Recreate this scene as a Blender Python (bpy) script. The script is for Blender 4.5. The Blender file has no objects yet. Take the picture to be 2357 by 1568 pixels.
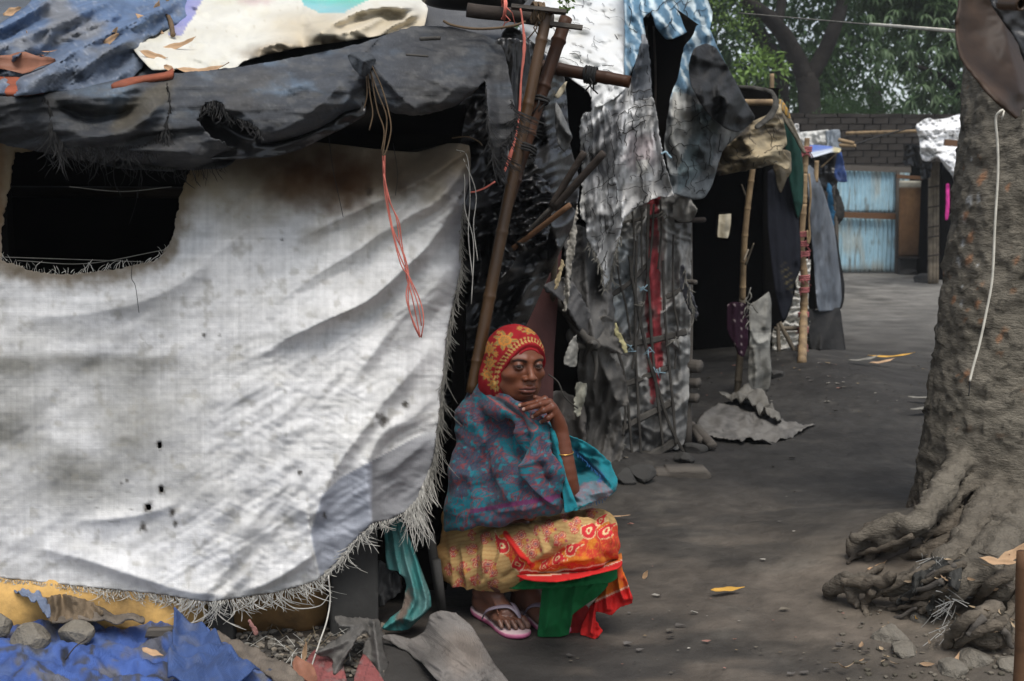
import bpy, math, random
import numpy as np
from mathutils import Vector, Matrix
random.seed(7); RNG = np.random.default_rng(7)
C = bpy.context.scene.collection
# ---------------------------------------------------------------- camera, light, exposure
W, H, F = 2357.0, 1568.0, 2619.0          # measuring frame of the photograph
HORIZON = 468.0
PITCH = math.atan((H/2-HORIZON)/F)
CAMZ = 1.22
sc = bpy.context.scene
cam = bpy.data.cameras.new('camera'); cam.lens = F/W*36.0; cam.sensor_width = 36.0
cam.clip_start = 0.05; cam.clip_end = 400
cam.dof.use_dof = True; cam.dof.focus_distance = 3.25; cam.dof.aperture_fstop = 6.3
camo = bpy.data.objects.new('camera', cam); C.objects.link(camo)
camo.location = (0, 0, CAMZ); camo.rotation_euler = (math.pi/2-PITCH, 0, 0)
sc.camera = camo
world = bpy.data.worlds.new('World'); sc.world = world; world.use_nodes = True
wn = world.node_tree
for n in list(wn.nodes): wn.nodes.remove(n)
sky = wn.nodes.new('ShaderNodeTexSky'); sky.sky_type = 'NISHITA'; sky.sun_disc = False
SUN_EL, SUN_AZ = math.radians(64), math.radians(165)   # direction towards the sun, azimuth from +Y clockwise
sky.sun_elevation = SUN_EL; sky.sun_rotation = SUN_AZ
sky.air_density = 1.0; sky.dust_density = 1.5; sky.ozone_density = 1.0
hs = wn.nodes.new('ShaderNodeHueSaturation'); hs.inputs['Saturation'].default_value = 0.45
bgn = wn.nodes.new('ShaderNodeBackground'); bgn.inputs[1].default_value = 0.09
wo = wn.nodes.new('ShaderNodeOutputWorld')
wn.links.new(sky.outputs[0], hs.inputs['Color']); wn.links.new(hs.outputs[0], bgn.inputs[0]); wn.links.new(bgn.outputs[0], wo.inputs[0])
sun = bpy.data.lights.new('sun', 'SUN'); sun.energy = 1.5; sun.angle = math.radians(35); sun.color = (1.0, 0.965, 0.92)
suno = bpy.data.objects.new('sun', sun); C.objects.link(suno)
sd = Vector((math.sin(SUN_AZ)*math.cos(SUN_EL), math.cos(SUN_AZ)*math.cos(SUN_EL), math.sin(SUN_EL)))
suno.rotation_euler = sd.to_track_quat('Z', 'Y').to_euler(); suno.location = (0, -5, 12)
sc.view_settings.view_transform = 'Standard'; sc.view_settings.look = 'None'
sc.view_settings.exposure = 1.05; sc.view_settings.gamma = 1.0; sc.view_settings.use_curve_mapping = False
sc.render.engine = 'CYCLES'
sc.cycles.max_bounces = 6; sc.cycles.diffuse_bounces = 3; sc.cycles.glossy_bounces = 2
sc.cycles.transparent_max_bounces = 8; sc.cycles.use_denoising = True

# ---------------------------------------------------------------- measuring: photo position + depth -> point
cp, sp = math.cos(PITCH), math.sin(PITCH)
def P(px, py, d):
    px = np.asarray(px, float); py = np.asarray(py, float); d = np.asarray(d, float)
    a = (px-W/2)/F; b = (H/2-py)/F
    dy = cp+b*sp; dz = -sp+b*cp
    t = d/dy
    return np.stack(np.broadcast_arrays(a*t, d, CAMZ+dz*t), -1)
def G(px, py, z=0.0):
    b = (H/2-py)/F
    dy = cp+b*sp; dz = -sp+b*cp
    t = (z-CAMZ)/dz
    return np.array([(px-W/2)/F*t, dy*t, z])
def GD(py, z=0.0):
    b = (H/2-np.asarray(py, float))/F
    return (cp+b*sp)*(z-CAMZ)/(-sp+b*cp)
def PXY(v):
    v = np.asarray(v, float); x, y, z = v[..., 0], v[..., 1], v[..., 2]-CAMZ
    f = y*cp - z*sp; u = y*sp + z*cp
    return W/2+F*x/f, H/2-F*u/f
def at(px, py, d): return Vector(P(px, py, d).tolist())

# ---------------------------------------------------------------- noise
_tab = RNG.random(65536).astype(np.float32)
def _h(ix, iy, iz): return _tab[((ix*73856093) ^ (iy*19349663) ^ (iz*83492791)) & 65535]
def vnoise(x, y, z=0.0, seed=0):
    x, y, z = np.broadcast_arrays(np.asarray(x, float), np.asarray(y, float), np.asarray(z, float))
    ix, iy, iz = np.floor(x).astype(np.int64), np.floor(y).astype(np.int64), np.floor(z).astype(np.int64)
    fx, fy, fz = x-ix, y-iy, z-iz
    fx = fx*fx*(3-2*fx); fy = fy*fy*(3-2*fy); fz = fz*fz*(3-2*fz); iz = iz+seed*131
    def L(a, b, t): return a+(b-a)*t
    c = [[_h(ix+i, iy+j, iz)*1.0 for i in (0, 1)] for j in (0, 1)]
    r0 = L(L(c[0][0], c[0][1], fx), L(c[1][0], c[1][1], fx), fy)
    if not np.any(fz): return r0*2-1
    c = [[_h(ix+i, iy+j, iz+1)*1.0 for i in (0, 1)] for j in (0, 1)]
    r1 = L(L(c[0][0], c[0][1], fx), L(c[1][0], c[1][1], fx), fy)
    return L(r0, r1, fz)*2-1
def fbm(x, y, z=0.0, oct=4, seed=0, gain=0.5):
    s = 0; a = 1.0; t = 0
    for o in range(oct):
        s = s+a*vnoise(np.asarray(x)*2**o+17.3*o, np.asarray(y)*2**o+5.1*o, np.asarray(z)*2**o, seed+o); t += a; a *= gain
    return s/t
def ridged(x, y, z=0.0, oct=3, seed=0):
    s = 0; a = 1.0; t = 0
    for o in range(oct):
        s = s+a*(1-2*np.abs(vnoise(np.asarray(x)*2**o+9.7*o, np.asarray(y)*2**o+3.3*o, np.asarray(z)*2**o, seed+o))); t += a; a *= 0.5
    return s/t
def crease(u, v, seed=0):
    """crumpled-sheet relief: flat facets meeting in sharp creases"""
    r = random.Random(seed*7+3); s = 0
    wu = u+0.5*vnoise(u*.6, v*.6, seed=seed+60); wv = v+0.5*vnoise(u*.6+9, v*.6, seed=seed+61)
    for i in range(6):
        a = r.uniform(0, math.pi); f = r.uniform(.35, 1.1); p = (wu*math.cos(a)+wv*math.sin(a))*f+r.uniform(0, 9)
        t = np.abs((p % 1)*2-1); m = sm(-.05, .45, vnoise(u*.33+i*7.7, v*.33, seed=seed+70+i)); s = s+(t-.5)*m/f**.5
    return s/1.3
def sm(e0, e1, x):
    t = np.clip((np.asarray(x, float)-e0)/(e1-e0), 0, 1); return t*t*(3-2*t)
def blob(px, py, cx, cy, rx, ry=None, ang=0.0, rag=0.35, seed=3, soft=0.5):
    """soft-edged ragged ellipse mask"""
    ry = ry or rx; ca, sa = math.cos(math.radians(ang)), math.sin(math.radians(ang))
    x = (px-cx)*ca+(py-cy)*sa; y = -(px-cx)*sa+(py-cy)*ca
    d = np.sqrt((x/rx)**2+(y/ry)**2)+rag*fbm(px/(0.6*min(rx, ry)+4), py/(0.6*min(rx, ry)+4), seed=seed)
    return 1-sm(1-soft, 1+soft*0.5, d)
def mixc(c, m, col): 
    m = np.asarray(m)[..., None]; return c*(1-m)+np.array(col)*m

# ---------------------------------------------------------------- tags
def tag(o, label=None, cat=None, group=None, kind=None):
    if label: o['label'] = label
    if cat: o['category'] = cat
    if group: o['group'] = group
    if kind: o['kind'] = kind
    return o
def empty(name, label, cat, loc=(0, 0, 0), group=None, kind=None):
    o = bpy.data.objects.new(name, None); C.objects.link(o); o.location = tuple(float(a) for a in loc); o.empty_display_size = 0.1
    bpy.context.view_layer.update() if False else None
    return tag(o, label, cat, group, kind)
def _attach(o, parent):
    if parent is not None:
        o.parent = parent
        off = Vector((0, 0, 0)); p = parent
        m = Matrix.Identity(4)
        chain = []
        while p is not None: chain.append(p); p = p.parent
        for q in reversed(chain): m = m @ (Matrix.Translation(q.location) @ q.rotation_euler.to_matrix().to_4x4())
        o.matrix_parent_inverse = m.inverted()
def mk(name, V, faces, mat=None, parent=None, col=None, smooth=True, attrs=None, colf=None):
    V = np.asarray(V, np.float32).reshape(-1, 3)
    me = bpy.data.meshes.new(name)
    if isinstance(faces, np.ndarray):
        n, k = faces.shape
        me.vertices.add(len(V)); me.vertices.foreach_set('co', V.ravel())
        me.loops.add(n*k); me.loops.foreach_set('vertex_index', faces.astype(np.int32).ravel())
        me.polygons.add(n); me.polygons.foreach_set('loop_start', np.arange(0, n*k, k, dtype=np.int32))
        me.update(calc_edges=True); me.validate()
    else:
        me.from_pydata(V.tolist(), [], [list(map(int, f)) for f in faces]); me.update()
    if smooth: me.polygons.foreach_set('use_smooth', [True]*len(me.polygons))
    if col is not None and len(me.vertices) == len(V):
        a = me.color_attributes.new('Col', 'FLOAT_COLOR', 'POINT')
        c = np.ones((len(V), 4), np.float32); c[:, :3] = np.clip(col, 0, 1); a.data.foreach_set('color', c.ravel())
    if attrs:
        for k_, v_ in attrs.items():
            a = me.attributes.new(k_, 'FLOAT', 'POINT'); a.data.foreach_set('value', np.asarray(v_, np.float32))
    if mat: me.materials.append(mat)
    o = bpy.data.objects.new(name, me); C.objects.link(o); _attach(o, parent)
    return o
class MB:
    """collects small shapes into one mesh"""
    def __init__(s): s.V = []; s.F = []; s.c = []
    def add(s, V, Fc, col=None):
        n = len(s.V); s.V += [tuple(map(float, v)) for v in V]; s.F += [tuple(int(i)+n for i in f) for f in Fc]
        if col is not None: s.c += [tuple(col)]*len(V) if np.ndim(col) == 1 else [tuple(x) for x in col]
    def box(s, c, d, rot=None, jit=0.0, col=None):
        c = Vector(c); hx, hy, hz = d[0]/2, d[1]/2, d[2]/2
        vs = [Vector((x, y, z)) for z in (-hz, hz) for x, y in ((-hx, -hy), (hx, -hy), (hx, hy), (-hx, hy))]
        if jit: vs = [v+Vector([random.uniform(-jit, jit) for _ in range(3)]) for v in vs]
        if rot is not None: vs = [rot @ v for v in vs]
        s.add([v+c for v in vs], [(3, 2, 1, 0), (4, 5, 6, 7), (0, 1, 5, 4), (1, 2, 6, 5), (2, 3, 7, 6), (3, 0, 4, 7)], col)
    def tube(s, pts, rad, n=8, cap=True, col=None, twist=0, rz=None, jag=0):
        V, Fc = tube_data(pts, rad, n, cap, jag); s.add(V, Fc, col)
    def strip(s, pts, w, nrm=None, col=None):
        """thin two-sided ribbon along pts"""
        pts = [Vector(p) for p in pts]; V = []
        for i, p in enumerate(pts):
            t = (pts[min(i+1, len(pts)-1)]-pts[max(i-1, 0)]).normalized()
            b = t.cross(nrm if nrm is not None else Vector((0, 1, 0))).normalized()
            ww = w[i] if hasattr(w, '__len__') else w
            V += [p-b*ww/2, p+b*ww/2]
        s.add(V, [(2*i, 2*i+1, 2*i+3, 2*i+2) for i in range(len(pts)-1)], col)
    def build(s, name, mat=None, parent=None, smooth=False, kind=None):
        o = mk(name, s.V, s.F, mat, parent, smooth=smooth, col=np.array(s.c) if len(s.c) == len(s.V) and s.c else None)
        if kind: o['kind'] = kind
        return o
def catmull(pts, per=6):
    pts = [np.array(p, float) for p in pts]
    if len(pts) < 3: return [pts[0]+(pts[1]-pts[0])*t for t in np.linspace(0, 1, per+1)]
    q = [2*pts[0]-pts[1]]+pts+[2*pts[-1]-pts[-2]]; out = []
    for i in range(1, len(q)-2):
        for k in range(per):
            t = k/per; a, b, c, d = q[i-1], q[i], q[i+1], q[i+2]
            out.append(0.5*((2*b)+(-a+c)*t+(2*a-5*b+4*c-d)*t*t+(-a+3*b-3*c+d)*t**3))
    out.append(pts[-1]); return out
def tube_data(pts, rad, n=8, cap=True, jag=0):
    pts = [Vector([float(a) for a in p]) for p in pts]; m = len(pts)
    rad = list(rad) if hasattr(rad, '__len__') else [rad]*m
    if len(rad) != m: rad = list(np.interp(np.linspace(0, 1, m), np.linspace(0, 1, len(rad)), rad))
    t0 = (pts[1]-pts[0]).normalized()
    ref = Vector((0, 0, 1)) if abs(t0.z) < 0.9 else Vector((1, 0, 0))
    b = t0.cross(ref).normalized(); V = []; Fc = []
    for i in range(m):
        t = (pts[min(i+1, m-1)]-pts[max(i-1, 0)])
        t = t.normalized() if t.length > 1e-9 else t0
        b = (b-t*b.dot(t)); b = b.normalized() if b.length > 1e-6 else t.orthogonal().normalized()
        c = t.cross(b)
        for k in range(n):
            a = 2*math.pi*k/n; r = rad[i]*(1+random.uniform(-jag, jag))
            V.append(pts[i]+b*(r*math.cos(a))+c*(r*math.sin(a)))
    for i in range(m-1):
        for k in range(n):
            k2 = (k+1) % n; Fc.append((i*n+k, i*n+k2, (i+1)*n+k2, (i+1)*n+k))
    if cap: Fc.append(tuple(range(n-1, -1, -1))); Fc.append(tuple((m-1)*n+k for k in range(n)))
    return V, Fc
def tube(name, pts, rad, mat, parent=None, n=8, per=6, cap=True, smooth=True, jag=0):
    if per: 
        rr = rad; pts = catmull(pts, per) if len(pts) > 1 else pts
    V, Fc = tube_data(pts, rad, n, cap, jag); return mk(name, V, Fc, mat, parent, smooth=smooth)
def pole(name, a, b, r0, r1, mat, parent=None, n=12, nodes=0, bend=0.0, hollow=True, wob=0.0, node_amp=0.12):
    """round pole; with nodes it is a bamboo: swollen rings and an open end"""
    a, b = Vector([float(x) for x in a]), Vector([float(x) for x in b]); L = (b-a).length; m = max(12, nodes*8)
    d = (b-a).normalized(); side = d.orthogonal().normalized(); pts = []; rad = []
    ts = sorted(set(list(np.linspace(0, 1, m))+[min(max((k+0.5)/nodes+e, 0), 1) for k in range(nodes) for e in (-0.012, -0.004, 0, 0.004, 0.012)]))
    ph = random.uniform(0, 9)
    for t in ts:
        r = r0+(r1-r0)*t
        if nodes:
            f = abs((t*nodes) % 1-0.5)/nodes*L
            r *= 1+node_amp*math.exp(-(f/(0.35*r0))**2)
        pts.append(a+(b-a)*t+side*(bend*math.sin(math.pi*t)+wob*math.sin(ph+t*7))); rad.append(r)
    V, Fc = tube_data(pts, rad, n, cap=False)
    if hollow:
        k0 = len(V); ri = 0.72
        for end, sgn in ((0, 1), (len(ts)-1, -1)):
            base = end*n; c = pts[end]; k = len(V)
            V += [c+(V[base+i]-c)*ri for i in range(n)]
            V += [c+(V[base+i]-c)*ri+d*sgn*r0*1.6 for i in range(n)]
            for i in range(n):
                j = (i+1) % n; q = (base+i, k+i, k+j, base+j); w = (k+i, k+n+i, k+n+j, k+j)
                Fc += [q if sgn > 0 else q[::-1], w if sgn > 0 else w[::-1]]
            Fc.append(tuple(k+n+i for i in (range(n) if sgn > 0 else range(n-1, -1, -1))))
    else:
        Fc.append(tuple(range(n-1, -1, -1))); Fc.append(tuple((len(ts)-1)*n+k for k in range(n)))
    return mk(name, V, Fc, mat, parent, smooth=True)

# ---------------------------------------------------------------- sheets of cloth and tarpaulin
def tps(pts):
    pts = np.array(pts, float); xy = pts[:, :2]/400.0; n = len(pts)
    if n < 4:
        A = np.c_[np.ones(n), xy]; w = np.linalg.lstsq(A, pts[:, 2], rcond=None)[0]
        return lambda x, y: w[0]+w[1]*x/400.0+w[2]*y/400.0
    def U(r2): return 0.5*r2*np.log(r2+1e-9)
    K = U(((xy[:, None]-xy[None])**2).sum(-1))+np.eye(n)*1e-3; Pm = np.c_[np.ones(n), xy]
    A = np.block([[K, Pm], [Pm.T, np.zeros((3, 3))]]); w = np.linalg.solve(A, np.r_[pts[:, 2], 0, 0, 0])
    def f(x, y):
        x = np.asarray(x)/400.0; y = np.asarray(y)/400.0; s = w[n]+w[n+1]*x+w[n+2]*y
        for i in range(n): s = s+w[i]*U((x-xy[i, 0])**2+(y-xy[i, 1])**2)
        return s
    return f
def inpoly(px, py, poly):
    poly = np.asarray(poly, float); r = np.zeros(px.shape, bool); n = len(poly)
    for i in range(n):
        x0, y0 = poly[i]; x1, y1 = poly[(i+1) % n]
        if y0 == y1: continue
        c = ((y0 > py) != (y1 > py)) & (px < (x1-x0)*(py-y0)/(y1-y0)+x0); r ^= c
    return r
def nearseg(px, py, pts, closed=False):
    """distance to a polyline, signed side (+ = right of travel), parameter 0..1"""
    pts = np.asarray(pts, float); n = len(pts); segs = n if closed else n-1
    L = [np.hypot(*(pts[(i+1) % n]-pts[i])) for i in range(segs)]; tot = sum(L); acc = 0
    best = np.full(px.shape, 1e9); side = np.zeros(px.shape); tt = np.zeros(px.shape); qx = np.zeros(px.shape); qy = np.zeros(px.shape)
    for i in range(segs):
        a = pts[i]; b = pts[(i+1) % n]; d = b-a; l2 = max(d@d, 1e-9)
        t = np.clip(((px-a[0])*d[0]+(py-a[1])*d[1])/l2, 0, 1)
        x = a[0]+t*d[0]; y = a[1]+t*d[1]; dd = np.hypot(px-x, py-y); m = dd < best
        best = np.where(m, dd, best); side = np.where(m, d[0]*(py-a[1])-d[1]*(px-a[0]), side)
        tt = np.where(m, (acc+t*L[i])/tot, tt); qx = np.where(m, x, qx); qy = np.where(m, y, qy); acc += L[i]
    return best, np.sign(side), tt, qx, qy
def foldsum(px, py, folds):
    """folds: (points, amp, width on the left of travel, width on the right, end taper[, start taper])"""
    s = np.zeros(px.shape)
    for f in folds:
        pts = [p[:2] for p in catmull([np.array(q, float) for q in f[0]], 4)] if len(f[0]) > 2 else f[0]
        amp, wl, wr = f[1:4]; te = f[4] if len(f) > 4 else 0.3; ts = f[5] if len(f) > 5 else 0.0
        d, sd_, t, _, _ = nearseg(px, py, pts)
        w = np.where(sd_ < 0, wl, wr); v = amp*(.5*np.exp(-(d/w)**2)+.5*np.exp(-1.5*d/w))
        if te: v = v*sm(0, te, 1-t)
        if ts: v = v*sm(0, ts, t)
        s = s+v
    return s
def sheet(name, poly, depth, mat, parent=None, step=6, folds=(), crumple=(), colfn=None, holes=(), fray=0.0, thick=0.003, smoothpoly=True, zmin=None, post=None):
    """a hanging or lying sheet: outline and depths measured from the photograph, folds and crumples as relief"""
    if smoothpoly is True: smoothpoly = 3
    if smoothpoly:
        pp = [np.array(p, float) for p in poly]; n = len(pp); q = []
        for i in range(n):
            a, b, c, d = pp[i-1], pp[i], pp[(i+1) % n], pp[(i+2) % n]
            for k in range(smoothpoly):
                t = k/smoothpoly; cat_ = 0.5*((2*b)+(-a+c)*t+(2*a-5*b+4*c-d)*t*t+(-a+3*b-3*c+d)*t**3)
                q.append(0.45*cat_+0.55*(b+(c-b)*t))
        poly = np.array(q)
    poly = np.asarray(poly, float)
    if fray:   # ragged outline
        cl = np.vstack([poly, poly[:1]]); q = along(cl, max(2.0, step*.8)); t_ = np.roll(q, -1, 0)-np.roll(q, 1, 0); t_ /= np.hypot(*t_.T)[:, None]+1e-9
        o_ = fray*(1.6*fbm(q[:, 0]/14, q[:, 1]/14, seed=11, oct=3)+.9*vnoise(q[:, 0]/3.1, q[:, 1]/3.1, seed=12)); poly = q+np.stack([-t_[:, 1], t_[:, 0]], 1)*o_[:, None]; fray = 0
    x0, y0 = poly.min(0)-step; x1, y1 = poly.max(0)+step
    xs = np.arange(x0, x1+step, step); ys = np.arange(y0, y1+step, step); X, Y = np.meshgrid(xs, ys)
    cx, cy = X[:-1, :-1]+step/2, Y[:-1, :-1]+step/2
    jx = jy = 0
    if fray: jx = fray*fbm(cx/9, cy/9, seed=11, oct=2); jy = fray*fbm(cx/9, cy/9, seed=12, oct=2)
    keep = inpoly(cx+jx, cy+jy, poly)
    for hp in holes: keep &= ~inpoly(cx+jx, cy+jy, np.asarray(hp, float))
    ci, cj = np.nonzero(keep); nx = len(xs)
    quads = np.stack([ci*nx+cj, (ci+1)*nx+cj, (ci+1)*nx+cj+1, ci*nx+cj+1], 1)
    used = np.unique(quads); remap = np.full(X.size, -1); remap[used] = np.arange(len(used)); quads = remap[quads]
    px, py = X.ravel()[used], Y.ravel()[used]
    if not fray:
        cnt = np.bincount(quads.ravel(), minlength=len(used)); bd = cnt < 4
        for pl in [poly]+[np.asarray(h_, float) for h_ in holes]:
            d, _, _, qx, qy = nearseg(px[bd], py[bd], pl, True)
            m = d < step*1.3; i = np.nonzero(bd)[0][m]; px[i] = qx[m]; py[i] = qy[m]
    df = tps(depth) if not callable(depth) else depth
    def full(px, py):
        px = np.atleast_1d(np.asarray(px, float)); py = np.atleast_1d(np.asarray(py, float)); d = df(px, py)
        if folds: d = d-foldsum(px, py, folds)
        for c in crumple:
            amp, sx, sy = c[:3]; ang = math.radians(c[3]) if len(c) > 3 else 0; kind = c[4] if len(c) > 4 else 'f'; seed = c[5] if len(c) > 5 else 1; mk_ = c[6](px, py) if len(c) > 6 else 1
            u = (px*math.cos(ang)+py*math.sin(ang))/sx; v = (-px*math.sin(ang)+py*math.cos(ang))/sy
            u = u+0.35*vnoise(px/150, py/150, seed=seed+40)*min(1, 150/max(sx, sy))
            d = d-amp*mk_*(fbm(u, v, seed=seed) if kind == 'f' else crease(u, v, seed))
        return d
    d = full(px, py)
    V = P(px, py, d)
    if zmin is not None: V[:, 2] = np.maximum(V[:, 2], zmin)
    if post: V = post(V, px, py)
    col = colfn(px, py, V) if colfn else None
    o = mk(name, V, quads, mat, parent, col=col)
    if thick:
        m = o.modifiers.new('thickness', 'SOLIDIFY'); m.thickness = thick; m.offset = -1
    return o, full
def ragp(poly, amp, seed=0, step=3.0):
    q = along(np.vstack([np.asarray(poly, float), np.asarray(poly[:1], float)]), step); t_ = np.roll(q, -1, 0)-np.roll(q, 1, 0); t_ /= np.hypot(*t_.T)[:, None]+1e-9
    o_ = amp*(1.8*fbm(q[:, 0]/15, q[:, 1]/15, seed=seed, oct=3)+.9*vnoise(q[:, 0]/3.3, q[:, 1]/3.3, seed=seed+1)); return q+np.stack([-t_[:, 1], t_[:, 0]], 1)*o_[:, None]
def along(poly, step):
    """points every `step` along an open polyline"""
    poly = np.asarray(poly, float); seg = np.hypot(*np.diff(poly, axis=0).T); cum = np.r_[0, np.cumsum(seg)]
    s = np.arange(0, cum[-1], step); return np.stack([np.interp(s, cum, poly[:, 0]), np.interp(s, cum, poly[:, 1])], 1)
def fringe(name, line, dfn, mat, parent, dens=2.0, length=22, lvar=0.6, w=0.0016, dirn=(0, 1), spread=0.5, curl=0.35, back=0.0, lenfn=None, colr=None, seed=0):
    """torn threads hanging from a hem: one ribbon per thread"""
    r = random.Random(seed); mb = MB()
    for (x, y) in along(line, dens):
        x += r.uniform(-2, 2); y += r.uniform(-3, 2)
        cl = float(fbm(x/16, y/16, seed=seed+5)); Ln = length*r.uniform(1-lvar, 1+lvar)*(lenfn(x, y) if lenfn else 1)*(1+.7*cl)
        dx, dy = dirn; ax = dx+1.3*spread*float(vnoise(x/11, y/11, seed=seed+9))+.45*r.uniform(-spread, spread); ay = dy; k = r.uniform(-curl, curl); d0 = float(np.ravel(dfn(x, y))[0])-back
        pts = []; cx, cy = x, y; n = 5
        for i in range(n+1):
            pts.append(P(cx, cy, d0-0.004*math.sin(i*1.3+x)-0.002))
            cx += (ax+k*i/2+r.uniform(-.25, .25))*Ln/n; cy += ay*Ln/n*(1-abs(k)*i/n)
        ww = w*r.uniform(0.6, 1.6)
        mb.strip(pts, [ww]*n+[ww*0.4], nrm=Vector((0.3*r.uniform(-1, 1), 1, 0.3*r.uniform(-1, 1))), col=(tuple(c*r.uniform(0.7, 1.1) for c in colr) if colr else None))
    return mb.build(name, mat, parent, smooth=True, kind='stuff')

def net(name, poly, dfn, mat, parent, s1=17, s2=16, a1=80, a2=-12, w=.006, lift=.008, seed=0, gap=.25, warp=7, jit=.35):
    """strings of an old net lying over a sheet"""
    r = random.Random(seed); poly = np.asarray(poly, float); c = poly.mean(0); R = np.hypot(*(poly-c).T).max(); mb = MB()
    for sp_, an in ((s1, a1), (s2, a2)):
        ca, sa = math.cos(math.radians(an)), math.sin(math.radians(an)); n = int(R/sp_)+1
        for i in range(-n, n+1):
            o = i*sp_+r.uniform(-jit, jit)*sp_; t = np.arange(-R, R, 4.0)
            x = c[0]+t*ca-o*sa; y = c[1]+t*sa+o*ca
            wx = warp*fbm(x/26, y/26, seed=seed+1)*2+warp*.3*fbm(x/7, y/7, seed=seed+6); wy = warp*fbm(x/26+9, y/26, seed=seed+2)*2+warp*.3*fbm(x/7+5, y/7, seed=seed+7); x = x+wx; y = y+wy
            ok = inpoly(x, y, poly) & (fbm(x/35, y/35, seed=seed+3+i) > -gap); d = dfn(x, y)-lift; q = P(x, y, d); run = []
            for k in range(len(t)+1):
                if k < len(t) and ok[k]: run.append(q[k])
                else:
                    if len(run) > 2: V_, F_ = tube_data(run, w*r.uniform(.5, 1.2)/2, 4, True); mb.add(V_, F_)
                    run = []
    return mb.build(name, mat, parent, True, 'stuff')
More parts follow.
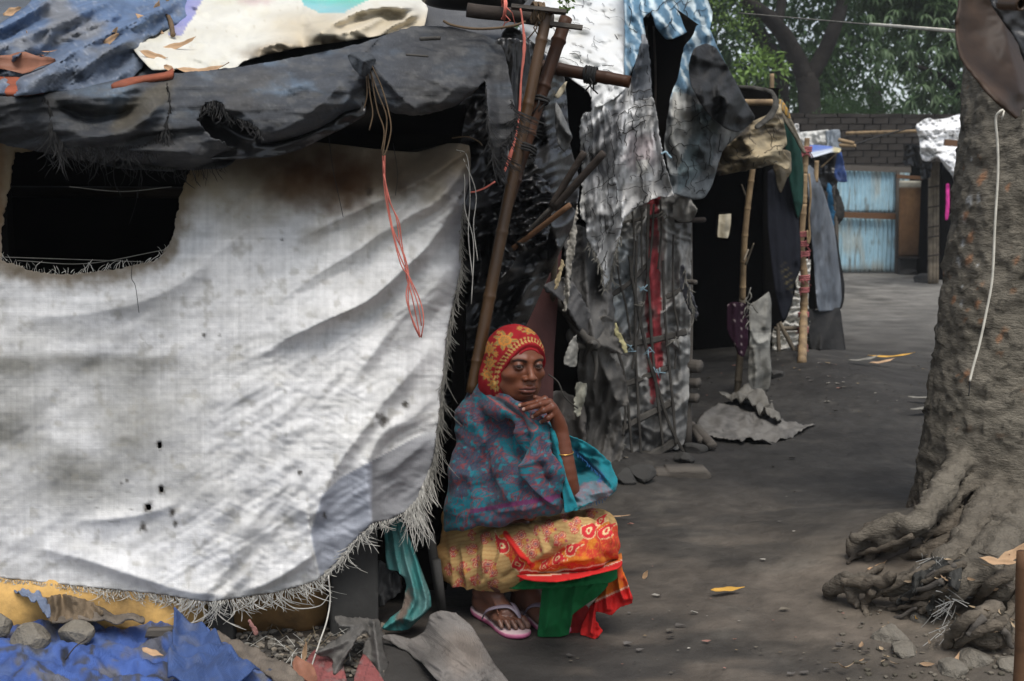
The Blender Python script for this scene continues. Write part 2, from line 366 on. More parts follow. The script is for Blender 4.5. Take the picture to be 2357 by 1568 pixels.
# ---------------------------------------------------------------- solid bodies from distance fields
class SDF:
    def __init__(s, lo, hi, h):
        s.lo = np.array(lo, float); s.h = h; s.n = np.ceil((np.array(hi, float)-s.lo)/h).astype(int)+1
        s.D = np.full(tuple(s.n), 1.0, np.float32)
    def _sub(s, lo, hi):
        i0 = np.clip(np.floor((np.minimum(lo, hi)-s.lo)/s.h).astype(int), 0, s.n-1); i1 = np.clip(np.ceil((np.maximum(lo, hi)-s.lo)/s.h).astype(int)+1, 1, s.n)
        sl = tuple(slice(a, b) for a, b in zip(i0, i1))
        g = [np.arange(a, b, dtype=np.float32)*s.h+s.lo[k] for k, (a, b) in enumerate(zip(i0, i1))]
        if min(len(q) for q in g) == 0: return None
        return sl, g[0][:, None, None], g[1][None, :, None], g[2][None, None, :]
    def _mix(s, sl, d, k, op='u'):
        a = s.D[sl]; d = d.astype(np.float32)
        if op == 'u': r = np.minimum(a, d); hh = np.maximum(k-np.abs(a-d), 0)/max(k, 1e-6); s.D[sl] = r-hh*hh*k/4
        else: d = -d; r = np.maximum(a, d); hh = np.maximum(k-np.abs(a-d), 0)/max(k, 1e-6); s.D[sl] = r+hh*hh*k/4
    def cap(s, a, b, ra, rb=None, k=0.01, op='u', flat=None):
        """tapered capsule; flat=(axis vector, factor) squashes it"""
        rb = ra if rb is None else rb; a = np.array(a, float); b = np.array(b, float); m = max(ra, rb)+k+2*s.h
        q = s._sub(np.minimum(a, b)-m*1.5, np.maximum(a, b)+m*1.5)
        if q is None: return
        sl, x, y, z = q; ab = b-a; l2 = max(ab@ab, 1e-12)
        px, py, pz = x-a[0], y-a[1], z-a[2]
        t = np.clip((px*ab[0]+py*ab[1]+pz*ab[2])/l2, 0, 1)
        dx, dy, dz = px-t*ab[0], py-t*ab[1], pz-t*ab[2]
        d2 = dx*dx+dy*dy+dz*dz
        if flat is not None:
            n_, f_ = np.array(flat[0], float), flat[1]; n_ /= np.linalg.norm(n_); dn = dx*n_[0]+dy*n_[1]+dz*n_[2]; d2 = d2+dn*dn*(f_*f_-1)
        s._mix(sl, np.sqrt(np.maximum(d2, 0))-(ra+(rb-ra)*t), k, op)
    def ell(s, c, r, M=None, k=0.01, op='u'):
        c = np.array(c, float); r = np.array(r, float); m = r.max()+k+2*s.h; q = s._sub(c-m, c+m)
        if q is None: return
        sl, x, y, z = q; X, Y, Z = x-c[0], y-c[1], z-c[2]
        if M is not None: X, Y, Z = (M[0][0]*X+M[1][0]*Y+M[2][0]*Z, M[0][1]*X+M[1][1]*Y+M[2][1]*Z, M[0][2]*X+M[1][2]*Y+M[2][2]*Z)
        k0 = np.sqrt((X/r[0])**2+(Y/r[1])**2+(Z/r[2])**2); k1 = np.sqrt((X/r[0]**2)**2+(Y/r[1]**2)**2+(Z/r[2]**2)**2)+1e-9
        s._mix(sl, k0*(k0-1)/k1, k, op)
    def chain(s, pts, rad, k=0.01, per=0, flat=None):
        pts = [np.array(p, float) for p in pts]
        if per: 
            m = len(pts); pts = catmull(pts, per); rad = np.interp(np.linspace(0, m-1, len(pts)), np.arange(m), rad)
        for i in range(len(pts)-1): s.cap(pts[i], pts[i+1], rad[i], rad[i+1], k, flat=flat)
    def plane(s, p, n, k=0.0):
        """cut away the side the normal points to"""
        n = np.array(n, float); n /= np.linalg.norm(n)
        sl, x, y, z = s._sub(s.lo, s.lo+s.n*s.h)
        d = (x-p[0])*n[0]+(y-p[1])*n[1]+(z-p[2])*n[2]; s._mix(sl, -d, k, 's')
    def noise(s, amp, sc_, seed=0, oct=3):
        idx = np.argwhere(np.abs(s.D) < abs(amp)*2+3*s.h); q = idx*s.h+s.lo
        s.D[tuple(idx.T)] += (amp*fbm(q[:, 0]/sc_, q[:, 1]/sc_, q[:, 2]/sc_, seed=seed, oct=oct)).astype(np.float32)
    def mesh(s):
        D = s.D; neg = D < 0; n = D.shape
        cnt = np.zeros((n[0]-1, n[1]-1, n[2]-1), np.int8)
        for i in (0, 1):
            for j in (0, 1):
                for k in (0, 1): cnt += neg[i:n[0]-1+i, j:n[1]-1+j, k:n[2]-1+k]
        cell = (cnt > 0) & (cnt < 8); idx = np.argwhere(cell); vid = np.full(cell.shape, -1, np.int32); vid[cell] = np.arange(len(idx))
        acc = np.zeros((len(idx), 3)); num = np.zeros(len(idx))
        cs = [(i, j, k) for i in (0, 1) for j in (0, 1) for k in (0, 1)]
        val = {c: D[idx[:, 0]+c[0], idx[:, 1]+c[1], idx[:, 2]+c[2]].astype(float) for c in cs}
        for a in cs:
            for ax in range(3):
                if a[ax]: continue
                b = list(a); b[ax] = 1; b = tuple(b); va, vb = val[a], val[b]; m = (va < 0) != (vb < 0)
                t = np.where(m, va/np.where(m, va-vb, 1), 0)
                for q in range(3): acc[:, q] += np.where(m, (a[q]+t if q == ax else a[q]), 0)
                num += m
        V = (idx+acc/num[:, None])*s.h+s.lo; Q = []
        for ax in range(3):
            o1, o2 = [q for q in range(3) if q != ax]
            sl0 = [slice(0, n[q]) for q in range(3)]; sl1 = list(sl0); sl0[ax] = slice(0, n[ax]-1); sl1[ax] = slice(1, n[ax])
            m = neg[tuple(sl0)] != neg[tuple(sl1)]; e = np.argwhere(m); up = neg[tuple(sl0)][m]
            ok = (e[:, o1] > 0) & (e[:, o2] > 0) & (e[:, o1] < n[o1]-1) & (e[:, o2] < n[o2]-1); e = e[ok]; up = up[ok]
            def vv(d1, d2):
                f = e.copy(); f[:, o1] -= d1; f[:, o2] -= d2; return vid[f[:, 0], f[:, 1], f[:, 2]]
            q = np.stack([vv(1, 1), vv(0, 1), vv(0, 0), vv(1, 0)], 1)
            flip = up if ax != 1 else ~up
            q[~flip] = q[~flip][:, ::-1]; Q.append(q)
        return V, np.concatenate(Q)
def vnormals(V, Q):
    n = np.zeros_like(V); fn = np.cross(V[Q[:, 2]]-V[Q[:, 0]], V[Q[:, 3]]-V[Q[:, 1]])
    for k in range(4): np.add.at(n, Q[:, k], fn)
    return n/(np.linalg.norm(n, axis=1, keepdims=True)+1e-12)
def lapl(V, Q, it=2, lam=0.5):
    for _ in range(it):
        s = np.zeros_like(V); c = np.zeros(len(V))
        for k in range(4):
            a, b = Q[:, k], Q[:, (k+1) % 4]; np.add.at(s, a, V[b]); np.add.at(s, b, V[a]); np.add.at(c, a, 1); np.add.at(c, b, 1)
        V = V+lam*(s/c[:, None]-V)
    return V

def shell(foot, z0, z1, mat, parent, openings=(), roof=True, name='inner_walls'):
    """walls (and a flat roof) round a footprint; openings = indices of edges left open"""
    mb = MB(); n = len(foot)
    for i in range(n):
        if i in openings: continue
        a = Vector((*foot[i], 0)); b = Vector((*foot[(i+1) % n], 0)); v = b-a; mb.box((a+b)/2+Vector((0, 0, (z0+z1)/2)), (v.length+.03, .03, z1-z0), Matrix.Rotation(math.atan2(v.y, v.x), 3, 'Z'))
    if roof:
        V = [(*p, z1-.002) for p in foot]+[(*p, z1+.02) for p in foot]
        mb.add(V, [tuple(range(n))[::-1], tuple(range(n, 2*n))]+[(i, (i+1) % n, n+(i+1) % n, n+i) for i in range(n)])
    return mb.build(name, mat, parent)
# ---------------------------------------------------------------- materials
def nd(nt, t, **kw):
    n = nt.nodes.new(t)
    for k, v in kw.items():
        if k in n.inputs: n.inputs[k].default_value = v
        else: setattr(n, k, v)
    return n
def material(name, base=(0.3, 0.3, 0.3), rough=0.8, var=0.25, scale=8.0, bump=0.3, bscale=60.0, bdist=0.004, vcol=False, dark=None, dscale=3.0, damt=0.5,
             weave=0.0, wscale=500.0, spec=0.15, stretch=(1, 1, 1), sheen=0.0, sss=0.0, metallic=0.0, trans=0.0, coords='Object', fine=0.0, crack=0.0, cscale=20.0, camt=.6):
    m = bpy.data.materials.new(name); m.use_nodes = True; nt = m.node_tree; L = nt.links
    b = nt.nodes['Principled BSDF']; b.inputs['Roughness'].default_value = rough; b.inputs['Specular IOR Level'].default_value = spec
    b.inputs['Metallic'].default_value = metallic
    tc = nd(nt, 'ShaderNodeTexCoord'); mp = nd(nt, 'ShaderNodeMapping'); mp.inputs['Scale'].default_value = stretch; L.new(tc.outputs[coords], mp.inputs[0])
    if vcol:
        ca = nd(nt, 'ShaderNodeVertexColor', layer_name='Col'); src = ca.outputs[0]
    else:
        rg = nd(nt, 'ShaderNodeRGB'); rg.outputs[0].default_value = (*base, 1); src = rg.outputs[0]
    if dark is not None:
        n2 = nd(nt, 'ShaderNodeTexNoise', Scale=dscale, Detail=6.0, Roughness=0.65); L.new(mp.outputs[0], n2.inputs['Vector'])
        r2 = nd(nt, 'ShaderNodeMapRange'); r2.inputs[1].default_value = 0.42; r2.inputs[2].default_value = 0.68; r2.inputs[4].default_value = damt; L.new(n2.outputs[0], r2.inputs[0])
        mx = nd(nt, 'ShaderNodeMix', data_type='RGBA'); mx.inputs[7].default_value = (*dark, 1); L.new(r2.outputs[0], mx.inputs[0]); L.new(src, mx.inputs[6]); src = mx.outputs[2]
    n1 = nd(nt, 'ShaderNodeTexNoise', Scale=scale, Detail=7.0, Roughness=0.6); L.new(mp.outputs[0], n1.inputs['Vector'])
    r1 = nd(nt, 'ShaderNodeMapRange'); r1.inputs[1].default_value = 0.3; r1.inputs[2].default_value = 0.7; r1.inputs[3].default_value = 1-var; r1.inputs[4].default_value = 1+var*0.6; L.new(n1.outputs[0], r1.inputs[0])
    mul = nd(nt, 'ShaderNodeVectorMath', operation='SCALE'); L.new(src, mul.inputs[0]); L.new(r1.outputs[0], mul.inputs['Scale']); src = mul.outputs[0]
    nb = nd(nt, 'ShaderNodeTexNoise', Scale=bscale, Detail=6.0, Roughness=0.6); L.new(mp.outputs[0], nb.inputs['Vector']); hgt = nb.outputs[0]
    if weave:
        sx = nd(nt, 'ShaderNodeSeparateXYZ'); L.new(tc.outputs[coords], sx.inputs[0]); ws = []
        for ax in (0, 2):
            a = nd(nt, 'ShaderNodeMath', operation='MULTIPLY'); a.inputs[1].default_value = wscale; L.new(sx.outputs[ax], a.inputs[0])
            a2 = nd(nt, 'ShaderNodeMath', operation='SINE'); L.new(a.outputs[0], a2.inputs[0]); ws.append(a2)
        # thread-by-thread variation: noise stretched along each direction
        st = []
        for sc3 in ((wscale*0.35, 4, 3), (3, 4, wscale*0.35)):
            m2 = nd(nt, 'ShaderNodeMapping'); m2.inputs['Scale'].default_value = sc3; L.new(tc.outputs[coords], m2.inputs[0])
            n3 = nd(nt, 'ShaderNodeTexNoise', Scale=1.0, Detail=3.0); L.new(m2.outputs[0], n3.inputs['Vector']); st.append(n3)
        ad = nd(nt, 'ShaderNodeMath', operation='ADD'); L.new(st[0].outputs[0], ad.inputs[0]); L.new(st[1].outputs[0], ad.inputs[1])
        rr = nd(nt, 'ShaderNodeMapRange'); rr.inputs[1].default_value = 0.75; rr.inputs[2].default_value = 1.25; rr.inputs[3].default_value = 1-weave; rr.inputs[4].default_value = 1+weave*0.6; L.new(ad.outputs[0], rr.inputs[0])
        m3 = nd(nt, 'ShaderNodeVectorMath', operation='SCALE'); L.new(src, m3.inputs[0]); L.new(rr.outputs[0], m3.inputs['Scale']); src = m3.outputs[0]
        a3 = nd(nt, 'ShaderNodeMath', operation='MULTIPLY'); L.new(ws[0].outputs[0], a3.inputs[0]); L.new(ws[1].outputs[0], a3.inputs[1])
        a4 = nd(nt, 'ShaderNodeMath', operation='MULTIPLY_ADD'); a4.inputs[1].default_value = 0.25; L.new(a3.outputs[0], a4.inputs[0]); L.new(ad.outputs[0], a4.inputs[2])
        a5 = nd(nt, 'ShaderNodeMath', operation='ADD'); L.new(a4.outputs[0], a5.inputs[0]); L.new(nb.outputs[0], a5.inputs[1]); hgt = a5.outputs[0]
    if crack:
        vw = nd(nt, 'ShaderNodeTexNoise', Scale=cscale*.35, Detail=3.0); L.new(mp.outputs[0], vw.inputs['Vector'])
        vm = nd(nt, 'ShaderNodeMix', data_type='RGBA'); vm.inputs[0].default_value = .12; L.new(mp.outputs[0], vm.inputs[6]); L.new(vw.outputs['Color'], vm.inputs[7])
        vo = nd(nt, 'ShaderNodeTexVoronoi', feature='DISTANCE_TO_EDGE', Scale=cscale); L.new(vm.outputs[2], vo.inputs['Vector'])
        vr = nd(nt, 'ShaderNodeMapRange'); vr.inputs[2].default_value = .09; L.new(vo.outputs[0], vr.inputs[0])
        vr2 = nd(nt, 'ShaderNodeMapRange'); vr2.inputs[3].default_value = 1-camt; L.new(vr.outputs[0], vr2.inputs[0])
        m5 = nd(nt, 'ShaderNodeVectorMath', operation='SCALE'); L.new(src, m5.inputs[0]); L.new(vr2.outputs[0], m5.inputs['Scale']); src = m5.outputs[0]
        a6 = nd(nt, 'ShaderNodeMath', operation='MULTIPLY_ADD'); a6.inputs[1].default_value = crack; L.new(vr.outputs[0], a6.inputs[0]); L.new(hgt, a6.inputs[2]); hgt = a6.outputs[0]
    if fine:
        nf = nd(nt, 'ShaderNodeTexNoise', Scale=900.0, Detail=2.0); L.new(tc.outputs[coords], nf.inputs['Vector'])
        rf = nd(nt, 'ShaderNodeMapRange'); rf.inputs[1].default_value = 0.3; rf.inputs[2].default_value = 0.7; rf.inputs[3].default_value = 1-fine; rf.inputs[4].default_value = 1+fine; L.new(nf.outputs[0], rf.inputs[0])
        m4 = nd(nt, 'ShaderNodeVectorMath', operation='SCALE'); L.new(src, m4.inputs[0]); L.new(rf.outputs[0], m4.inputs['Scale']); src = m4.outputs[0]
    L.new(src, b.inputs['Base Color'])
    bp = nd(nt, 'ShaderNodeBump', Strength=bump, Distance=bdist); L.new(hgt, bp.inputs['Height']); L.new(bp.outputs[0], b.inputs['Normal'])
    rg2 = nd(nt, 'ShaderNodeMapRange'); rg2.inputs[3].default_value = max(rough-0.12, 0.02); rg2.inputs[4].default_value = min(rough+0.12, 1); L.new(n1.outputs[0], rg2.inputs[0]); L.new(rg2.outputs[0], b.inputs['Roughness'])
    if sheen: b.inputs['Sheen Weight'].default_value = sheen
    if sss: b.inputs['Subsurface Weight'].default_value = sss; b.inputs['Subsurface Scale'].default_value = 0.01; b.inputs['Subsurface Radius'].default_value = (1, 0.4, 0.25)
    if trans: # thin leaf or cloth letting light through
        tr = nd(nt, 'ShaderNodeBsdfTranslucent'); L.new(src, tr.inputs[0]); ms = nd(nt, 'ShaderNodeMixShader'); ms.inputs[0].default_value = trans
        out = nt.nodes['Material Output']; L.new(b.outputs[0], ms.inputs[1]); L.new(tr.outputs[0], ms.inputs[2]); L.new(ms.outputs[0], out.inputs[0])
    return m
# ---------------------------------------------------------------- materials
M = {}
M['sack'] = material('woven_white_sack', vcol=True, rough=0.85, var=0.10, scale=5, bump=0.45, bscale=240, bdist=0.002, weave=0.045, wscale=1900, fine=0.12, trans=0.05)
M['tarp'] = material('dusty_tarpaulin', vcol=True, rough=0.6, var=0.35, scale=9, bump=0.55, bscale=45, bdist=0.006, weave=0.05, wscale=1700, fine=0.14, spec=0.35)
M['tarp_far'] = material('stained_tarpaulin', vcol=True, rough=0.6, var=0.35, scale=6, bump=0.5, bscale=25, bdist=0.012, fine=0.06)
M['plastic'] = material('crumpled_black_plastic', base=(0.012, 0.012, 0.0125), rough=0.33, var=0.3, scale=6, bump=0.35, bscale=16, bdist=0.01, spec=0.5, dark=(0.03, 0.028, 0.025), dscale=5, damt=0.6)
M['cloth'] = material('dusty_cloth', vcol=True, rough=0.9, var=0.25, scale=14, bump=0.4, bscale=80, bdist=0.004, weave=0.06, wscale=900, fine=0.08, spec=.08)
M['vinyl'] = material('weathered_vinyl', vcol=True, rough=0.5, var=0.12, scale=12, bump=0.4, bscale=30, bdist=0.005, fine=0.04, spec=0.4, dark=(0.30, 0.27, 0.20), dscale=6, damt=0.35)
M['thread_white'] = material('white_thread', base=(0.46, 0.44, 0.39), rough=0.9, var=0.3, scale=30, bump=0)
M['thread_grey'] = material('grey_thread', base=(0.19, 0.18, 0.155), rough=0.9, var=0.4, scale=20, bump=0)
M['thread_dark'] = material('dark_thread', base=(0.03, 0.029, 0.028), rough=0.9, var=0.4, scale=20, bump=0)
M['dark_inside'] = material('shade_black_inside', base=(0.006, 0.0055, 0.005), rough=0.95, var=0.4, scale=4, bump=0.3, bscale=12, spec=0.0)  # near-black colour stands for the shade inside the shacks
M['bamboo_brown'] = material('smoked_bamboo', base=(0.062, 0.030, 0.009), rough=0.42, var=0.35, scale=4, bump=0.25, bscale=60, dark=(0.03, 0.02, 0.013), dscale=5, damt=0.75, stretch=(1, 1, .35), spec=0.4)
M['bamboo_burnt'] = material('burnt_bamboo', base=(0.062, 0.026, 0.012), rough=0.5, var=0.4, scale=4, bump=0.3, bscale=50, dark=(0.016, 0.014, 0.013), dscale=4.5, damt=1.0, stretch=(1, 1, .6))
M['bamboo_grey'] = material('weathered_bamboo', base=(0.20, 0.165, 0.12), rough=0.7, var=0.35, scale=8, bump=0.3, bscale=60, dark=(0.06, 0.05, 0.04), dscale=9, damt=0.6)
M['bamboo_pale'] = material('pale_bamboo', base=(0.32, 0.225, 0.125), rough=0.6, var=0.35, scale=8, bump=0.3, bscale=50, dark=(0.09, 0.06, 0.04), dscale=6, damt=0.8)
M['lath'] = material('grey_bamboo_strip', base=(0.085, 0.078, 0.068), rough=0.8, var=0.4, scale=8, bump=0.4, bscale=50, dark=(0.03, 0.028, 0.026), dscale=7, damt=0.6)
M['wood_grey'] = material('grey_wood', base=(0.13, 0.115, 0.098), rough=0.85, var=0.4, scale=6, bump=0.7, bscale=20, bdist=0.006, stretch=(1, 1, 4), dark=(0.035, 0.03, 0.026), dscale=6, damt=0.7)
M['wood_dark'] = material('dark_wood', base=(0.045, 0.036, 0.03), rough=0.85, var=0.5, scale=6, bump=0.7, bscale=18, stretch=(1, 1, 3))
M['wood_brown'] = material('brown_wood', base=(0.16, 0.085, 0.045), rough=0.7, var=0.4, scale=5, bump=0.5, bscale=15, stretch=(1, 1, 4), dark=(0.05, 0.03, 0.02), dscale=5, damt=0.6)
M['rope'] = material('old_rope', base=(0.16, 0.11, 0.065), rough=0.95, var=0.4, scale=40, bump=0.6, bscale=150, dark=(0.04, 0.03, 0.025), dscale=20, damt=0.6)
M['pink'] = material('pink_plastic_string', base=(0.55, 0.16, 0.12), rough=0.55, var=0.3, scale=30, bump=0.1)
M['white_cord'] = material('white_cord', base=(0.55, 0.52, 0.44), rough=0.7, var=0.25, scale=25, bump=0.3)
M['rock'] = material('dusty_rock', base=(0.21, 0.187, 0.15), rough=0.95, var=0.35, scale=18, bump=0.9, bscale=35, bdist=0.02, dark=(0.09, 0.085, 0.075), dscale=14, damt=0.5)
M['plinth'] = material('ochre_painted_mud', base=(0.66, 0.40, 0.13), rough=0.9, var=0.25, scale=6, bump=0.5, bscale=18, bdist=0.01, dark=(0.12, 0.085, 0.05), dscale=4, damt=0.9)
M['concrete'] = material('dark_concrete', base=(0.055, 0.053, 0.049), rough=0.92, var=0.25, scale=7, bump=0.4, bscale=40, dark=(0.02, 0.019, 0.018), dscale=4, damt=0.5)
M['leaf_tan'] = material('dry_tan_leaf', base=(0.52, 0.34, 0.20), rough=0.6, var=0.25, scale=20, bump=0.3, bscale=60, trans=0.15)
M['leaf_red'] = material('dry_red_leaf', base=(0.22, 0.06, 0.035), rough=0.5, var=0.3, scale=20, bump=0.3, bscale=60)
M['leaf_brown'] = material('dry_brown_leaf', base=(0.24, 0.11, 0.07), rough=0.5, var=0.3, scale=20, bump=0.3, bscale=60)
M['leaf_yellow'] = material('fallen_yellow_leaf', base=(0.60, 0.34, 0.07), rough=0.6, var=0.25, scale=20, bump=0.2)
M['litter'] = material('litter_scrap', vcol=True, rough=0.85, var=0.2, scale=20, bump=0.3, bscale=90)

# ---------------------------------------------------------------- the ground
def mound(x, y):
    """earth heaped round the roots of the big tree, and banks along the shacks"""
    r = np.hypot((x-1.75)/1.0, (y-3.75)/0.95); a = 0.17*np.exp(-(r/0.62)**2)
    b = 0.07*np.exp(-(((x-1.5)/0.35)**2+((y-3.0)/0.35)**2))
    c = 0.03*np.exp(-(((x+0.35)/0.35)**2+((y-2.95)/0.12)**2))
    d = 0.10*sm(0.62, 0.3, x-0.02*y)*sm(4.5, 5.0, y)*sm(8, 5.6, y)
    e = 0.12*np.exp(-(((x-2.2)/0.5)**2+((y-8.0)/1.6)**2))
    return a+b+c+d*0.5+e
def ground_z(x, y):
    x = np.asarray(x, float); y = np.asarray(y, float)
    f = np.clip(6.0/np.maximum(y, 1), 0.15, 1)
    return mound(x, y)+0.016*fbm(x*1.1, y*0.9, seed=2)+f*(0.012*fbm(x*4, y*4, seed=3)+0.006*fbm(x*16, y*14, seed=4, oct=2))-0.004
def gpt(px, py):
    """where the line of sight of a photo position meets the uneven ground"""
    z = 0.0
    for _ in range(12): g = G(px, py, z); z = 0.5*z+0.5*float(ground_z(g[0], g[1]))
    g = G(px, py, z); return np.array([g[0], g[1], float(ground_z(g[0], g[1]))])
def _ax(pieces): return np.unique(np.concatenate([np.arange(a, b, s) for a, b, s in pieces]))
gx = _ax([(-150, -10, 14), (-10, -1.6, .3), (-1.6, 0.5, .03), (.5, 2.4, .0175), (2.4, 6, .15), (6, 12, 1), (12, 160, 14)])
gy = _ax([(-30, 0, 3), (0, 2.3, .2), (2.3, 4.6, .0175), (4.6, 9, .04), (9, 24, .15), (24, 60, 2), (60, 300, 20)])
GX, GY = np.meshgrid(gx, gy); GZ = ground_z(GX, GY); gV = np.stack([GX, GY, GZ], -1).reshape(-1, 3); nx_ = len(gx)
ii, jj = np.meshgrid(np.arange(len(gy)-1), np.arange(nx_-1), indexing='ij'); ii = ii.ravel(); jj = jj.ravel()
gF = np.stack([ii*nx_+jj, ii*nx_+jj+1, (ii+1)*nx_+jj+1, (ii+1)*nx_+jj], 1)
x_, y_ = gV[:, 0], gV[:, 1]
gc = np.ones((len(gV), 3))*np.array((0.043, 0.040, 0.036))
gc = mixc(gc, sm(0.1, 0.6, fbm(x_*1.3, y_*0.7, seed=8))*0.5, (0.035, 0.032, 0.030))
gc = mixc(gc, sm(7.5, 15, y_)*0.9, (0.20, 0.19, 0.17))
sand = np.exp(-(((x_-1.65)/0.75)**2+((y_-3.25)/0.75)**2)*0.9)
gc = mixc(gc, np.clip(sand*1.3*(0.75+0.6*fbm(x_*4, y_*4, seed=5)), 0, 1), (0.20, 0.165, 0.125))
pat = sm(0.12, 0.45, fbm(x_*2.2+3, y_*4.5, seed=21))*sm(5.5, 2.7, y_)
gc = mixc(gc, pat*0.6, (0.17, 0.14, 0.11))
gc = mixc(gc, sm(0.25, 0.6, fbm(x_*9, y_*9, seed=22))*0.35, (0.12, 0.108, 0.09))
gc = mixc(gc, sm(0.15, 0.5, fbm(x_*1.7+5, y_*1.1, seed=24))*0.5, (0.022, 0.020, 0.018))
gc = gc*(1+.25*fbm(x_*30, y_*30, seed=25, oct=2))[:, None]
M['ground'] = material('trodden_dark_mud', vcol=True, rough=0.8, var=0.35, scale=3.5, bump=0.8, bscale=26, bdist=0.012, fine=0.16, spec=0.18, dark=(.026, .024, .022), dscale=1.6, damt=.45)
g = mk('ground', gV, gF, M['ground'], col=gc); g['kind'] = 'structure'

def lying(name, poly, z0, mat, parent=None, bumps=None, step=6, colfn=None, thick=0.003, fray=0, crumple=(), holes=(), sp_=3):
    """a sheet lying on the ground; bumps(px,py) lifts it"""
    df = lambda x, y: GD(y, z0)+0*x
    def post(V, px, py):
        V[:, 2] = np.maximum(ground_z(V[:, 0], V[:, 1]), z0-0.02)+0.006
        if bumps is not None: V[:, 2] += bumps(px, py, V)
        return V
    return sheet(name, poly, df, mat, parent, step, (), (), colfn, holes, fray, thick, sp_, None, post)[0]
def leaf_mesh(L=0.15, Wd=0.04, curl=0.3, roll=0.3, n=8, seed=0, wav=0.0):
    """a leaf with a midrib fold, along +X, tip curling up"""
    r = random.Random(seed); V = []; Fc = []
    for i in range(n+1):
        t = i/n; w = Wd/2*(math.sin(math.pi*min(1, t**0.85+0.02))**0.8+0.02); z = L*curl*(t-0.35)**2*1.5; x = L*(t-0.5)
        for k in (-1, -0.5, 0, 0.5, 1):
            V.append((x, k*w*(1-0.3*roll*abs(k)), z+abs(k)*w*roll+wav*Wd*math.sin(t*13+k*2+seed)*abs(k)))
    for i in range(n):
        for k in range(4): Fc.append((i*5+k, i*5+k+1, (i+1)*5+k+1, (i+1)*5+k))
    return V, Fc
def place_leaf(name, loc, L, Wd, rot, mat, label, cat='leaf', group=None, curl=0.3, roll=0.3, wav=0.05, seed=0):
    V, Fc = leaf_mesh(L, Wd, curl, roll, seed=seed, wav=wav); o = mk(name, V, Fc, mat)
    o.location = tuple(float(q) for q in loc); o.rotation_euler = tuple(math.radians(q) for q in rot)
    m = o.modifiers.new('t', 'SOLIDIFY'); m.thickness = 0.0008
    return tag(o, label, cat, group)
def rock_mesh(r, seed, squash=0.7, rough=0.25, n=3):
    import bmesh
    bm = bmesh.new(); bmesh.ops.create_icosphere(bm, subdivisions=n, radius=1.0)
    q = np.array([v.co[:] for v in bm.verts]); rs = np.random.default_rng(seed); r_ = np.ones(len(q))
    for _ in range(14):   # facets
        d = rs.normal(size=3); d /= np.linalg.norm(d); c = rs.uniform(0.62, 0.92); t = q@d; q = q-np.outer(np.maximum(t-c, 0), d)
    q *= (1+rough*0.35*fbm(q[:, 0]*2+seed, q[:, 1]*2, q[:, 2]*2, seed=seed))[:, None]
    q = q*np.array([1, 0.85, squash])*r; Fc = [[v.index for v in f.verts] for f in bm.faces]; bm.free()
    return q, Fc
def rock(name, loc, r, seed, label=None, cat=None, squash=0.7, mat='rock', rot=0, parent=None, group=None, smooth=False):
    q, Fc = rock_mesh(r, seed, squash); ca, sa = math.cos(rot), math.sin(rot)
    q = np.c_[q[:, 0]*ca-q[:, 1]*sa, q[:, 0]*sa+q[:, 1]*ca, q[:, 2]]
    if cat: o = mk(name, q, Fc, M[mat], smooth=smooth); o.location = tuple(float(a) for a in loc)
    else: o = mk(name, q+np.array(loc), Fc, M[mat], parent, smooth=smooth)
    return tag(o, label, cat, group)
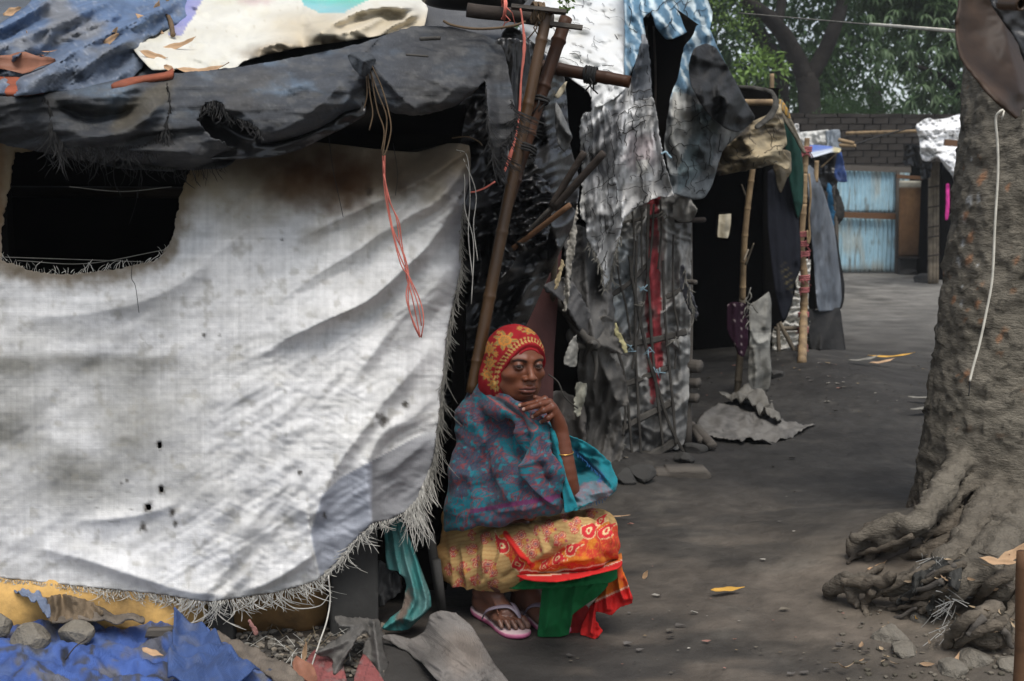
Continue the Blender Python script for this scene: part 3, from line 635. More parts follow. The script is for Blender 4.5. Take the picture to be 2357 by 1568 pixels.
# ================================================================ the nearest shack
S1 = empty('patchwork_shack', 'nearest low shack, walled with dirty white woven sacking under a drooping dark tarpaulin', 'shack', (-1.4, 3.3, 0))
BLK = (0.006, 0.006, 0.006)
win = [(30,350),(150,344),(300,348),(400,356),(438,392),(414,455),(404,520),(388,566),(355,602),(280,617),(180,631),(95,630),(42,613),(4,598),(2,560),(8,490),(24,420)]
def sack_col(x, y, V):
    c = np.ones((len(x), 3))*np.array((0.69, 0.68, 0.66))
    g = fbm(x/160, y/90, seed=31)
    c = mixc(c, np.clip(.55+.9*g, 0, .9)*sm(640, 250, x)*sm(800, 835, y+6*fbm(x/40, y/8, seed=44))*sm(1240, 1080, y), (0.17, 0.165, 0.14))
    c = mixc(c, .35*sm(-.1, .4, fbm(x/300, y/60, seed=45)), (.42, .41, .38))
    st = fbm(x/5, y/120, seed=33)*0.45+fbm(x/200, y/5, seed=34)*0.55
    c = c*(1+0.20*st*sm(-.3, .4, fbm(x/120, y/90, seed=47)))[:, None]
    c = mixc(c, 0.5*sm(0.0, 0.5, fbm(x/90, y/30, seed=35)), (0.50, 0.49, 0.46))
    c = c*(1+.06*vnoise((x+y*.3)/9.3, (y-x*.3)/9.3, seed=48)+.07*vnoise(x/8.1, y/70, seed=49)+.07*vnoise(x/90, y/8.1, seed=50))[:, None]
    c = mixc(c, .5*sm(.25, .6, fbm(x/25, y/25, seed=58))*sm(1100, 900, x), (.33, .31, .26))
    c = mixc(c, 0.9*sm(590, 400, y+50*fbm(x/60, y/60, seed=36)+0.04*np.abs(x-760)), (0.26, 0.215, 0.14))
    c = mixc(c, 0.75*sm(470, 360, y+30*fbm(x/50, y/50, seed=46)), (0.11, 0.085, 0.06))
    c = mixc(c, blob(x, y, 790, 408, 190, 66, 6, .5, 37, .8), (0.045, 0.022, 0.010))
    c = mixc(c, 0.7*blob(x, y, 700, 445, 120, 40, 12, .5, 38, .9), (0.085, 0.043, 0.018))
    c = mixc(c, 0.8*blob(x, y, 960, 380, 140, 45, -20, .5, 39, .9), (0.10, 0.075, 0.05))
    d = nearseg(x, y, win, True)[0]
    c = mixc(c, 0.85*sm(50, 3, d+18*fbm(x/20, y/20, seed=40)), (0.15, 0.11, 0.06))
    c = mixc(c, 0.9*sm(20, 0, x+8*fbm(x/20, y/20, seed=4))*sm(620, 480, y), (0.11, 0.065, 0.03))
    # grey-blue second layer at the lower right
    lay = sm(-3, 3, (x-714)-np.interp(y, [960, 1100, 1141, 1226, 1262, 1390], [330, 70, 27, 0, 7, 40]))*sm(975, 1040, y+0.0*x)*(x > 690)
    c = mixc(c, 0.85*lay, (0.30, 0.32, 0.37))
    c = mixc(c, 0.8*lay*sm(850, 860, x), (0.20, 0.195, 0.19))
    c = mixc(c, 0.75*sm(1000, 1060, x+20*fbm(x/40, y/40, seed=41))*sm(380, 430, y), (0.17, 0.17, 0.185))
    for cx_, cy_, r in ((371, 1127, 8), (340, 1168, 12), (397, 1180, 8), (367, 1025, 8), (280, 1112, 4), (292, 1108, 5), (505, 770, 4), (470, 772, 4), (648, 552, 3), (853, 440, 11), (405, 1205, 7), (330, 1215, 9), (880, 965, 14), (935, 928, 10), (747, 1188, 6), (690, 1090, 5)):
        c = mixc(c, 0.9*blob(x, y, cx_, cy_, r, r*1.2, 0, .9, 42, .8), (0.03, 0.022, 0.014))
    hl = sm(0.45, 0.7, fbm(x/30, y/6, seed=43))*sm(80, 0, np.abs(y-1200)-30)*sm(120, 220, x)*sm(600, 480, x)
    c = mixc(c, 0.6*hl, (0.08, 0.07, 0.05))
    return c
sack_poly = [(-90,400),(-60,330),(100,330),(400,335),(700,325),(880,345),(960,350),(1030,330),(1080,335),(1083,400),(1068,470),(1060,560),(1062,620),(1045,690),(1030,760),(1022,850),(1012,950),(1000,1040),(985,1110),(960,1160),(900,1195),(856,1205),(815,1245),(770,1300),(725,1338),(640,1362),(540,1378),(470,1385),(380,1370),(250,1356),(120,1343),(0,1330),(-90,1325)]
sack_depth = [(-90,330,3.20),(400,330,3.20),(900,340,3.24),(1080,340,3.32),(-90,620,3.13),(300,640,3.10),(650,600,3.12),(1062,600,3.30),(-90,900,3.08),(400,900,3.06),(760,850,3.06),(1022,850,3.24),(-90,1330,3.05),(300,1360,3.03),(540,1380,3.0),(770,1300,3.03),(900,1190,3.08),(990,1100,3.16),(850,1050,3.05)]
sack_folds = [
 ([(1078,345),(1000,400),(899,450),(790,500),(700,545),(600,620)], 0.040, 20, 60, .5),
 ([(1070,385),(1006,460),(900,522),(800,590),(700,650),(560,760)], 0.045, 22, 55, .5),
 ([(1050,470),(990,560),(923,625),(850,690),(746,740),(642,790),(560,850)], 0.060, 20, 80, .4),
 ([(1045,600),(980,680),(900,760),(830,850),(700,980)], 0.026, 30, 60, .6, .1),
 ([(1020,760),(960,840),(880,930),(820,1010),(760,1100),(716,1226)], 0.030, 22, 60, .1, .3),
 ([(1010,900),(950,960),(880,1000),(845,1080),(856,1200)], 0.028, 20, 45, .0, .3),
 ([(716,1226),(722,1262),(735,1335)], 0.018, 10, 40, 0),
 ([(1000,1000),(930,1060),(870,1110)], 0.018, 15, 30, .3, .3),
 ([(540,1368),(640,1330),(760,1250)], 0.022, 30, 16, .3, .2),
 ([(540,1368),(420,1360),(200,1290),(0,1240)], 0.018, 18, 40, .5, .1),
 ([(440,1150),(300,1190),(150,1200)], 0.010, 14, 20, .4, .3),
 ([(120,700),(250,690),(400,640),(560,480)], 0.014, 20, 30, .4, .2),
 ([(0,720),(200,722),(420,650),(640,420)], 0.012, 24, 30, .4, .2),
 ([(450,560),(560,460),(640,390)], 0.010, 10, 20, .3, .3), ([(480,600),(600,500),(700,400)], 0.009, 10, 20, .3, .3),
]
smask = lambda x, y: .16+.84*sm(450, 900, x+.35*(y-700))
sack_folds = [(f[0], f[1]*1.55)+tuple(f[2:]) for f in sack_folds]
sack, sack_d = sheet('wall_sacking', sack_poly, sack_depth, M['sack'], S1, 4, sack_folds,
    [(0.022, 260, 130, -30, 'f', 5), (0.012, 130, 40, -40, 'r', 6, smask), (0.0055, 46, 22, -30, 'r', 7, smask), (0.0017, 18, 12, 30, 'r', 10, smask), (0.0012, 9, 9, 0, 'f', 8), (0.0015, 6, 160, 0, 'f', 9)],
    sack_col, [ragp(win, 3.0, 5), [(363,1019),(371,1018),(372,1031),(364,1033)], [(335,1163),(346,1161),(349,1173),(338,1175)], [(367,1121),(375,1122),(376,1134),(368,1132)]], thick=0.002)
hem = [(-60,1328),(0,1332),(120,1345),(250,1358),(380,1372),(470,1387),(540,1380),(640,1364),(725,1340),(770,1302),(815,1247),(856,1207),(900,1197),(960,1162)]
fringe('hem_fringe', hem, sack_d, M['thread_white'], S1, 1.5, 19, 0.7, 0.0015, (0.1, 1), 0.8, 0.9, 0.004, lambda x, y: 1+1.5*math.exp(-((x-500)/60)**2)+0.5*(x > 560), seed=1)
side = [(1066,470),(1060,560),(1062,620),(1048,690),(1032,760),(1024,850),(1014,950),(1002,1040),(987,1110),(965,1155)]
fringe('side_fringe', side, sack_d, M['thread_grey'], S1, 1.5, 44, 0.8, 0.0013, (0.05, 1), 0.20, 0.45, 0.01, lambda x, y: 0.5+0.7*sm(600, 1000, y), seed=2)
fringe('side_fringe', [(990,1080),(960,1150),(935,1175)], sack_d, M['thread_white'], S1, 0.7, 62, 0.7, 0.0014, (0.08, 1), 0.16, 0.35, 0.01, seed=3)
fringe('window_fringe', [(5,598),(42,613),(95,630),(180,631),(280,617),(355,602),(388,566)], sack_d, M['thread_white'], S1, 6, 14, 0.7, 0.0012, (0.1, -1), 0.9, 0.5, 0.002, seed=4)
for k, (a, b, c_) in enumerate((((10,592),(190,598),(330,603)), ((160,430),(280,441),(395,430)), ((40,600),(200,607),(380,575)))):
    tube('window_string', [P(*a, 3.12), P(*b, 3.12), P(*c_, 3.11)], 0.0011, M['thread_grey'], S1, 5)
# long loose threads by the corner
for k, pts in enumerate([[(1050,345),(1075,360),(1082,450),(1078,540),(1088,640)], [(1040,350),(1068,400),(1070,480),(1090,560),(1085,700)], [(1060,350),(1095,440),(1090,520),(1100,600)]]):
    tube('loose_thread', [P(x, y, 3.22) for x, y in pts], 0.0013, M['thread_white'], S1, 5)
for k, pts in enumerate([[(305,600),(303,640),(312,660),(320,720)], [(755,300),(765,380),(775,430),(790,500)], [(905,330),(915,400),(910,450)]]):
    tube('loose_thread', [P(x, y, float(sack_d(x, y)[0])-0.035) for x, y in pts], 0.0009, M['thread_dark'], S1, 5)

# the roof: under-layer, then the drooping tarpaulin along the eave
def roof_d(x, y):
    y = np.asarray(y, float)
    return np.interp(y, [-120, 0, 60, 120, 170, 215, 260, 330, 400], [5.4, 4.35, 3.95, 3.6, 3.32, 3.08, 3.0, 2.97, 2.98])+0*x+0.0001*(x-500)
def blue_grey(x, y, V):
    c = np.ones((len(x), 3))*np.array((0.050, 0.054, 0.060))
    c = mixc(c, sm(-0.1, 0.5, fbm(x/90, y/40, seed=51))*sm(330, 180, y), (0.105, 0.145, 0.19))
    c = mixc(c, 0.8*sm(0.0, 0.5, fbm(x/60, y/60, seed=52)), (0.065, 0.062, 0.058))
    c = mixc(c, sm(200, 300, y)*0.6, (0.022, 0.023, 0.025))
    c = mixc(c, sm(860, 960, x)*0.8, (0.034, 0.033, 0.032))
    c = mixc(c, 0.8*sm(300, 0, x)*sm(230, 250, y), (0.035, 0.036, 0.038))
    c = mixc(c, .5*sm(.0, .45, fbm(x/28, y/9, seed=57))*sm(60, 200, x), (0.10, 0.098, 0.092))
    band = blob(x, y, 330, 245, 100, 28, -38, .3, 53, .4)
    c = mixc(c, 0.9*band, (0.075, 0.065, 0.046))
    sp_ = sm(0.45, 0.62, vnoise(x/3.0, y/3.0, seed=54)); return c*(1+0.35*sp_)[:, None]
eave_poly = [(-90,215),(0,222),(60,222),(110,215),(180,205),(250,188),(340,172),(420,168),(560,152),(700,128),(830,100),(950,60),(1040,62),(1110,80),(1152,100),(1168,150),(1182,230),(1192,285),(1160,340),(1150,375),(1168,405),(1150,412),(1138,380),(1128,330),(1122,250),(1118,185),(1090,215),(1040,248),(970,266),(910,262),(870,235),(845,200),(838,255),(790,268),(740,298),(690,325),(640,345),(560,352),(520,383),(440,392),(360,392),(280,386),(190,368),(100,352),(0,330),(-90,320)]
def eave_d(x, y):
    b = np.interp(y, [50, 100, 150, 200, 240, 300, 400], [3.75, 3.45, 3.2, 3.02, 2.95, 2.92, 2.95])+0*x
    low = nearseg(np.atleast_1d(np.asarray(x, float)+0*b), np.atleast_1d(np.asarray(y, float)+0*b), [(0,330),(190,368),(440,392),(560,352),(690,325),(790,268),(838,255),(845,200),(870,235),(910,262),(970,266),(1040,248),(1090,215),(1118,185)])[0]
    return b+0.05*sm(1000, 1150, x)+0.12*sm(1110, 1150, x)+0.13*np.exp(-(low/26)**1.3)
eave_folds = [
 ([(838,130),(780,200),(700,270),(600,318),(480,340)], 0.075, 30, 60, .5),
 ([(838,140),(800,230),(740,285),(660,330)], 0.05, 12, 26, .4),
 ([(835,130),(760,170),(640,215),(500,240)], 0.03, 18, 30, .6),
 ([(830,125),(730,150),(600,180),(450,215)], 0.02, 14, 25, .6),
 ([(110,235),(200,270),(280,262),(350,225)], -0.06, 22, 22, .3, .3),
 ([(110,215),(240,222),(370,180)], 0.03, 14, 20, .3, .2),
 ([(120,300),(230,315),(320,285),(385,220)], 0.06, 22, 22, .2, .3),
 ([(0,340),(200,345),(400,350),(520,372)], 0.045, 20, 16, .1),
 ([(845,150),(870,220),(930,255),(1000,255),(1080,215),(1118,180)], 0.05, 50, 18, .1, .1),
 ([(850,140),(900,200),(965,262)], .03, 18, 8, .1), ([(850,140),(960,172),(1060,212)], .03, 20, 8, .2), ([(900,110),(1000,120),(1100,150)], .03, 14, 14, .3, .3), ([(1000,250),(1060,190),(1110,120)], .02, 10, 14, .3, .1),
 ([(845,145),(900,180),(930,230)], 0.03, 20, 20, .5), ([(850,140),(940,150),(1020,180)], 0.02, 25, 16, .5),
 ([(1118,110),(1124,200),(1135,300),(1150,390)], 0.035, 14, 24, .2), ([(1000,80),(1090,120),(1120,180)], 0.02, 30, 30, .4, .2),
 ([(470,240),(560,262),(600,300)], 0.02, 14, 10, .3, .3),
]
eave_folds = [(f[0], f[1]*1.35)+tuple(f[2:]) for f in eave_folds]
eave, eave_full = sheet('eave_tarpaulin', eave_poly, eave_d, M['tarp'], S1, 4, eave_folds, [(0.03, 160, 60, -10, 'f', 15), (0.022, 150, 50, -12, 'r', 16), (0.006, 50, 18, -14, 'r', 17), (0.0022, 20, 8, -10, 'r', 18), (0.006, 120, 12, -7, 'r', 13)], blue_grey,
    [ragp([(468,240),(492,230),(512,238),(520,258),(540,272),(566,278),(590,292),(600,318),(602,350),(575,352),(540,345),(505,325),(468,300),(452,275)], 3.5, 9)], thick=0.003, fray=1.2)
eaved = eave_full
def black_fringe(line, n, L, seed, dens=3.0, spread=.5): 
    fringe('torn_edge', line, eaved, M['thread_dark'], S1, dens, L, 0.6, 0.0016, (0.05, 1), spread, 0.5, 0.006, seed=seed)
black_fringe([(462,250),(492,232),(512,240),(522,260),(545,274),(575,282),(597,300)], 0, 26, 11, 1.5)
black_fringe([(100,220),(112,240),(120,300),(150,340)], 0, 60, 12, 1.8, .3)
black_fringe([(385,190),(392,240),(380,300),(330,335),(260,340),(160,340)], 0, 30, 13, 1.4)
black_fringe([(1178,230),(1190,285),(1160,340),(1150,400)], 0, 22, 14, 0.8, 1.5)
black_fringe([(100,345),(200,365),(420,392),(520,382)], 0, 30, 15, 5)
black_fringe([(200,365),(330,388)], 0, 80, 16, 16, .2)
black_fringe([(1118,190),(1122,260),(1135,350)], 0, 55, 17, 4, .2)
# shiny black plastic seen through the tear and under the eave
sheet('black_plastic_lining', [(430,240),(620,240),(700,290),(835,235),(838,268),(760,310),(690,345),(620,362),(540,366),(420,360)], [(430,240,3.07),(700,280,3.03),(838,240,3.05),(430,360,3.0),(690,340,2.99),(560,300,3.03)], M['plastic'], S1, 5,
    [([(480,270),(570,320),(640,300)], 0.03, 20, 16, .2, .2), ([(560,345),(700,318),(835,240)], 0.025, 12, 16, .2, .1)], [(0.014, 60, 25, -15, 'r', 61)], thick=0.002)
def under_col(x, y, V): 
    c = blue_grey(x, y, V); return mixc(c, 0.6*sm(200, 100, y), (0.10, 0.10, 0.10))
sheet('roof_layer', [(-120,250),(400,190),(700,150),(950,85),(1040,85),(1130,110),(1180,60),(1215,20),(1230,-120),(-120,-120)], lambda x, y: roof_d(x, y)+0.05, M['tarp'], S1, 10, (), [(0.03, 200, 80, 0, 'f', 19)], under_col, thick=0.01)
# the worn blue tarpaulin on the roof, top left
def blue_col(x, y, V):
    c = np.ones((len(x), 3))*np.array((0.10, 0.155, 0.26))
    c = mixc(c, 0.85*sm(0.0, 0.45, fbm(x/70, y/30+0.5*x/70, seed=55)), (0.20, 0.20, 0.20))
    c = mixc(c, 0.7*sm(90, 190, y+0.15*x), (0.13, 0.15, 0.18))
    s = sm(0.35, 0.6, fbm(x/4, y/4, seed=56, oct=2)); return mixc(c, 0.35*s, (0.40, 0.42, 0.46))
bt, _ = sheet('blue_roof_tarpaulin', [(-120,-140),(-20,55),(20,40),(60,14),(120,-40),(500,-140),(520,-20),(470,30),(400,60),(330,95),(330,150),(290,190),(180,205),(110,212),(60,220),(-90,215),(-120,120)], lambda x, y: roof_d(x, y)-0.03, M['tarp'], S1, 5,
  [([(-60,140),(60,84),(200,24),(330,-20)], 0.34, 14, 40, .3), ([(60,200),(170,120),(300,55),(460,-20)], 0.36, 14, 40, .2), ([(0,66),(60,34),(130,-10)], 0.34, 10, 24, .2), ([(190,160),(270,105),(330,85)], 0.16, 12, 20, .3), ([(10,160),(60,115),(120,95)], 0.14, 12, 20, .4, .3), ([(120,100),(200,65),(300,20)], .12, 8, 16, .3, .3)],
  [(0.05, 90, 40, -30, 'f', 20), (0.05, 70, 26, -30, 'r', 22), (0.02, 24, 10, -25, 'r', 23)], blue_col, thick=0.004)
# loose white banner sheet thrown over the roof
def banner_col(x, y, V):
    c = np.ones((len(x), 3))*np.array((0.64, 0.62, 0.54))
    c = mixc(c, 0.7*sm(0.0, 0.5, fbm(x/50, y/30, seed=71)), (0.60, 0.56, 0.44))
    c = mixc(c, 0.75*sm(560, 700, x)*sm(0, 60, y), (0.50, 0.41, 0.27))
    c = mixc(c, 0.7*blob(x, y, 620, 118, 80, 20, -5, .4, 72, .8), (0.22, 0.15, 0.08))  # shaded underside of the folded flap, painted as a brown blob
    # printed areas: violet and green stripe, teal panel, faint pink patch
    band = inpoly(x+3*vnoise(x/9, y/9), y, [(440,-60),(470,-10),(455,20),(420,82),(385,80),(400,30),(420,-60)])
    c = mixc(c, band*0.9, (0.19, 0.20, 0.46)); c = mixc(c, band*sm(-2, 2, 405-x+0.3*(40-y))*0.8*sm(0., .4, fbm(x/8, y/8, seed=73)+.2), (0.20, 0.50, 0.40))
    teal = inpoly(x, y, [(660,-60),(925,-60),(850,-2),(790,30),(740,32),(700,12)])
    c = mixc(c, teal*0.9, (0.07, 0.42, 0.33)); c = mixc(c, teal*sm(30, 0, np.abs(y-0.1*x+52))*0.6, (0.25, 0.50, 0.62))
    c = mixc(c, 0.8*blob(x, y, 590, -8, 46, 22, 0, .4, 74, .5), (0.50, 0.36, 0.34))
    c = mixc(c, 0.6*sm(0.5, 0.7, fbm(x/5, y/12, seed=75)), (0.45, 0.40, 0.30))
    return c
bn, _ = sheet('banner_sheet', [(400,-130),(500,-140),(900,-140),(960,-30),(985,20),(975,65),(960,84),(930,82),(880,80),(800,95),(700,108),(640,120),(560,140),(540,158),(470,160),(400,158),(350,160),(325,135),(305,110),(320,90),(350,80),(385,50),(400,20)],
  lambda x, y: roof_d(x, y)-0.12, M['vinyl'], None, 4,
  [([(560,125),(640,100),(700,110)], 0.24, 14, 26, .2, .3), ([(700,108),(760,60),(850,20),(985,20)], 0.34, 26, 18, .2, .2), ([(690,80),(800,75),(900,30)], 0.26, 16, 30, .3, .3), ([(870,85),(920,50),(975,25)], 0.08, 20, 10, .2), ([(700,0),(720,60),(760,80)], 0.06, 14, 14, .3, .2), ([(330,110),(420,120),(540,150)], 0.03, 20, 20, .2)],
  [(0.025, 120, 50, 10, 'f', 77), (0.045, 80, 30, -20, 'r', 78), (0.020, 30, 14, 10, 'r', 79)], banner_col, thick=0.003)
tag(bn, 'crumpled cream vinyl banner sheet with violet and teal print on top of the nearest roof', 'banner')
def roofpt(x, y, lift=0.0): 
    return P(x, y, float(roof_d(np.array(x), np.array(y)))-0.13-lift)
LF = [(225,118,.13,.042,(60,-25,20),'leaf_tan','long pale dry leaf lying double on the blue roof tarpaulin'),
 (252,104,.11,.035,(65,-35,-10),'leaf_tan','upright pale dry leaf leaning on another near the middle of the blue roof tarpaulin'),
 (345,62,.10,.03,(60,40,0),'leaf_tan','pointed pale leaf beside the knotted rope on the blue tarpaulin'),
 (362,28,.07,.028,(70,-60,0),'leaf_tan','small curled pale leaf upright by the knotted rope'),
 (30,128,.10,.03,(50,15,0),'leaf_tan','pale dry leaf at the left picture edge on the roof'),
 (68,105,.07,.02,(75,-80,0),'leaf_tan','narrow pale leaf sticking straight up at the left of the roof'),
 (60,155,.155,.062,(62,4,6),'leaf_brown','broad shiny brown leaf lying at the left of the roof'),
 (32,30,.06,.03,(65,-15,0),'leaf_tan','small folded pale leaf high on the blue roof tarpaulin'),
 (415,108,.10,.022,(55,-10,0),'leaf_tan','thin curled tan leaf on the cream banner sheet'),
 (355,132,.075,.022,(60,20,0),'leaf_tan','tan curved leaf at the left rim of the cream banner sheet'),
 (470,168,.13,.022,(45,2,0),'leaf_tan','long tan leaf lying along the eave below the cream banner sheet'),
 (390,160,.03,.018,(60,30,0),'leaf_tan','tiny brown curled leaf at the lower rim of the cream banner sheet')]
for k, (x, y, L, Wd, rot, mt, lb) in enumerate(LF):
    place_leaf('dry_leaf', roofpt(x, y, 0.03), L*1.15, Wd*1.2, rot, M[mt], lb, 'leaf', 'dry leaves on the nearest roof', 0.4, 0.5, 0.1, k)
# small litter of leaf scraps at the left of the roof
mb = MB(); r = random.Random(4)
for k in range(60):
    x = r.uniform(-30, 120); y = r.uniform(118, 150); p = roofpt(x, y, r.uniform(0, .03)); V, Fc = leaf_mesh(r.uniform(.015, .05), r.uniform(.004, .012), .3, .3, 4, k)
    q = Matrix.Rotation(r.uniform(0, 6), 4, 'Z') @ Matrix.Rotation(r.uniform(-.6, .6), 4, 'X'); mb.add([q @ Vector(v)+Vector(p) for v in V], Fc, r.choice([(0.5, 0.33, 0.2), (0.35, 0.2, 0.12), (0.3, 0.09, 0.04), (0.45, 0.38, 0.28)]))
tag(mb.build('leaf_litter', M['litter'], None, True), 'scattered scraps of dry leaves at the left end of the roof', 'leaf litter', kind='stuff')
# broken clay roof tiles showing between the layers
M['tile'] = material('red_clay_tile', base=(0.30, 0.085, 0.045), rough=0.85, var=0.3, scale=12, bump=0.4, bscale=50, dark=(0.10, 0.05, 0.035), dscale=9, damt=0.6)
def tile(pts, d, lb):
    o, _ = sheet('clay_tile', pts, d, M['tile'], None, 4, (), [(0.01, 40, 20, 0, 'f', 81)], thick=0.012); return tag(o, lb, 'tile', 'broken clay tiles on the nearest roof')
tile([(-60,178),(30,176),(75,185),(97,205),(98,214),(0,212),(-60,208)], lambda x, y: np.interp(y, [170, 215], [3.2, 3.0])+0*x, 'rounded red clay tile at the left picture edge under the broad brown leaf')
tile([(262,190),(300,178),(380,166),(398,156),(396,172),(330,182),(290,196),(255,198)], lambda x, y: np.interp(y, [150, 200], [3.14, 2.98])+0*x, 'thin orange-red clay tile wedged under the torn tarpaulin edge')
# knotted rope on the roof
tube('knotted_rope', [roofpt(388, -20, .03), roofpt(385, 30, .05), roofpt(365, 40, .08), roofpt(345, 52, .07), roofpt(360, 48, .09), roofpt(385, 38, .1), roofpt(395, 60, .06), roofpt(398, 80, .05)], 0.008, M['rope'], None, 7, jag=.2)
tag(bpy.data.objects['knotted_rope'], 'dark knotted rope end lying on the blue roof tarpaulin', 'rope')

# eave knot, roof strings and slivers
for k in range(9):
    a = k*0.9; r_ = 8+5*math.sin(k*2.1)
    tube('knot_cord' , [P(838+r_*math.cos(t+a)*(1.2), 142+r_*math.sin(t*1.0+a)*0.8, 2.93+0.015*math.sin(t*2+a)) for t in np.linspace(0, 4.2, 8)], 0.0032, M['rope'], S1, 5, 3)
for k, pts in enumerate([[(855,150),(878,200),(895,260),(900,300),(890,345),(882,360)], [(848,150),(870,215),(890,270),(885,330),(880,358)], [(852,160),(868,250),(884,300),(878,350)], [(846,165),(852,220),(858,262),(850,300)], [(842,160),(845,215),(838,250)]]):
    tube('hanging_cord', [P(x, y, 2.93+0.03*k/4) for x, y in pts], 0.0018, M['rope'], S1, 5)
# the plinth, corner post and props of the shack
import bmesh
sp1 = SDF((-1.9, 2.9, -0.06), (-0.45, 3.42, 0.34), 0.011)
for a, b in (((-1.8, 3.12, .10), (-1.28, 3.12, .10)), ((-1.2, 3.13, .10), (-0.97, 3.12, .09))): sp1.cap(a, b, .115, k=.01)
sp1.noise(.012, .06, 3); V, Q = sp1.mesh(); 
pl = mk('ochre_plinth', V, Q, M['plinth'], S1)
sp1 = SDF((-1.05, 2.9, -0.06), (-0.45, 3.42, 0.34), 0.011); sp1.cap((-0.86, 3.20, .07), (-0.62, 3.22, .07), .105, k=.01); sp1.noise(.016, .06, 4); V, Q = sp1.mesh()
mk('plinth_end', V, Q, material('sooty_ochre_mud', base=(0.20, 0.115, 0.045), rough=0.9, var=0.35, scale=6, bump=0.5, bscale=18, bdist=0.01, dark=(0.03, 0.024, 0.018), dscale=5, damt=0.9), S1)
def slab(name, quad, d, th, mat, parent, label=None, cat=None, seed=0):
    """plank or slab seen face on: outline in the photo, thickness behind it"""
    o, _ = sheet(name, quad, d, mat, parent, 7, (), [(0.004, 60, 60, 0, 'f', seed)], thick=th, smoothpoly=0); return tag(o, label, cat)
slab('corner_post', [(765,1180),(868,1180),(872,1480),(762,1500)], [(765,1180,3.12),(868,1180,3.16),(872,1480,3.12),(762,1500,3.08)], .07, M['concrete'], S1)
slab('cross_board', [(640,1330),(765,1300),(765,1345),(640,1385)], [(640,1330,3.2),(765,1300,3.2),(765,1345,3.2),(640,1385,3.2)], .05, M['wood_dark'], S1)
slab('stump_post', [(480,1390),(530,1390),(535,1480),(478,1480)], [(480,1390,3.08),(530,1390,3.08),(535,1480,3.06),(478,1480,3.06)], .05, M['concrete'], S1)
pole('prop_pole', P(990, 1230, 3.25), gpt(1018, 1412), .014, .014, M['concrete'], S1, 10, hollow=False)
# shell behind the sacking: dark side, back and interior
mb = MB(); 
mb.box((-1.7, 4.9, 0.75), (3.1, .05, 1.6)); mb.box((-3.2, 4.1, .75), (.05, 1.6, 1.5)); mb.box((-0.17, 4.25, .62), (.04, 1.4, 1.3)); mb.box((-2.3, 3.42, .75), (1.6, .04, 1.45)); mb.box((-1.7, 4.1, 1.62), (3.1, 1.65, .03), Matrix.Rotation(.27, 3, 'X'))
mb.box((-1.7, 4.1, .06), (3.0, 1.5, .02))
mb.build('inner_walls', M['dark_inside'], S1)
mb = MB(); 
for x, h in ((-1.3, 1.3), (-.75, 1.25), (-.2, 1.2)): mb.tube([(x, 4.6, 0), (x+.02, 4.6, h)], .02, 8)
mb.tube([(-1.8, 3.95, 1.26), (-.1, 3.95, 1.25)], .02, 8); mb.build('inner_frame', M['wood_dark'], S1, True)

# beams and bamboo at the corner
pole('leaning_bamboo', P(1262, 20, 3.42), P(1086, 905, 3.28), .0165, .0185, M['bamboo_brown'], S1, 14, nodes=6, bend=.008)
pole('leaning_bamboo', P(1303, 42, 3.50), P(1168, 470, 3.36), .0195, .019, M['bamboo_burnt'], S1, 16, nodes=4, bend=.004, node_amp=.22)
pole('beam_bamboo', P(1235, 150, 3.62), P(1450, 189, 3.55), .0195, .0185, M['bamboo_burnt'], S1, 16, nodes=2, node_amp=.1)
pole('roof_beam', P(1075, 22, 3.45), P(1272, 48, 3.50), .021, .021, M['wood_dark'], S1, 10, hollow=False, wob=.003)
mb = MB(); mb.box(at(1290, 58, 3.42), (.13, .03, .012), Matrix.Rotation(.12, 3, 'Y')); mb.build('roof_board', M['wood_grey'], S1)
mb = MB(); mb.box(at(1240, 22, 3.40), (.16, .05, .010), Matrix.Rotation(.1, 3, 'Y')); mb.build('roof_board', M['wood_grey'], S1)
def wrap(c, axis, r, n, mat, parent, tr=.0035, pitch=.007, name='rope_lashing', seed=0):
    """turns of cord round a pole"""
    rr = random.Random(seed); ax = Vector(axis).normalized(); u = ax.orthogonal().normalized(); v = ax.cross(u); mb = MB(); pts = []
    for i in range(n*10+1):
        a = i/10*2*math.pi; pts.append(Vector(c)+ax*(pitch*(i/10-n/2)+rr.uniform(-.002, .002))+(u*math.cos(a)+v*math.sin(a))*(r+tr*.6+rr.uniform(0, .002)))
    mb.tube(pts, tr, 5)
    for _ in range(3):
        a = rr.uniform(0, 6.28); p = Vector(c)+(u*math.cos(a)+v*math.sin(a))*r; mb.tube([p, p+Vector((rr.uniform(-.02, .02), -.015, -.02)), p+Vector((rr.uniform(-.03, .03), -.01, rr.uniform(-.06, -.02)))], tr*.6, 4)
    return mb.build(name, mat, parent, True)
ax1 = P(1303, 42, 3.5)-P(1168, 470, 3.36); axb = P(1450, 189, 3.55)-P(1235, 150, 3.62); ax0 = P(1262, 20, 3.42)-P(1086, 905, 3.28)
wrap(P(1238, 30, 3.42), P(1272, 48, 3.5)-P(1075, 22, 3.45), .027, 5, M['rope'], S1, .0035, .007, seed=1)
wrap(P(1160, 22, 3.44), P(1272, 48, 3.5)-P(1075, 22, 3.45), .026, 2, M['pink'], S1, .003, .006, seed=2)
wrap(P(1360, 173, 3.58), axb, .021, 5, M['thread_dark'], S1, .0045, .008, seed=3)
wrap(P(1243, 232, 3.43), ax1, .021, 2, M['thread_dark'], S1, .0045, .008, seed=4)
wrap(P(1208, 345, 3.38), ax1, .030, 3, M['thread_dark'], S1, .004, .008, seed=5)
tube('tie_rope', [P(x, y, 3.38) for x, y in ((1020,48),(1040,58),(1085,66),(1130,66),(1180,60),(1210,50))], .004, M['rope'], S1, 6)
tube('tie_rope', [P(x, y, 3.40) for x, y in ((880,352),(940,350),(1000,338),(1060,318),(1100,300))], .0045, M['thread_dark'], S1, 6)
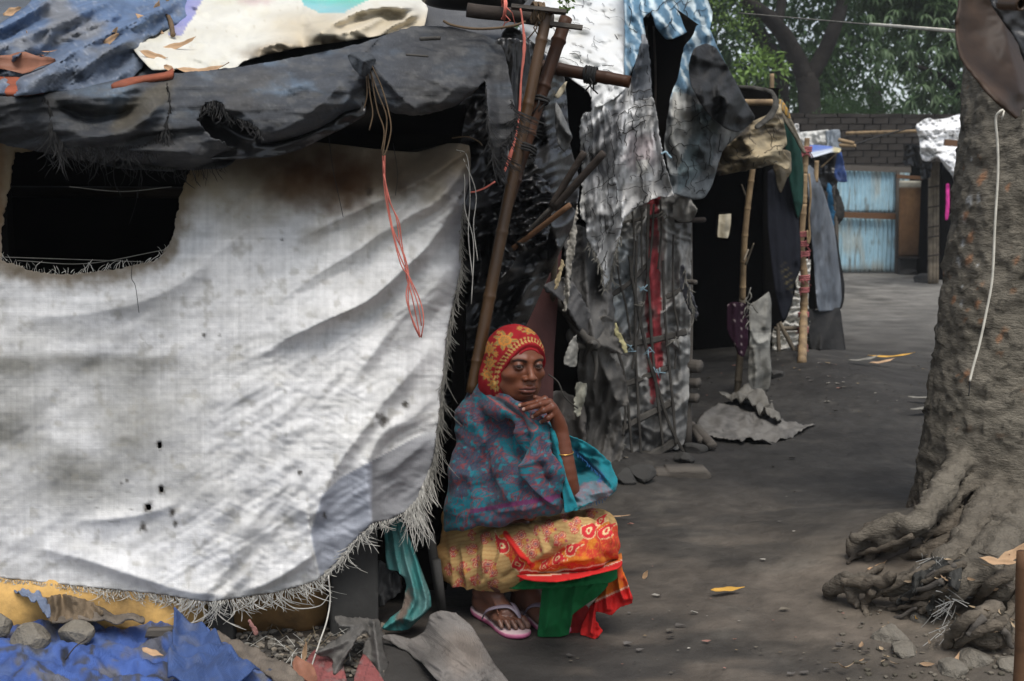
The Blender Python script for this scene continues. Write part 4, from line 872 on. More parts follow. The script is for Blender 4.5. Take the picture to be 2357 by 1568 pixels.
tube('tie_rope', [P(x, y, 3.3) for x, y in ((1040,318),(1075,315),(1100,325),(1110,335))], .0022, M['rope'], S1, 6)
# torn black rags hanging between the poles
def rag(name, poly, d, mat, parent, colr=None, step=6, folds=(), seed=0, amp=.02, fr=None, label=None, cat=None, fray=2.2, fringe_m=None, thick=.003, per=(24, 80, 4)):
    cf = (lambda x, y, V: (np.ones((len(x), 3))*np.array(colr))*(1+0.35*fbm(x/25, y/25, seed=seed))[:, None]) if colr else None
    o, df = sheet(name, poly, d, mat, parent, step, folds, [(amp, per[0], per[1], per[2], 'f', seed), (amp*1.0, per[0]/1.1, per[1]/1.1, per[2], 'r', seed+1), (amp*.25, per[0]/3, per[1]/4, per[2]+20, 'r', seed+2)], cf, fray=fray, thick=thick)
    if fr: fringe(name+'_threads', fr, df, fringe_m or M['thread_dark'], o if parent is None else parent, 3, 26, .6, .0014*max(1, float(np.ravel(df(*fr[0]))[0])/3.2), (0, 1), .5, .5, .004, seed=seed)
    return tag(o, label, cat)
rag('black_rag', [(1145,90),(1215,95),(1225,200),(1205,330),(1190,420),(1150,420),(1160,300),(1130,150)], [(1145,90,3.6),(1215,95,3.6),(1200,330,3.55),(1150,420,3.5)], M['plastic'], S1, seed=91)
rag('knot_cloth', [(800,128),(822,118),(850,122),(866,138),(856,158),(842,176),(828,172),(812,156)], [(800,128,2.99),(838,140,2.88),(866,138,2.96),(835,176,2.92)], M['tarp'], S1, (.05, .055, .06), 3, [([(838,142),(815,128),(800,122)], .02, 5, 5, 0), ([(838,142),(862,134),(872,130)], .02, 5, 5, 0), ([(838,142),(832,172)], .02, 5, 6, 0)], 95, .02, fray=0)
# ================================================================ second shack: marbled tarpaulin over a bamboo lattice
S2 = empty('lattice_shack', 'shack of white and blue marbled tarpaulin over a bamboo lattice wall with a red strip', 'shack', (0.6, 5.6, 0))
def white_roof(x, y, V):
    c = np.ones((len(x), 3))*np.array((0.70, 0.71, 0.70))
    cr = ridged(x/55+0.3*fbm(x/60, y/60, seed=101), y/22, seed=102, oct=2)
    c = mixc(c, 0.85*sm(0.80, 0.96, cr), (0.16, 0.15, 0.13))
    c = mixc(c, 0.35*sm(0, .5, fbm(x/60, y/40, seed=103)), (0.62, 0.66, 0.68)); return c
wr_o, wr_d = sheet('white_roof_sheet', [(1190,-90),(1445,-90),(1440,60),(1438,150),(1441,200),(1410,228),(1372,247),(1355,212),(1335,195),(1290,165),(1240,120),(1200,90)], [(1190,-90,6.4),(1445,-90,6.2),(1440,60,5.5),(1440,200,4.85),(1372,245,4.8),(1290,160,5.1),(1240,90,5.4)], M['vinyl'], S2, 5,
    [([(1215,60),(1300,110),(1380,150),(1430,200)], .08, 20, 30, .3, .2), ([(1250,10),(1340,60),(1430,100)], .07, 20, 26, .3, .2), ([(1300,-20),(1370,10),(1440,30)], .07, 20, 26, .3, .2)], [(0.04, 60, 24, 20, 'f', 105), (0.035, 50, 24, 15, 'r', 106), (0.012, 18, 9, 15, 'r', 107)], white_roof, thick=.004)
net('old_net', [(1220,-40),(1440,-40),(1436,190),(1380,235),(1290,160),(1220,90)], wr_d, M['thread_dark'], S2, 46, 18, 65, 22, .003, .02, 708, -.05, 9)
def marble(x, y, V):
    w = fbm(x/70, y/70, seed=111); s = np.sin((x*0.95-y*0.5)/4.2+7*w+1.5*fbm(x/10, y/24, seed=110))
    c = np.ones((len(x), 3))*np.array((0.10, 0.19, 0.27))
    c = mixc(c, sm(0.25, 0.9, s+0.6*fbm(x/12, y/30, seed=112)), (0.50, 0.58, 0.60))
    c = mixc(c, 0.6*sm(.1, .5, fbm(x/35, y/35, seed=113)), (0.16, 0.25, 0.33)); return c
def netting(c, x, y, sx=17, sy=15, th=0.82, dark=(0.035, 0.032, 0.028), amt=.85, seed=120):
    """the black strings of an old net pressed on the sheet"""
    wx = x+7*fbm(x/18, y/18, seed=seed); wy = y+7*fbm(x/18, y/18, seed=seed+1)
    a = np.abs(np.sin(wx/sx*np.pi/1.0+0.4*np.sin(wy/40))); b = np.abs(np.sin((wy+0.35*wx)/sy*np.pi))
    l = np.maximum(1-a/0.16, 1-b/0.16); m = np.clip(l, 0, 1)*sm(-0.25, 0.15, fbm(x/40, y/40, seed=seed+2))
    return mixc(c, amt*m, dark)
def grime(c, x, y, seed, lo=-.1, hi=.5, col=(0.07, 0.066, 0.06), amt=.8, sx=40, sy=60): return mixc(c, amt*sm(lo, hi, fbm(x/sx, y/sy, seed=seed)), col)
def wallsheet(x, y, V):
    c = np.ones((len(x), 3))*np.array((0.62, 0.62, 0.61))
    c = mixc(c, 0.8*sm(12, 0, x-1338-6*fbm(x/20, y/20))*sm(300, 330, y)*sm(540, 480, y), (0.62, 0.61, 0.57))
    st = fbm(x/4, y/90, seed=121); c = c*(1+0.5*st)[:, None]
    patch = inpoly(x, y, [(1363,300),(1440,215),(1440,330),(1400,400),(1362,450)]); c = mixc(c, patch*.55, (0.12, 0.12, 0.13))
    c = mixc(c, .8*blob(x, y, 1470, 130, 30, 90, 5, .3, 122), (0.035, 0.04, 0.05))
    c = mixc(c, .9*inpoly(x, y, [(1442,100),(1500,100),(1505,222),(1458,235)]), (0.04, 0.046, 0.055))
    c = mixc(c, .6*blob(x, y, 1475, 350, 45, 60, 0, .4, 123), (0.12, 0.055, 0.06))
    c = mixc(c, .9*inpoly(x, y, [(1462,372),(1492,366),(1500,398),(1468,402)]), (0.55, 0.54, 0.50))
    c = mixc(c, .7*inpoly(x, y, [(1455,240),(1500,226),(1508,290),(1462,320)]), (0.50, 0.49, 0.47))
    c = mixc(c, .7*inpoly(x, y, [(1430,425),(1500,415),(1545,440),(1548,455),(1440,505)]), (0.47, 0.45, 0.42))
    c = grime(c, x, y, 124, .0, .5, amt=.7); 
    cr = ridged(x/14, y/55, seed=125, oct=2); c = mixc(c, .75*sm(.72, .95, cr), (0.04, 0.038, 0.036))
    return c
WBN = [(1425,235),(1445,205),(1482,90),(1500,200),(1515,290),(1528,370),(1548,448),(1496,460),(1440,498),(1425,540),(1400,560),(1395,440),(1420,330)]
wb = [(1362,195),(1440,196),(1462,150),(1478,80),(1492,95),(1500,200),(1515,290),(1528,370),(1551,452),(1520,452),(1496,462),(1465,478),(1440,500),(1428,540),(1412,600),(1405,640),(1391,664),(1378,600),(1356,560),(1346,512),(1336,500),(1340,400),(1333,290),(1345,262),(1362,255)]
hs_o, hs_d = sheet('hanging_side_sheet', wb, [(1362,195,4.85),(1478,80,5.1),(1440,220,4.9),(1333,400,4.95),(1500,200,5.05),(1551,452,5.1),(1440,480,4.9),(1391,664,5.0),(1440,340,4.88)], M['tarp_far'], S2, 3,
   [([(1480,80),(1470,200),(1450,320),(1425,450)], .10, 16, 30, .2), ([(1440,205),(1430,300),(1395,450),(1370,560)], .05, 12, 22, .2), ([(1500,180),(1518,300),(1545,440)], .08, 18, 10, .1, .2), ([(1400,240),(1380,350),(1372,480)], .03, 8, 14, .3)],
   [(0.04, 30, 110, 8, 'f', 127), (0.045, 26, 90, 5, 'r', 128), (0.018, 14, 30, 0, 'r', 129)], wallsheet, fray=2.0, thick=.003)
net('old_net', WBN, hs_d, M['thread_dark'], S2, 18, 21, 82, -14, .0034, .012, 701, .02, 10)
net('old_net', [(1345,260),(1440,205),(1425,330),(1400,560),(1392,650),(1348,510),(1338,400)], hs_d, M['thread_dark'], S2, 10, 60, 86, -30, .0035, .012, 702, .0, 6)
fringe('torn_edge', [(1356,560),(1378,600),(1391,660),(1405,640),(1412,600),(1428,540)], hs_d, M['thread_grey'], S2, 2.5, 16, .6, .003, (0, 1), .5, .5, .01, seed=703)
mh = [(1480,43),(1499,26),(1509,62),(1535,92),(1572,78),(1605,56)]
mr_o, mr_d = sheet('marbled_roof_sheet', [(1437,-100),(1600,-100),(1618,-30),(1640,30),(1632,70),(1605,60),(1572,80),(1535,92),(1509,62),(1499,26),(1480,43),(1486,80),(1470,120),(1452,170),(1441,205),(1436,150),(1438,60)], [(1437,-100,6.0),(1620,-60,6.2),(1640,60,5.9),(1438,60,5.4),(1441,205,4.87),(1535,92,5.4),(1490,30,5.4)], M['tarp_far'], S2, 4,
   [([(1441,-60),(1441,60),(1443,190)], .10, 8, 18, .1), ([(1530,-60),(1525,20),(1535,90)], .06, 14, 14, .2), ([(1590,-60),(1600,0),(1600,55)], .06, 14, 14, .2)], [(0.04, 30, 60, 0, 'f', 131), (0.05, 34, 50, 0, 'r', 132), (0.015, 14, 16, 0, 'r', 134)], marble, thick=.004)
net('old_net', [(1445,-60),(1600,-60),(1635,30),(1600,50),(1535,85),(1509,50),(1480,38),(1450,150)], mr_d, M['thread_dark'], S2, 26, 30, 75, -25, .0034, .015, 704, .1, 10)
def flapcol(x, y, V):
    c = marble(x, y, V)*0.9
    c = mixc(c, sm(205, 235, y+0.2*(x-1550)), (0.20, 0.205, 0.20))
    c = mixc(c, .8*inpoly(x, y, [(1550,210),(1592,220),(1596,300),(1560,390),(1538,330)]), (0.46, 0.45, 0.41))
    c = mixc(c, .8*inpoly(x, y, [(1592,235),(1660,260),(1640,380),(1560,445),(1560,390),(1590,310)]), (0.11, 0.15, 0.155))
    c = mixc(c, .7*inpoly(x, y, [(1620,300),(1670,310),(1625,400),(1600,370)]), (0.06, 0.06, 0.06))
    c = mixc(c, .6*sm(395, 405, y+4*np.sin(x/12)), (0.06, 0.075, 0.085))
    c = grime(c, x, y, 135, .0, .5, amt=.6); return c
ms_o, ms_d = sheet('marbled_side_sheet', [(1605,58),(1632,62),(1650,105),(1672,150),(1694,195),(1733,272),(1712,300),(1690,320),(1662,350),(1640,425),(1622,455),(1600,460),(1560,448),(1545,440),(1538,385),(1530,330),(1535,280),(1545,220),(1560,180),(1575,110),(1598,78)], [(1605,58,5.5),(1632,62,5.7),(1733,272,6.0),(1545,220,5.2),(1530,330,5.15),(1600,460,5.3),(1640,425,5.5),(1620,250,5.3)], M['tarp_far'], S2, 4,
   [([(1600,70),(1585,180),(1570,300),(1565,440)], .07, 20, 26, .2), ([(1640,90),(1650,200),(1630,320),(1610,450)], .06, 20, 26, .2), ([(1640,80),(1690,190),(1730,270)], .08, 30, 12, .1)], [(0.04, 30, 60, 5, 'f', 137), (0.06, 36, 56, 5, 'r', 138), (0.02, 14, 22, 5, 'r', 148)], flapcol, thick=.004)
net('old_net', [(1560,200),(1600,225),(1640,300),(1690,315),(1655,360),(1625,450),(1560,440),(1540,390),(1535,300)], ms_d, M['thread_dark'], S2, 18, 22, 80, -18, .0036, .014, 705, .05, 10)
sheet('folded_back_sheet', [(1598,112),(1625,100),(1650,112),(1672,150),(1695,190),(1716,232),(1738,268),(1733,280),(1702,304),(1672,296),(1640,272),(1610,236),(1590,190),(1586,148)], [(1600,118,5.15),(1655,130,5.35),(1738,268,5.7),(1625,265,5.05),(1600,200,5.05)], M['tarp_far'], S2, 4,
   [([(1640,125),(1650,200),(1720,290)], .10, 40, 22, .1), ([(1660,180),(1655,215),(1700,250)], .03, 8, 10, .3, .3)], [(0.04, 40, 60, 30, 'f', 139), (0.12, 50, 70, 30, 'r', 149), (0.03, 18, 24, 30, 'r', 159)], lambda x, y, V: (np.ones((len(x), 3))*np.array((0.026, 0.026, 0.026)))*(1+.3*fbm(x/20, y/20, seed=140))[:, None], thick=.004)

# the wall behind the lattice: patched sheets
def patchwall(x, y, V):
    c = np.ones((len(x), 3))*np.array((0.26, 0.255, 0.24))
    c = mixc(c, .8*inpoly(x, y, [(1405,560),(1475,540),(1470,660),(1452,740),(1440,770),(1405,720)]), (0.36, 0.39, 0.40))
    c = mixc(c, .8*inpoly(x, y, [(1440,500),(1490,480),(1485,700),(1470,860),(1450,860),(1460,700)]), (0.30, 0.295, 0.28))
    c = mixc(c, .8*inpoly(x, y, [(1515,470),(1535,470),(1535,840),(1518,850)]), (0.42, 0.40, 0.37))
    c = mixc(c, .6*inpoly(x, y, [(1440,820),(1545,800),(1545,930),(1440,960)]), (0.30, 0.29, 0.27))
    w = 5*fbm(x/20, y/25, seed=141)
    red = ((x+w) > np.interp(y, [440, 598, 700, 850, 935], [1494, 1488, 1486, 1490, 1502])) & ((x+w) < np.interp(y, [440, 598, 700, 850, 900, 935], [1518, 1516, 1521, 1526, 1514, 1506])) & (y < 930)
    c = mixc(c, .92*red, (0.32, 0.032, 0.04)); c = mixc(c, .5*red*(x < 1497), (0.18, 0.02, 0.02))
    c = c*(1+0.5*fbm(x/5, y/60, seed=142))[:, None]
    c = grime(c, x, y, 143, 0, .5, amt=.72, sx=30, sy=40); c = mixc(c, .6*sm(860, 1060, y), (0.065, 0.062, 0.058)); return c
def wd2(x, y): return 5.42+0.0009*(x-1430)+0.00006*(y-800)
sheet('patched_wall', [(1395,430),(1560,420),(1590,440),(1590,700),(1586,900),(1578,1010),(1560,1035),(1500,1052),(1430,1070),(1400,1060),(1392,900),(1396,700),(1398,560)], wd2, M['tarp_far'], S2, 3,
   [([(1470,480),(1462,700),(1468,900)], .03, 8, 14, .2, .2), ([(1535,470),(1530,700),(1540,900)], .03, 8, 10, .2, .2), ([(1560,500),(1565,700),(1570,950)], .04, 10, 10, .2, .2), ([(1502,600),(1505,700),(1512,900)], .03, 8, 14, .2, .2)], [(0.04, 24, 80, 0, 'f', 145), (0.05, 26, 50, 10, 'r', 146), (0.02, 12, 20, 0, 'r', 147)], patchwall, fray=1.0, thick=.004)
def strip_of(name, pts, w, d_off, mat=M['lath'], parent=S2, th=.008):
    """a split-bamboo lath following measured points on the lattice plane"""
    Q = [P(x, y, float(wd2(x, y))-d_off) for x, y in pts]; Q = [Vector(q) for q in catmull(Q, 4)]; V = []; Fc = []
    n = Vector((0.05, -1, 0.1)).normalized()
    for i, p in enumerate(Q):
        t = (Q[min(i+1, len(Q)-1)]-Q[max(i-1, 0)]).normalized(); b = t.cross(n).normalized(); ww = w*(1+0.1*math.sin(i*1.7+pts[0][0]))
        V += [p-b*ww/2, p-b*ww*.3+n*th, p+b*ww*.3+n*th, p+b*ww/2, p+b*ww*.3-n*th*.4, p-b*ww*.3-n*th*.4]
    m = len(Q)
    for i in range(m-1):
        for k in range(6): Fc.append((i*6+k, i*6+(k+1) % 6, (i+1)*6+(k+1) % 6, (i+1)*6+k))
    Fc += [tuple(range(6))[::-1], tuple((m-1)*6+k for k in range(6))]
    return mk(name, V, Fc, mat, parent, smooth=False)
for pts, w in ((((1437,513),(1480,503),(1526,494)), .018), (((1406,681),(1448,652),(1492,607)), .024), (((1533,684),(1556,674),(1580,660)), .024), (((1440,794),(1500,784),(1545,773),(1580,764)), .032),
               (((1437,886),(1490,866),(1541,845)), .030), (((1427,990),(1485,958),(1545,928)), .032), (((1430,1064),(1490,1052),(1530,1032),(1560,1010)), .042)):
    strip_of('cross_lath', pts, w, .035)
for pts, w in ((((1449,590),(1458,658),(1489,810),(1518,905),(1542,979),(1590,1072)), .016), (((1406,560),(1403,722),(1419,796),(1440,880),(1456,1056)), .014), (((1466,540),(1463,669),(1463,810),(1475,1042)), .013),
               (((1493,470),(1490,598),(1496,704),(1504,828),(1526,1024)), .014), (((1526,600),(1528,680),(1534,775),(1549,933),(1556,1022)), .014), (((1550,540),(1549,620),(1552,704),(1560,757),(1553,850)), .011),
               (((1505,470),(1500,560),(1487,660),(1470,760),(1455,850)), .011), (((1418,560),(1425,640),(1440,700),(1452,780)), .010), (((1455,480),(1460,560),(1452,640)), .010), (((1432,900),(1440,960),(1425,1050)), .012), (((1478,480),(1476,560),(1478,620)), .009), (((1520,460),(1522,540),(1514,620)), .009)):
    strip_of('upright_lath', pts, w, .052, M['lath'] , S2, .006)
for k, (x, y) in enumerate(((1474,664),(1451,800),(1489,808),(1513,851),(1429,1028),(1549,784),(1478,700),(1459,1060),(1512,1062),(1530,494))):
    mb = MB(); q = P(x, y, float(wd2(x, y))-.065); rr = random.Random(k)
    for _ in range(3): mb.tube([q+np.array([rr.uniform(-.02, .02), -.004, rr.uniform(-.02, .02)]), q+np.array([rr.uniform(-.02, .02), -.012, rr.uniform(-.02, .02)]), q+np.array([rr.uniform(-.04, .04), -.01, rr.uniform(-.045, .02)])], .003, 4)
    mb.build('lattice_tie', material('blue_tie', base=(0.25, 0.36, 0.42), rough=.6) if k == 0 else M['thread_grey'] if k > 3 else bpy.data.materials['blue_tie'], S2, True)
# posts and stubs at the right-hand end of the lattice
pole('wall_post', P(1585, 440, 5.72), gpt(1583, 1030), .02, .024, M['wood_grey'], S2, 10, hollow=False, wob=.004)
for (x, y, w) in ((1580, 842, .035), (1577, 880, .028), (1574, 915, .026)): pole('log_end', P(x, y, 5.65), P(x+32, y+2, 5.60), w, w*.95, M['wood_grey'], S2, 12, hollow=False)
pole('log_end', P(1570, 648, 5.5), P(1602, 650, 5.42), .012, .012, M['wood_grey'], S2, 8, hollow=False)
pole('log_end', P(1556, 508, 5.4), P(1622, 506, 5.5), .012, .012, M['wood_dark'], S2, 8, hollow=False)
rag('bundled_rag', [(1555,455),(1585,452),(1600,470),(1603,490),(1590,508),(1560,512),(1548,490)], [(1555,455,5.3),(1600,470,5.25),(1560,512,5.3),(1600,505,5.3)], M['tarp_far'], S2, (0.25, 0.235, 0.21), 4, seed=151, amp=.04)
rag('bundled_rag', [(1570,600),(1580,640),(1592,680),(1608,720),(1600,735),(1580,700),(1565,650)], [(1570,600,5.3),(1608,720,5.25),(1580,700,5.3),(1565,640,5.3)], M['tarp_far'], S2, (0.10, 0.10, 0.11), 4, seed=152, amp=.03, fr=[(1575,620),(1598,720)], fringe_m=M['thread_grey'])
# dark rags tied at the left end of the lattice
RC = (0.085, 0.082, 0.078)
rag('tied_rag', [(1290,640),(1320,650),(1350,700),(1375,770),(1362,800),(1340,790),(1318,745),(1288,690),(1254,668),(1252,655)], [(1290,640,4.7),(1375,770,4.9),(1254,660,4.6),(1340,790,4.85)], M['tarp_far'], S2, (0.085, 0.082, 0.08), 4, [([(1256,660),(1300,700),(1340,770)], .06, 12, 10, .1)], 153, .05)
rag('tied_rag', [(1300,520),(1345,520),(1400,600),(1415,720),(1410,770),(1370,792),(1330,790),(1325,700),(1300,600)], [(1300,520,5.05),(1400,600,5.15),(1370,792,4.9),(1310,650,5.0),(1415,720,5.1)], M['tarp_far'], S2, RC, 4, [([(1340,520),(1350,650),(1365,780)], .07, 12, 14, 0), ([(1390,600),(1385,700),(1368,785)], .06, 10, 12, 0), ([(1410,650),(1400,720),(1372,785)], .05, 8, 10, 0)], 154, .04)
rag('tied_rag', [(1362,780),(1380,730),(1412,735),(1430,800),(1445,820),(1400,812),(1432,850),(1447,930),(1425,940),(1435,1000),(1428,1062),(1400,1080),(1355,1060),(1342,1000),(1340,900),(1330,870),(1335,800)], [(1362,790,4.85),(1412,735,5.05),(1445,820,5.15),(1342,900,5.0),(1400,1070,5.1),(1445,930,5.15),(1428,1040,5.2),(1342,1040,5.1)], M['tarp_far'], S2, (0.105, 0.098, 0.088), 4,
    [([(1364,790),(1400,800),(1445,822)], .08, 10, 12, .1), ([(1364,790),(1390,850),(1425,935)], .08, 14, 12, .1), ([(1364,790),(1362,870),(1375,960)], .06, 10, 14, .3), ([(1400,880),(1400,960),(1420,1050)], .05, 12, 14, .2, .2)], 155, .05, [(1355,1060),(1428,1062)], fringe_m=M['thread_grey'])
rag('torn_rag', [(1310,790),(1328,770),(1330,830),(1322,845),(1298,838)], [(1310,790,4.7),(1330,830,4.75),(1298,838,4.7)], M['tarp_far'], S2, (0.30, 0.29, 0.26), 3, seed=156, amp=.02)
rag('torn_rag', [(1328,882),(1350,885),(1345,930),(1330,965),(1322,940)], [(1328,882,4.8),(1350,885,4.85),(1330,965,4.8)], M['tarp_far'], S2, (0.26, 0.25, 0.2), 3, seed=157, amp=.03)
rag('twisted_plastic', [(1418,738),(1424,760),(1440,790),(1446,812),(1436,810),(1428,790),(1414,765)], [(1418,738,5.0),(1446,812,5.05),(1414,765,5.0)], M['tarp_far'], S2, (0.42, 0.38, 0.2), 3, seed=158, amp=.02)
tube('knotted_cloth', [P(x, y, 4.78) for x, y in ((1252,655),(1275,690),(1300,715),(1320,745),(1345,775),(1365,792),(1380,800))], [.008, .02, .016, .024, .018, .028, .016], M['lath'], S2, 9, 4, jag=.15)
tube('knotted_cloth', [P(x, y, 4.80) for x, y in ((1365,792),(1330,795),(1312,770),(1325,755))], [.02, .018, .02, .01], M['lath'], S2, 9, 4, jag=.15)
tube('grey_tie', [P(x, y, 4.8) for x, y in ((1365,792),(1372,840),(1368,880))], [.014, .01, .006], M['lath'], S2, 8, 4)
# narrow pale rags and a post in the gap
rag('pale_strip', [(1316,470),(1328,465),(1326,540),(1318,600),(1310,680),(1298,720),(1300,640),(1308,560)], [(1316,470,4.6),(1328,465,4.6),(1298,720,4.6),(1310,600,4.62)], M['tarp_far'], S2, (0.32, 0.30, 0.26), 3, seed=159, amp=.02, per=(12, 50, 0))
rag('pale_strip', [(1293,598),(1298,610),(1284,660),(1274,672),(1280,640)], [(1293,598,4.5),(1274,672,4.5),(1298,610,4.5)], M['tarp_far'], S2, (0.50, 0.40, 0.24), 3, seed=160, amp=.01)
pole('door_post', P(1283, 480, 4.55), gpt(1262, 1150)+np.array([0, .6, 0]), .013, .014, M['bamboo_grey'], S2, 12, nodes=5)
tube('stick', [P(1262,862,4.4), P(1285,880,4.4), P(1300,915,4.4), P(1330,940,4.45)], .003, M['lath'], S2, 5, 3)
mar = sheet('maroon_door_panel', [(1300,480),(1275,820),(1272,960),(1120,960),(1120,800),(1190,700)], [(1300,480,4.75),(1275,960,4.75),(1120,960,4.7),(1120,800,4.7)], material('maroon_board', base=(0.10, 0.045, 0.042), rough=.7, var=.25, scale=4, dark=(.05, .025, .025), damt=.6), S2, 10, thick=.02, smoothpoly=0)[0]
rag('lower_rag', [(1262,905),(1300,900),(1345,930),(1350,1000),(1345,1080),(1270,1080),(1240,1000)], [(1262,905,4.8),(1345,930,5.0),(1345,1080,5.0),(1240,1000,4.8)], M['tarp_far'], S2, (0.14, 0.125, 0.11), 5, seed=161, amp=.05)
# black plastic between the two shacks
sheet('black_plastic_wall', [(1060,240),(1170,60),(1250,120),(1300,180),(1312,330),(1335,420),(1318,520),(1270,620),(1225,720),(1190,790),(1120,830),(1085,960),(1000,1050),(990,1250),(940,1250),(1000,900),(1030,600)], [(1060,240,3.75),(1250,60,3.9),(1335,420,4.15),(1190,790,3.9),(1000,1050,3.65),(1100,500,3.65),(1250,450,3.8),(940,1250,3.6)], M['plastic'], S2, 4,
    [([(1240,130),(1255,300),(1300,470)], .08, 24, 30, .2, .1), ([(1290,480),(1180,600),(1080,700)], .08, 24, 30, .2, .1), ([(1310,400),(1240,520),(1130,640),(1060,740)], .06, 14, 22, .2, .1), ([(1190,420),(1220,500),(1200,600)], .05, 20, 20, .2, .2)], [(0.06, 90, 50, -40, 'f', 165), (0.10, 80, 44, -40, 'r', 166), (0.035, 30, 18, -30, 'r', 167)], thick=.003)
sheet('black_plastic_panel', [(1185,430),(1230,400),(1262,420),(1275,470),(1268,520),(1255,560),(1200,580),(1172,620),(1150,640),(1165,540)], [(1185,430,3.55),(1262,420,3.6),(1268,520,3.6),(1150,640,3.5)], M['plastic'], S2, 4, [([(1190,520),(1220,530),(1260,525)], .02, 6, 10, .2, .2)], [(0.03, 40, 12, 0, 'f', 168), (0.05, 34, 14, -10, 'r', 169), (0.02, 14, 7, 0, 'r', 179)], thick=.002)
for a, b, d0, d1, r_, m_ in (((1345,350),(1268,475),3.45,3.5,.0105,'wood_dark'), ((1390,352),(1275,480),3.40,3.5,.0115,'wood_dark'), ((1280,470),(1130,640),3.5,3.62,.009,'wood_dark'), ((1312,472),(1150,596),3.42,3.58,.0085,'wood_brown'), ((1268,478),(1140,610),3.5,3.6,.006,'lath')):
    pole('loose_rod', P(*a, d0), P(*b, d1), r_, r_, M[m_], S2, 10, hollow=False)
rag('grey_plastic_scrap', [(1280,235),(1295,260),(1312,300),(1318,318),(1300,350),(1285,330),(1278,290)], [(1280,235,3.9),(1318,318,3.9),(1285,330,3.85),(1300,350,3.9)], M['tarp_far'], S2, (0.13, 0.13, 0.125), 4, [([(1285,270),(1300,300),(1316,318)], .05, 10, 8, 0)], 170, .03, fray=0)
rag('pale_scrap', [(1294,196),(1306,187),(1296,215),(1284,228),(1278,220)], [(1294,196,4.0),(1306,187,4.0),(1278,220,4.0)], M['tarp_far'], S2, (0.46, 0.40, 0.28), 3, seed=171, amp=.01, fray=0)
# shell of the second shack: floor-to-roof inner walls so the gaps are dark
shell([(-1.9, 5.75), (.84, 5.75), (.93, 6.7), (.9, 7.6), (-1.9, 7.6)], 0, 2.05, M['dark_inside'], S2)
sheet('shade_panel', [(1455,20),(1530,0),(1612,60),(1590,130),(1570,300),(1550,440),(1440,460),(1300,500),(1290,180),(1400,190)], lambda x, y: 5.62+0*x, M['dark_inside'], S2, 8, thick=.02, smoothpoly=0)  # dark plane added behind the torn opening so it looks unlit
# thin dark strips hanging in the torn opening
for k, (x, d) in enumerate(((1505, 5.6), (1520, 5.7), (1488, 5.55))):
    tube('hanging_strip', [P(x, 60, d), P(x+4, 200, d), P(x-2, 330, d)], .006, M['wood_dark'], S2, 6)
tube('blue_string_knot', [P(x, y, 4.95) for x, y in ((1522,355),(1532,350),(1538,357),(1545,364),(1540,358))], .005, bpy.data.materials['blue_tie'], S2, 5)
# stone and rubble in front of the lattice
# ================================================================ third shack: dark doorway under a tan awning
S3 = empty('doorway_shack', 'shack with a black open doorway under a stained tan awning and crooked bamboo post', 'shack', (1.1, 8.0, 0))
def tancol(x, y, V):
    c = np.ones((len(x), 3))*np.array((0.36, 0.29, 0.18)); c = grime(c, x, y, 201, -.1, .45, (0.05, 0.04, 0.03), .85, 40, 30)
    c = mixc(c, .8*sm(1700, 1640, x), (0.04, 0.035, 0.03)); return c
ta_o, ta_d = sheet('tan_awning', [(1640,400),(1655,350),(1690,320),(1712,300),(1735,278),(1770,262),(1796,238),(1806,290),(1812,332),(1800,345),(1822,372),(1812,392),(1788,378),(1740,388),(1700,396),(1660,404)], [(1640,400,6.1),(1735,278,6.0),(1796,238,6.2),(1812,332,6.3),(1822,380,6.4),(1740,388,5.9),(1690,330,6.0)], M['tarp_far'], S3, 4,
    [([(1700,310),(1740,350),(1800,345)], .10, 16, 20, .2, .1), ([(1640,395),(1720,375),(1800,350)], .07, 14, 12, .2)], [(0.05, 40, 24, -20, 'f', 203), (0.09, 44, 28, -20, 'r', 204), (0.03, 18, 12, 0, 'r', 234)], tancol, thick=.004)
net('old_net', [(1660,350),(1735,285),(1796,245),(1808,335),(1790,372),(1740,384),(1670,398)], ta_d, M['thread_dark'], S3, 28, 26, 70, -20, .0036, .015, 706, .1, 10)
sheet('curled_awning_rim', [(1697,196),(1740,198),(1778,207),(1790,226),(1792,246),(1781,268),(1760,286),(1740,298),(1736,290),(1758,272),(1774,252),(1780,232),(1772,216),(1740,206),(1705,204)], [(1697,196,6.1),(1788,225,5.95),(1742,300,5.9),(1735,200,6.0)], M['tarp_far'], S3, 4, (), [(0.02, 20, 20, 0, 'f', 205)], lambda x, y, V: np.ones((len(x), 3))*np.array((0.06, 0.057, 0.05)), thick=.004)
mb = MB(); mb.box(at(1745, 245, 6.45), (.22, .02, .20)); mb.build('awning_cavity_shade', M['dark_inside'], S3)  # dark box standing in for the shade inside the awning's curl
pole('awning_pole', P(1690, 236, 6.25), P(1782, 236, 6.2), .018, .018, M['bamboo_pale'], S3, 10)
rag('awning_end', [(1798,345),(1820,350),(1822,395),(1812,410),(1798,445),(1790,430),(1785,400),(1780,385)], [(1798,345,6.4),(1822,395,6.5),(1798,445,6.4),(1780,385,6.3)], M['tarp_far'], S3, (0.16, 0.13, 0.085), 4, seed=206, amp=.05, fray=0)
pole('crooked_bamboo_post', P(1733, 385, 7.0), P(1709, 690, 7.15), .018, .020, M['bamboo_pale'], S3, 12, nodes=5, bend=.03)
pole('crooked_bamboo_post', P(1709, 685, 7.15), gpt(1697, 905)+np.array([0, 0, -.02]), .022, .024, M['bamboo_grey'], S3, 12, nodes=3, bend=-.01)
for a, b in (((1723,470),(1707,425)), ((1716,610),(1735,560)), ((1722,575),(1712,600))): pole('side_branch', P(*a, 7.05), P(*b, 6.98), .007, .004, M['bamboo_grey'], S3, 7, hollow=False)
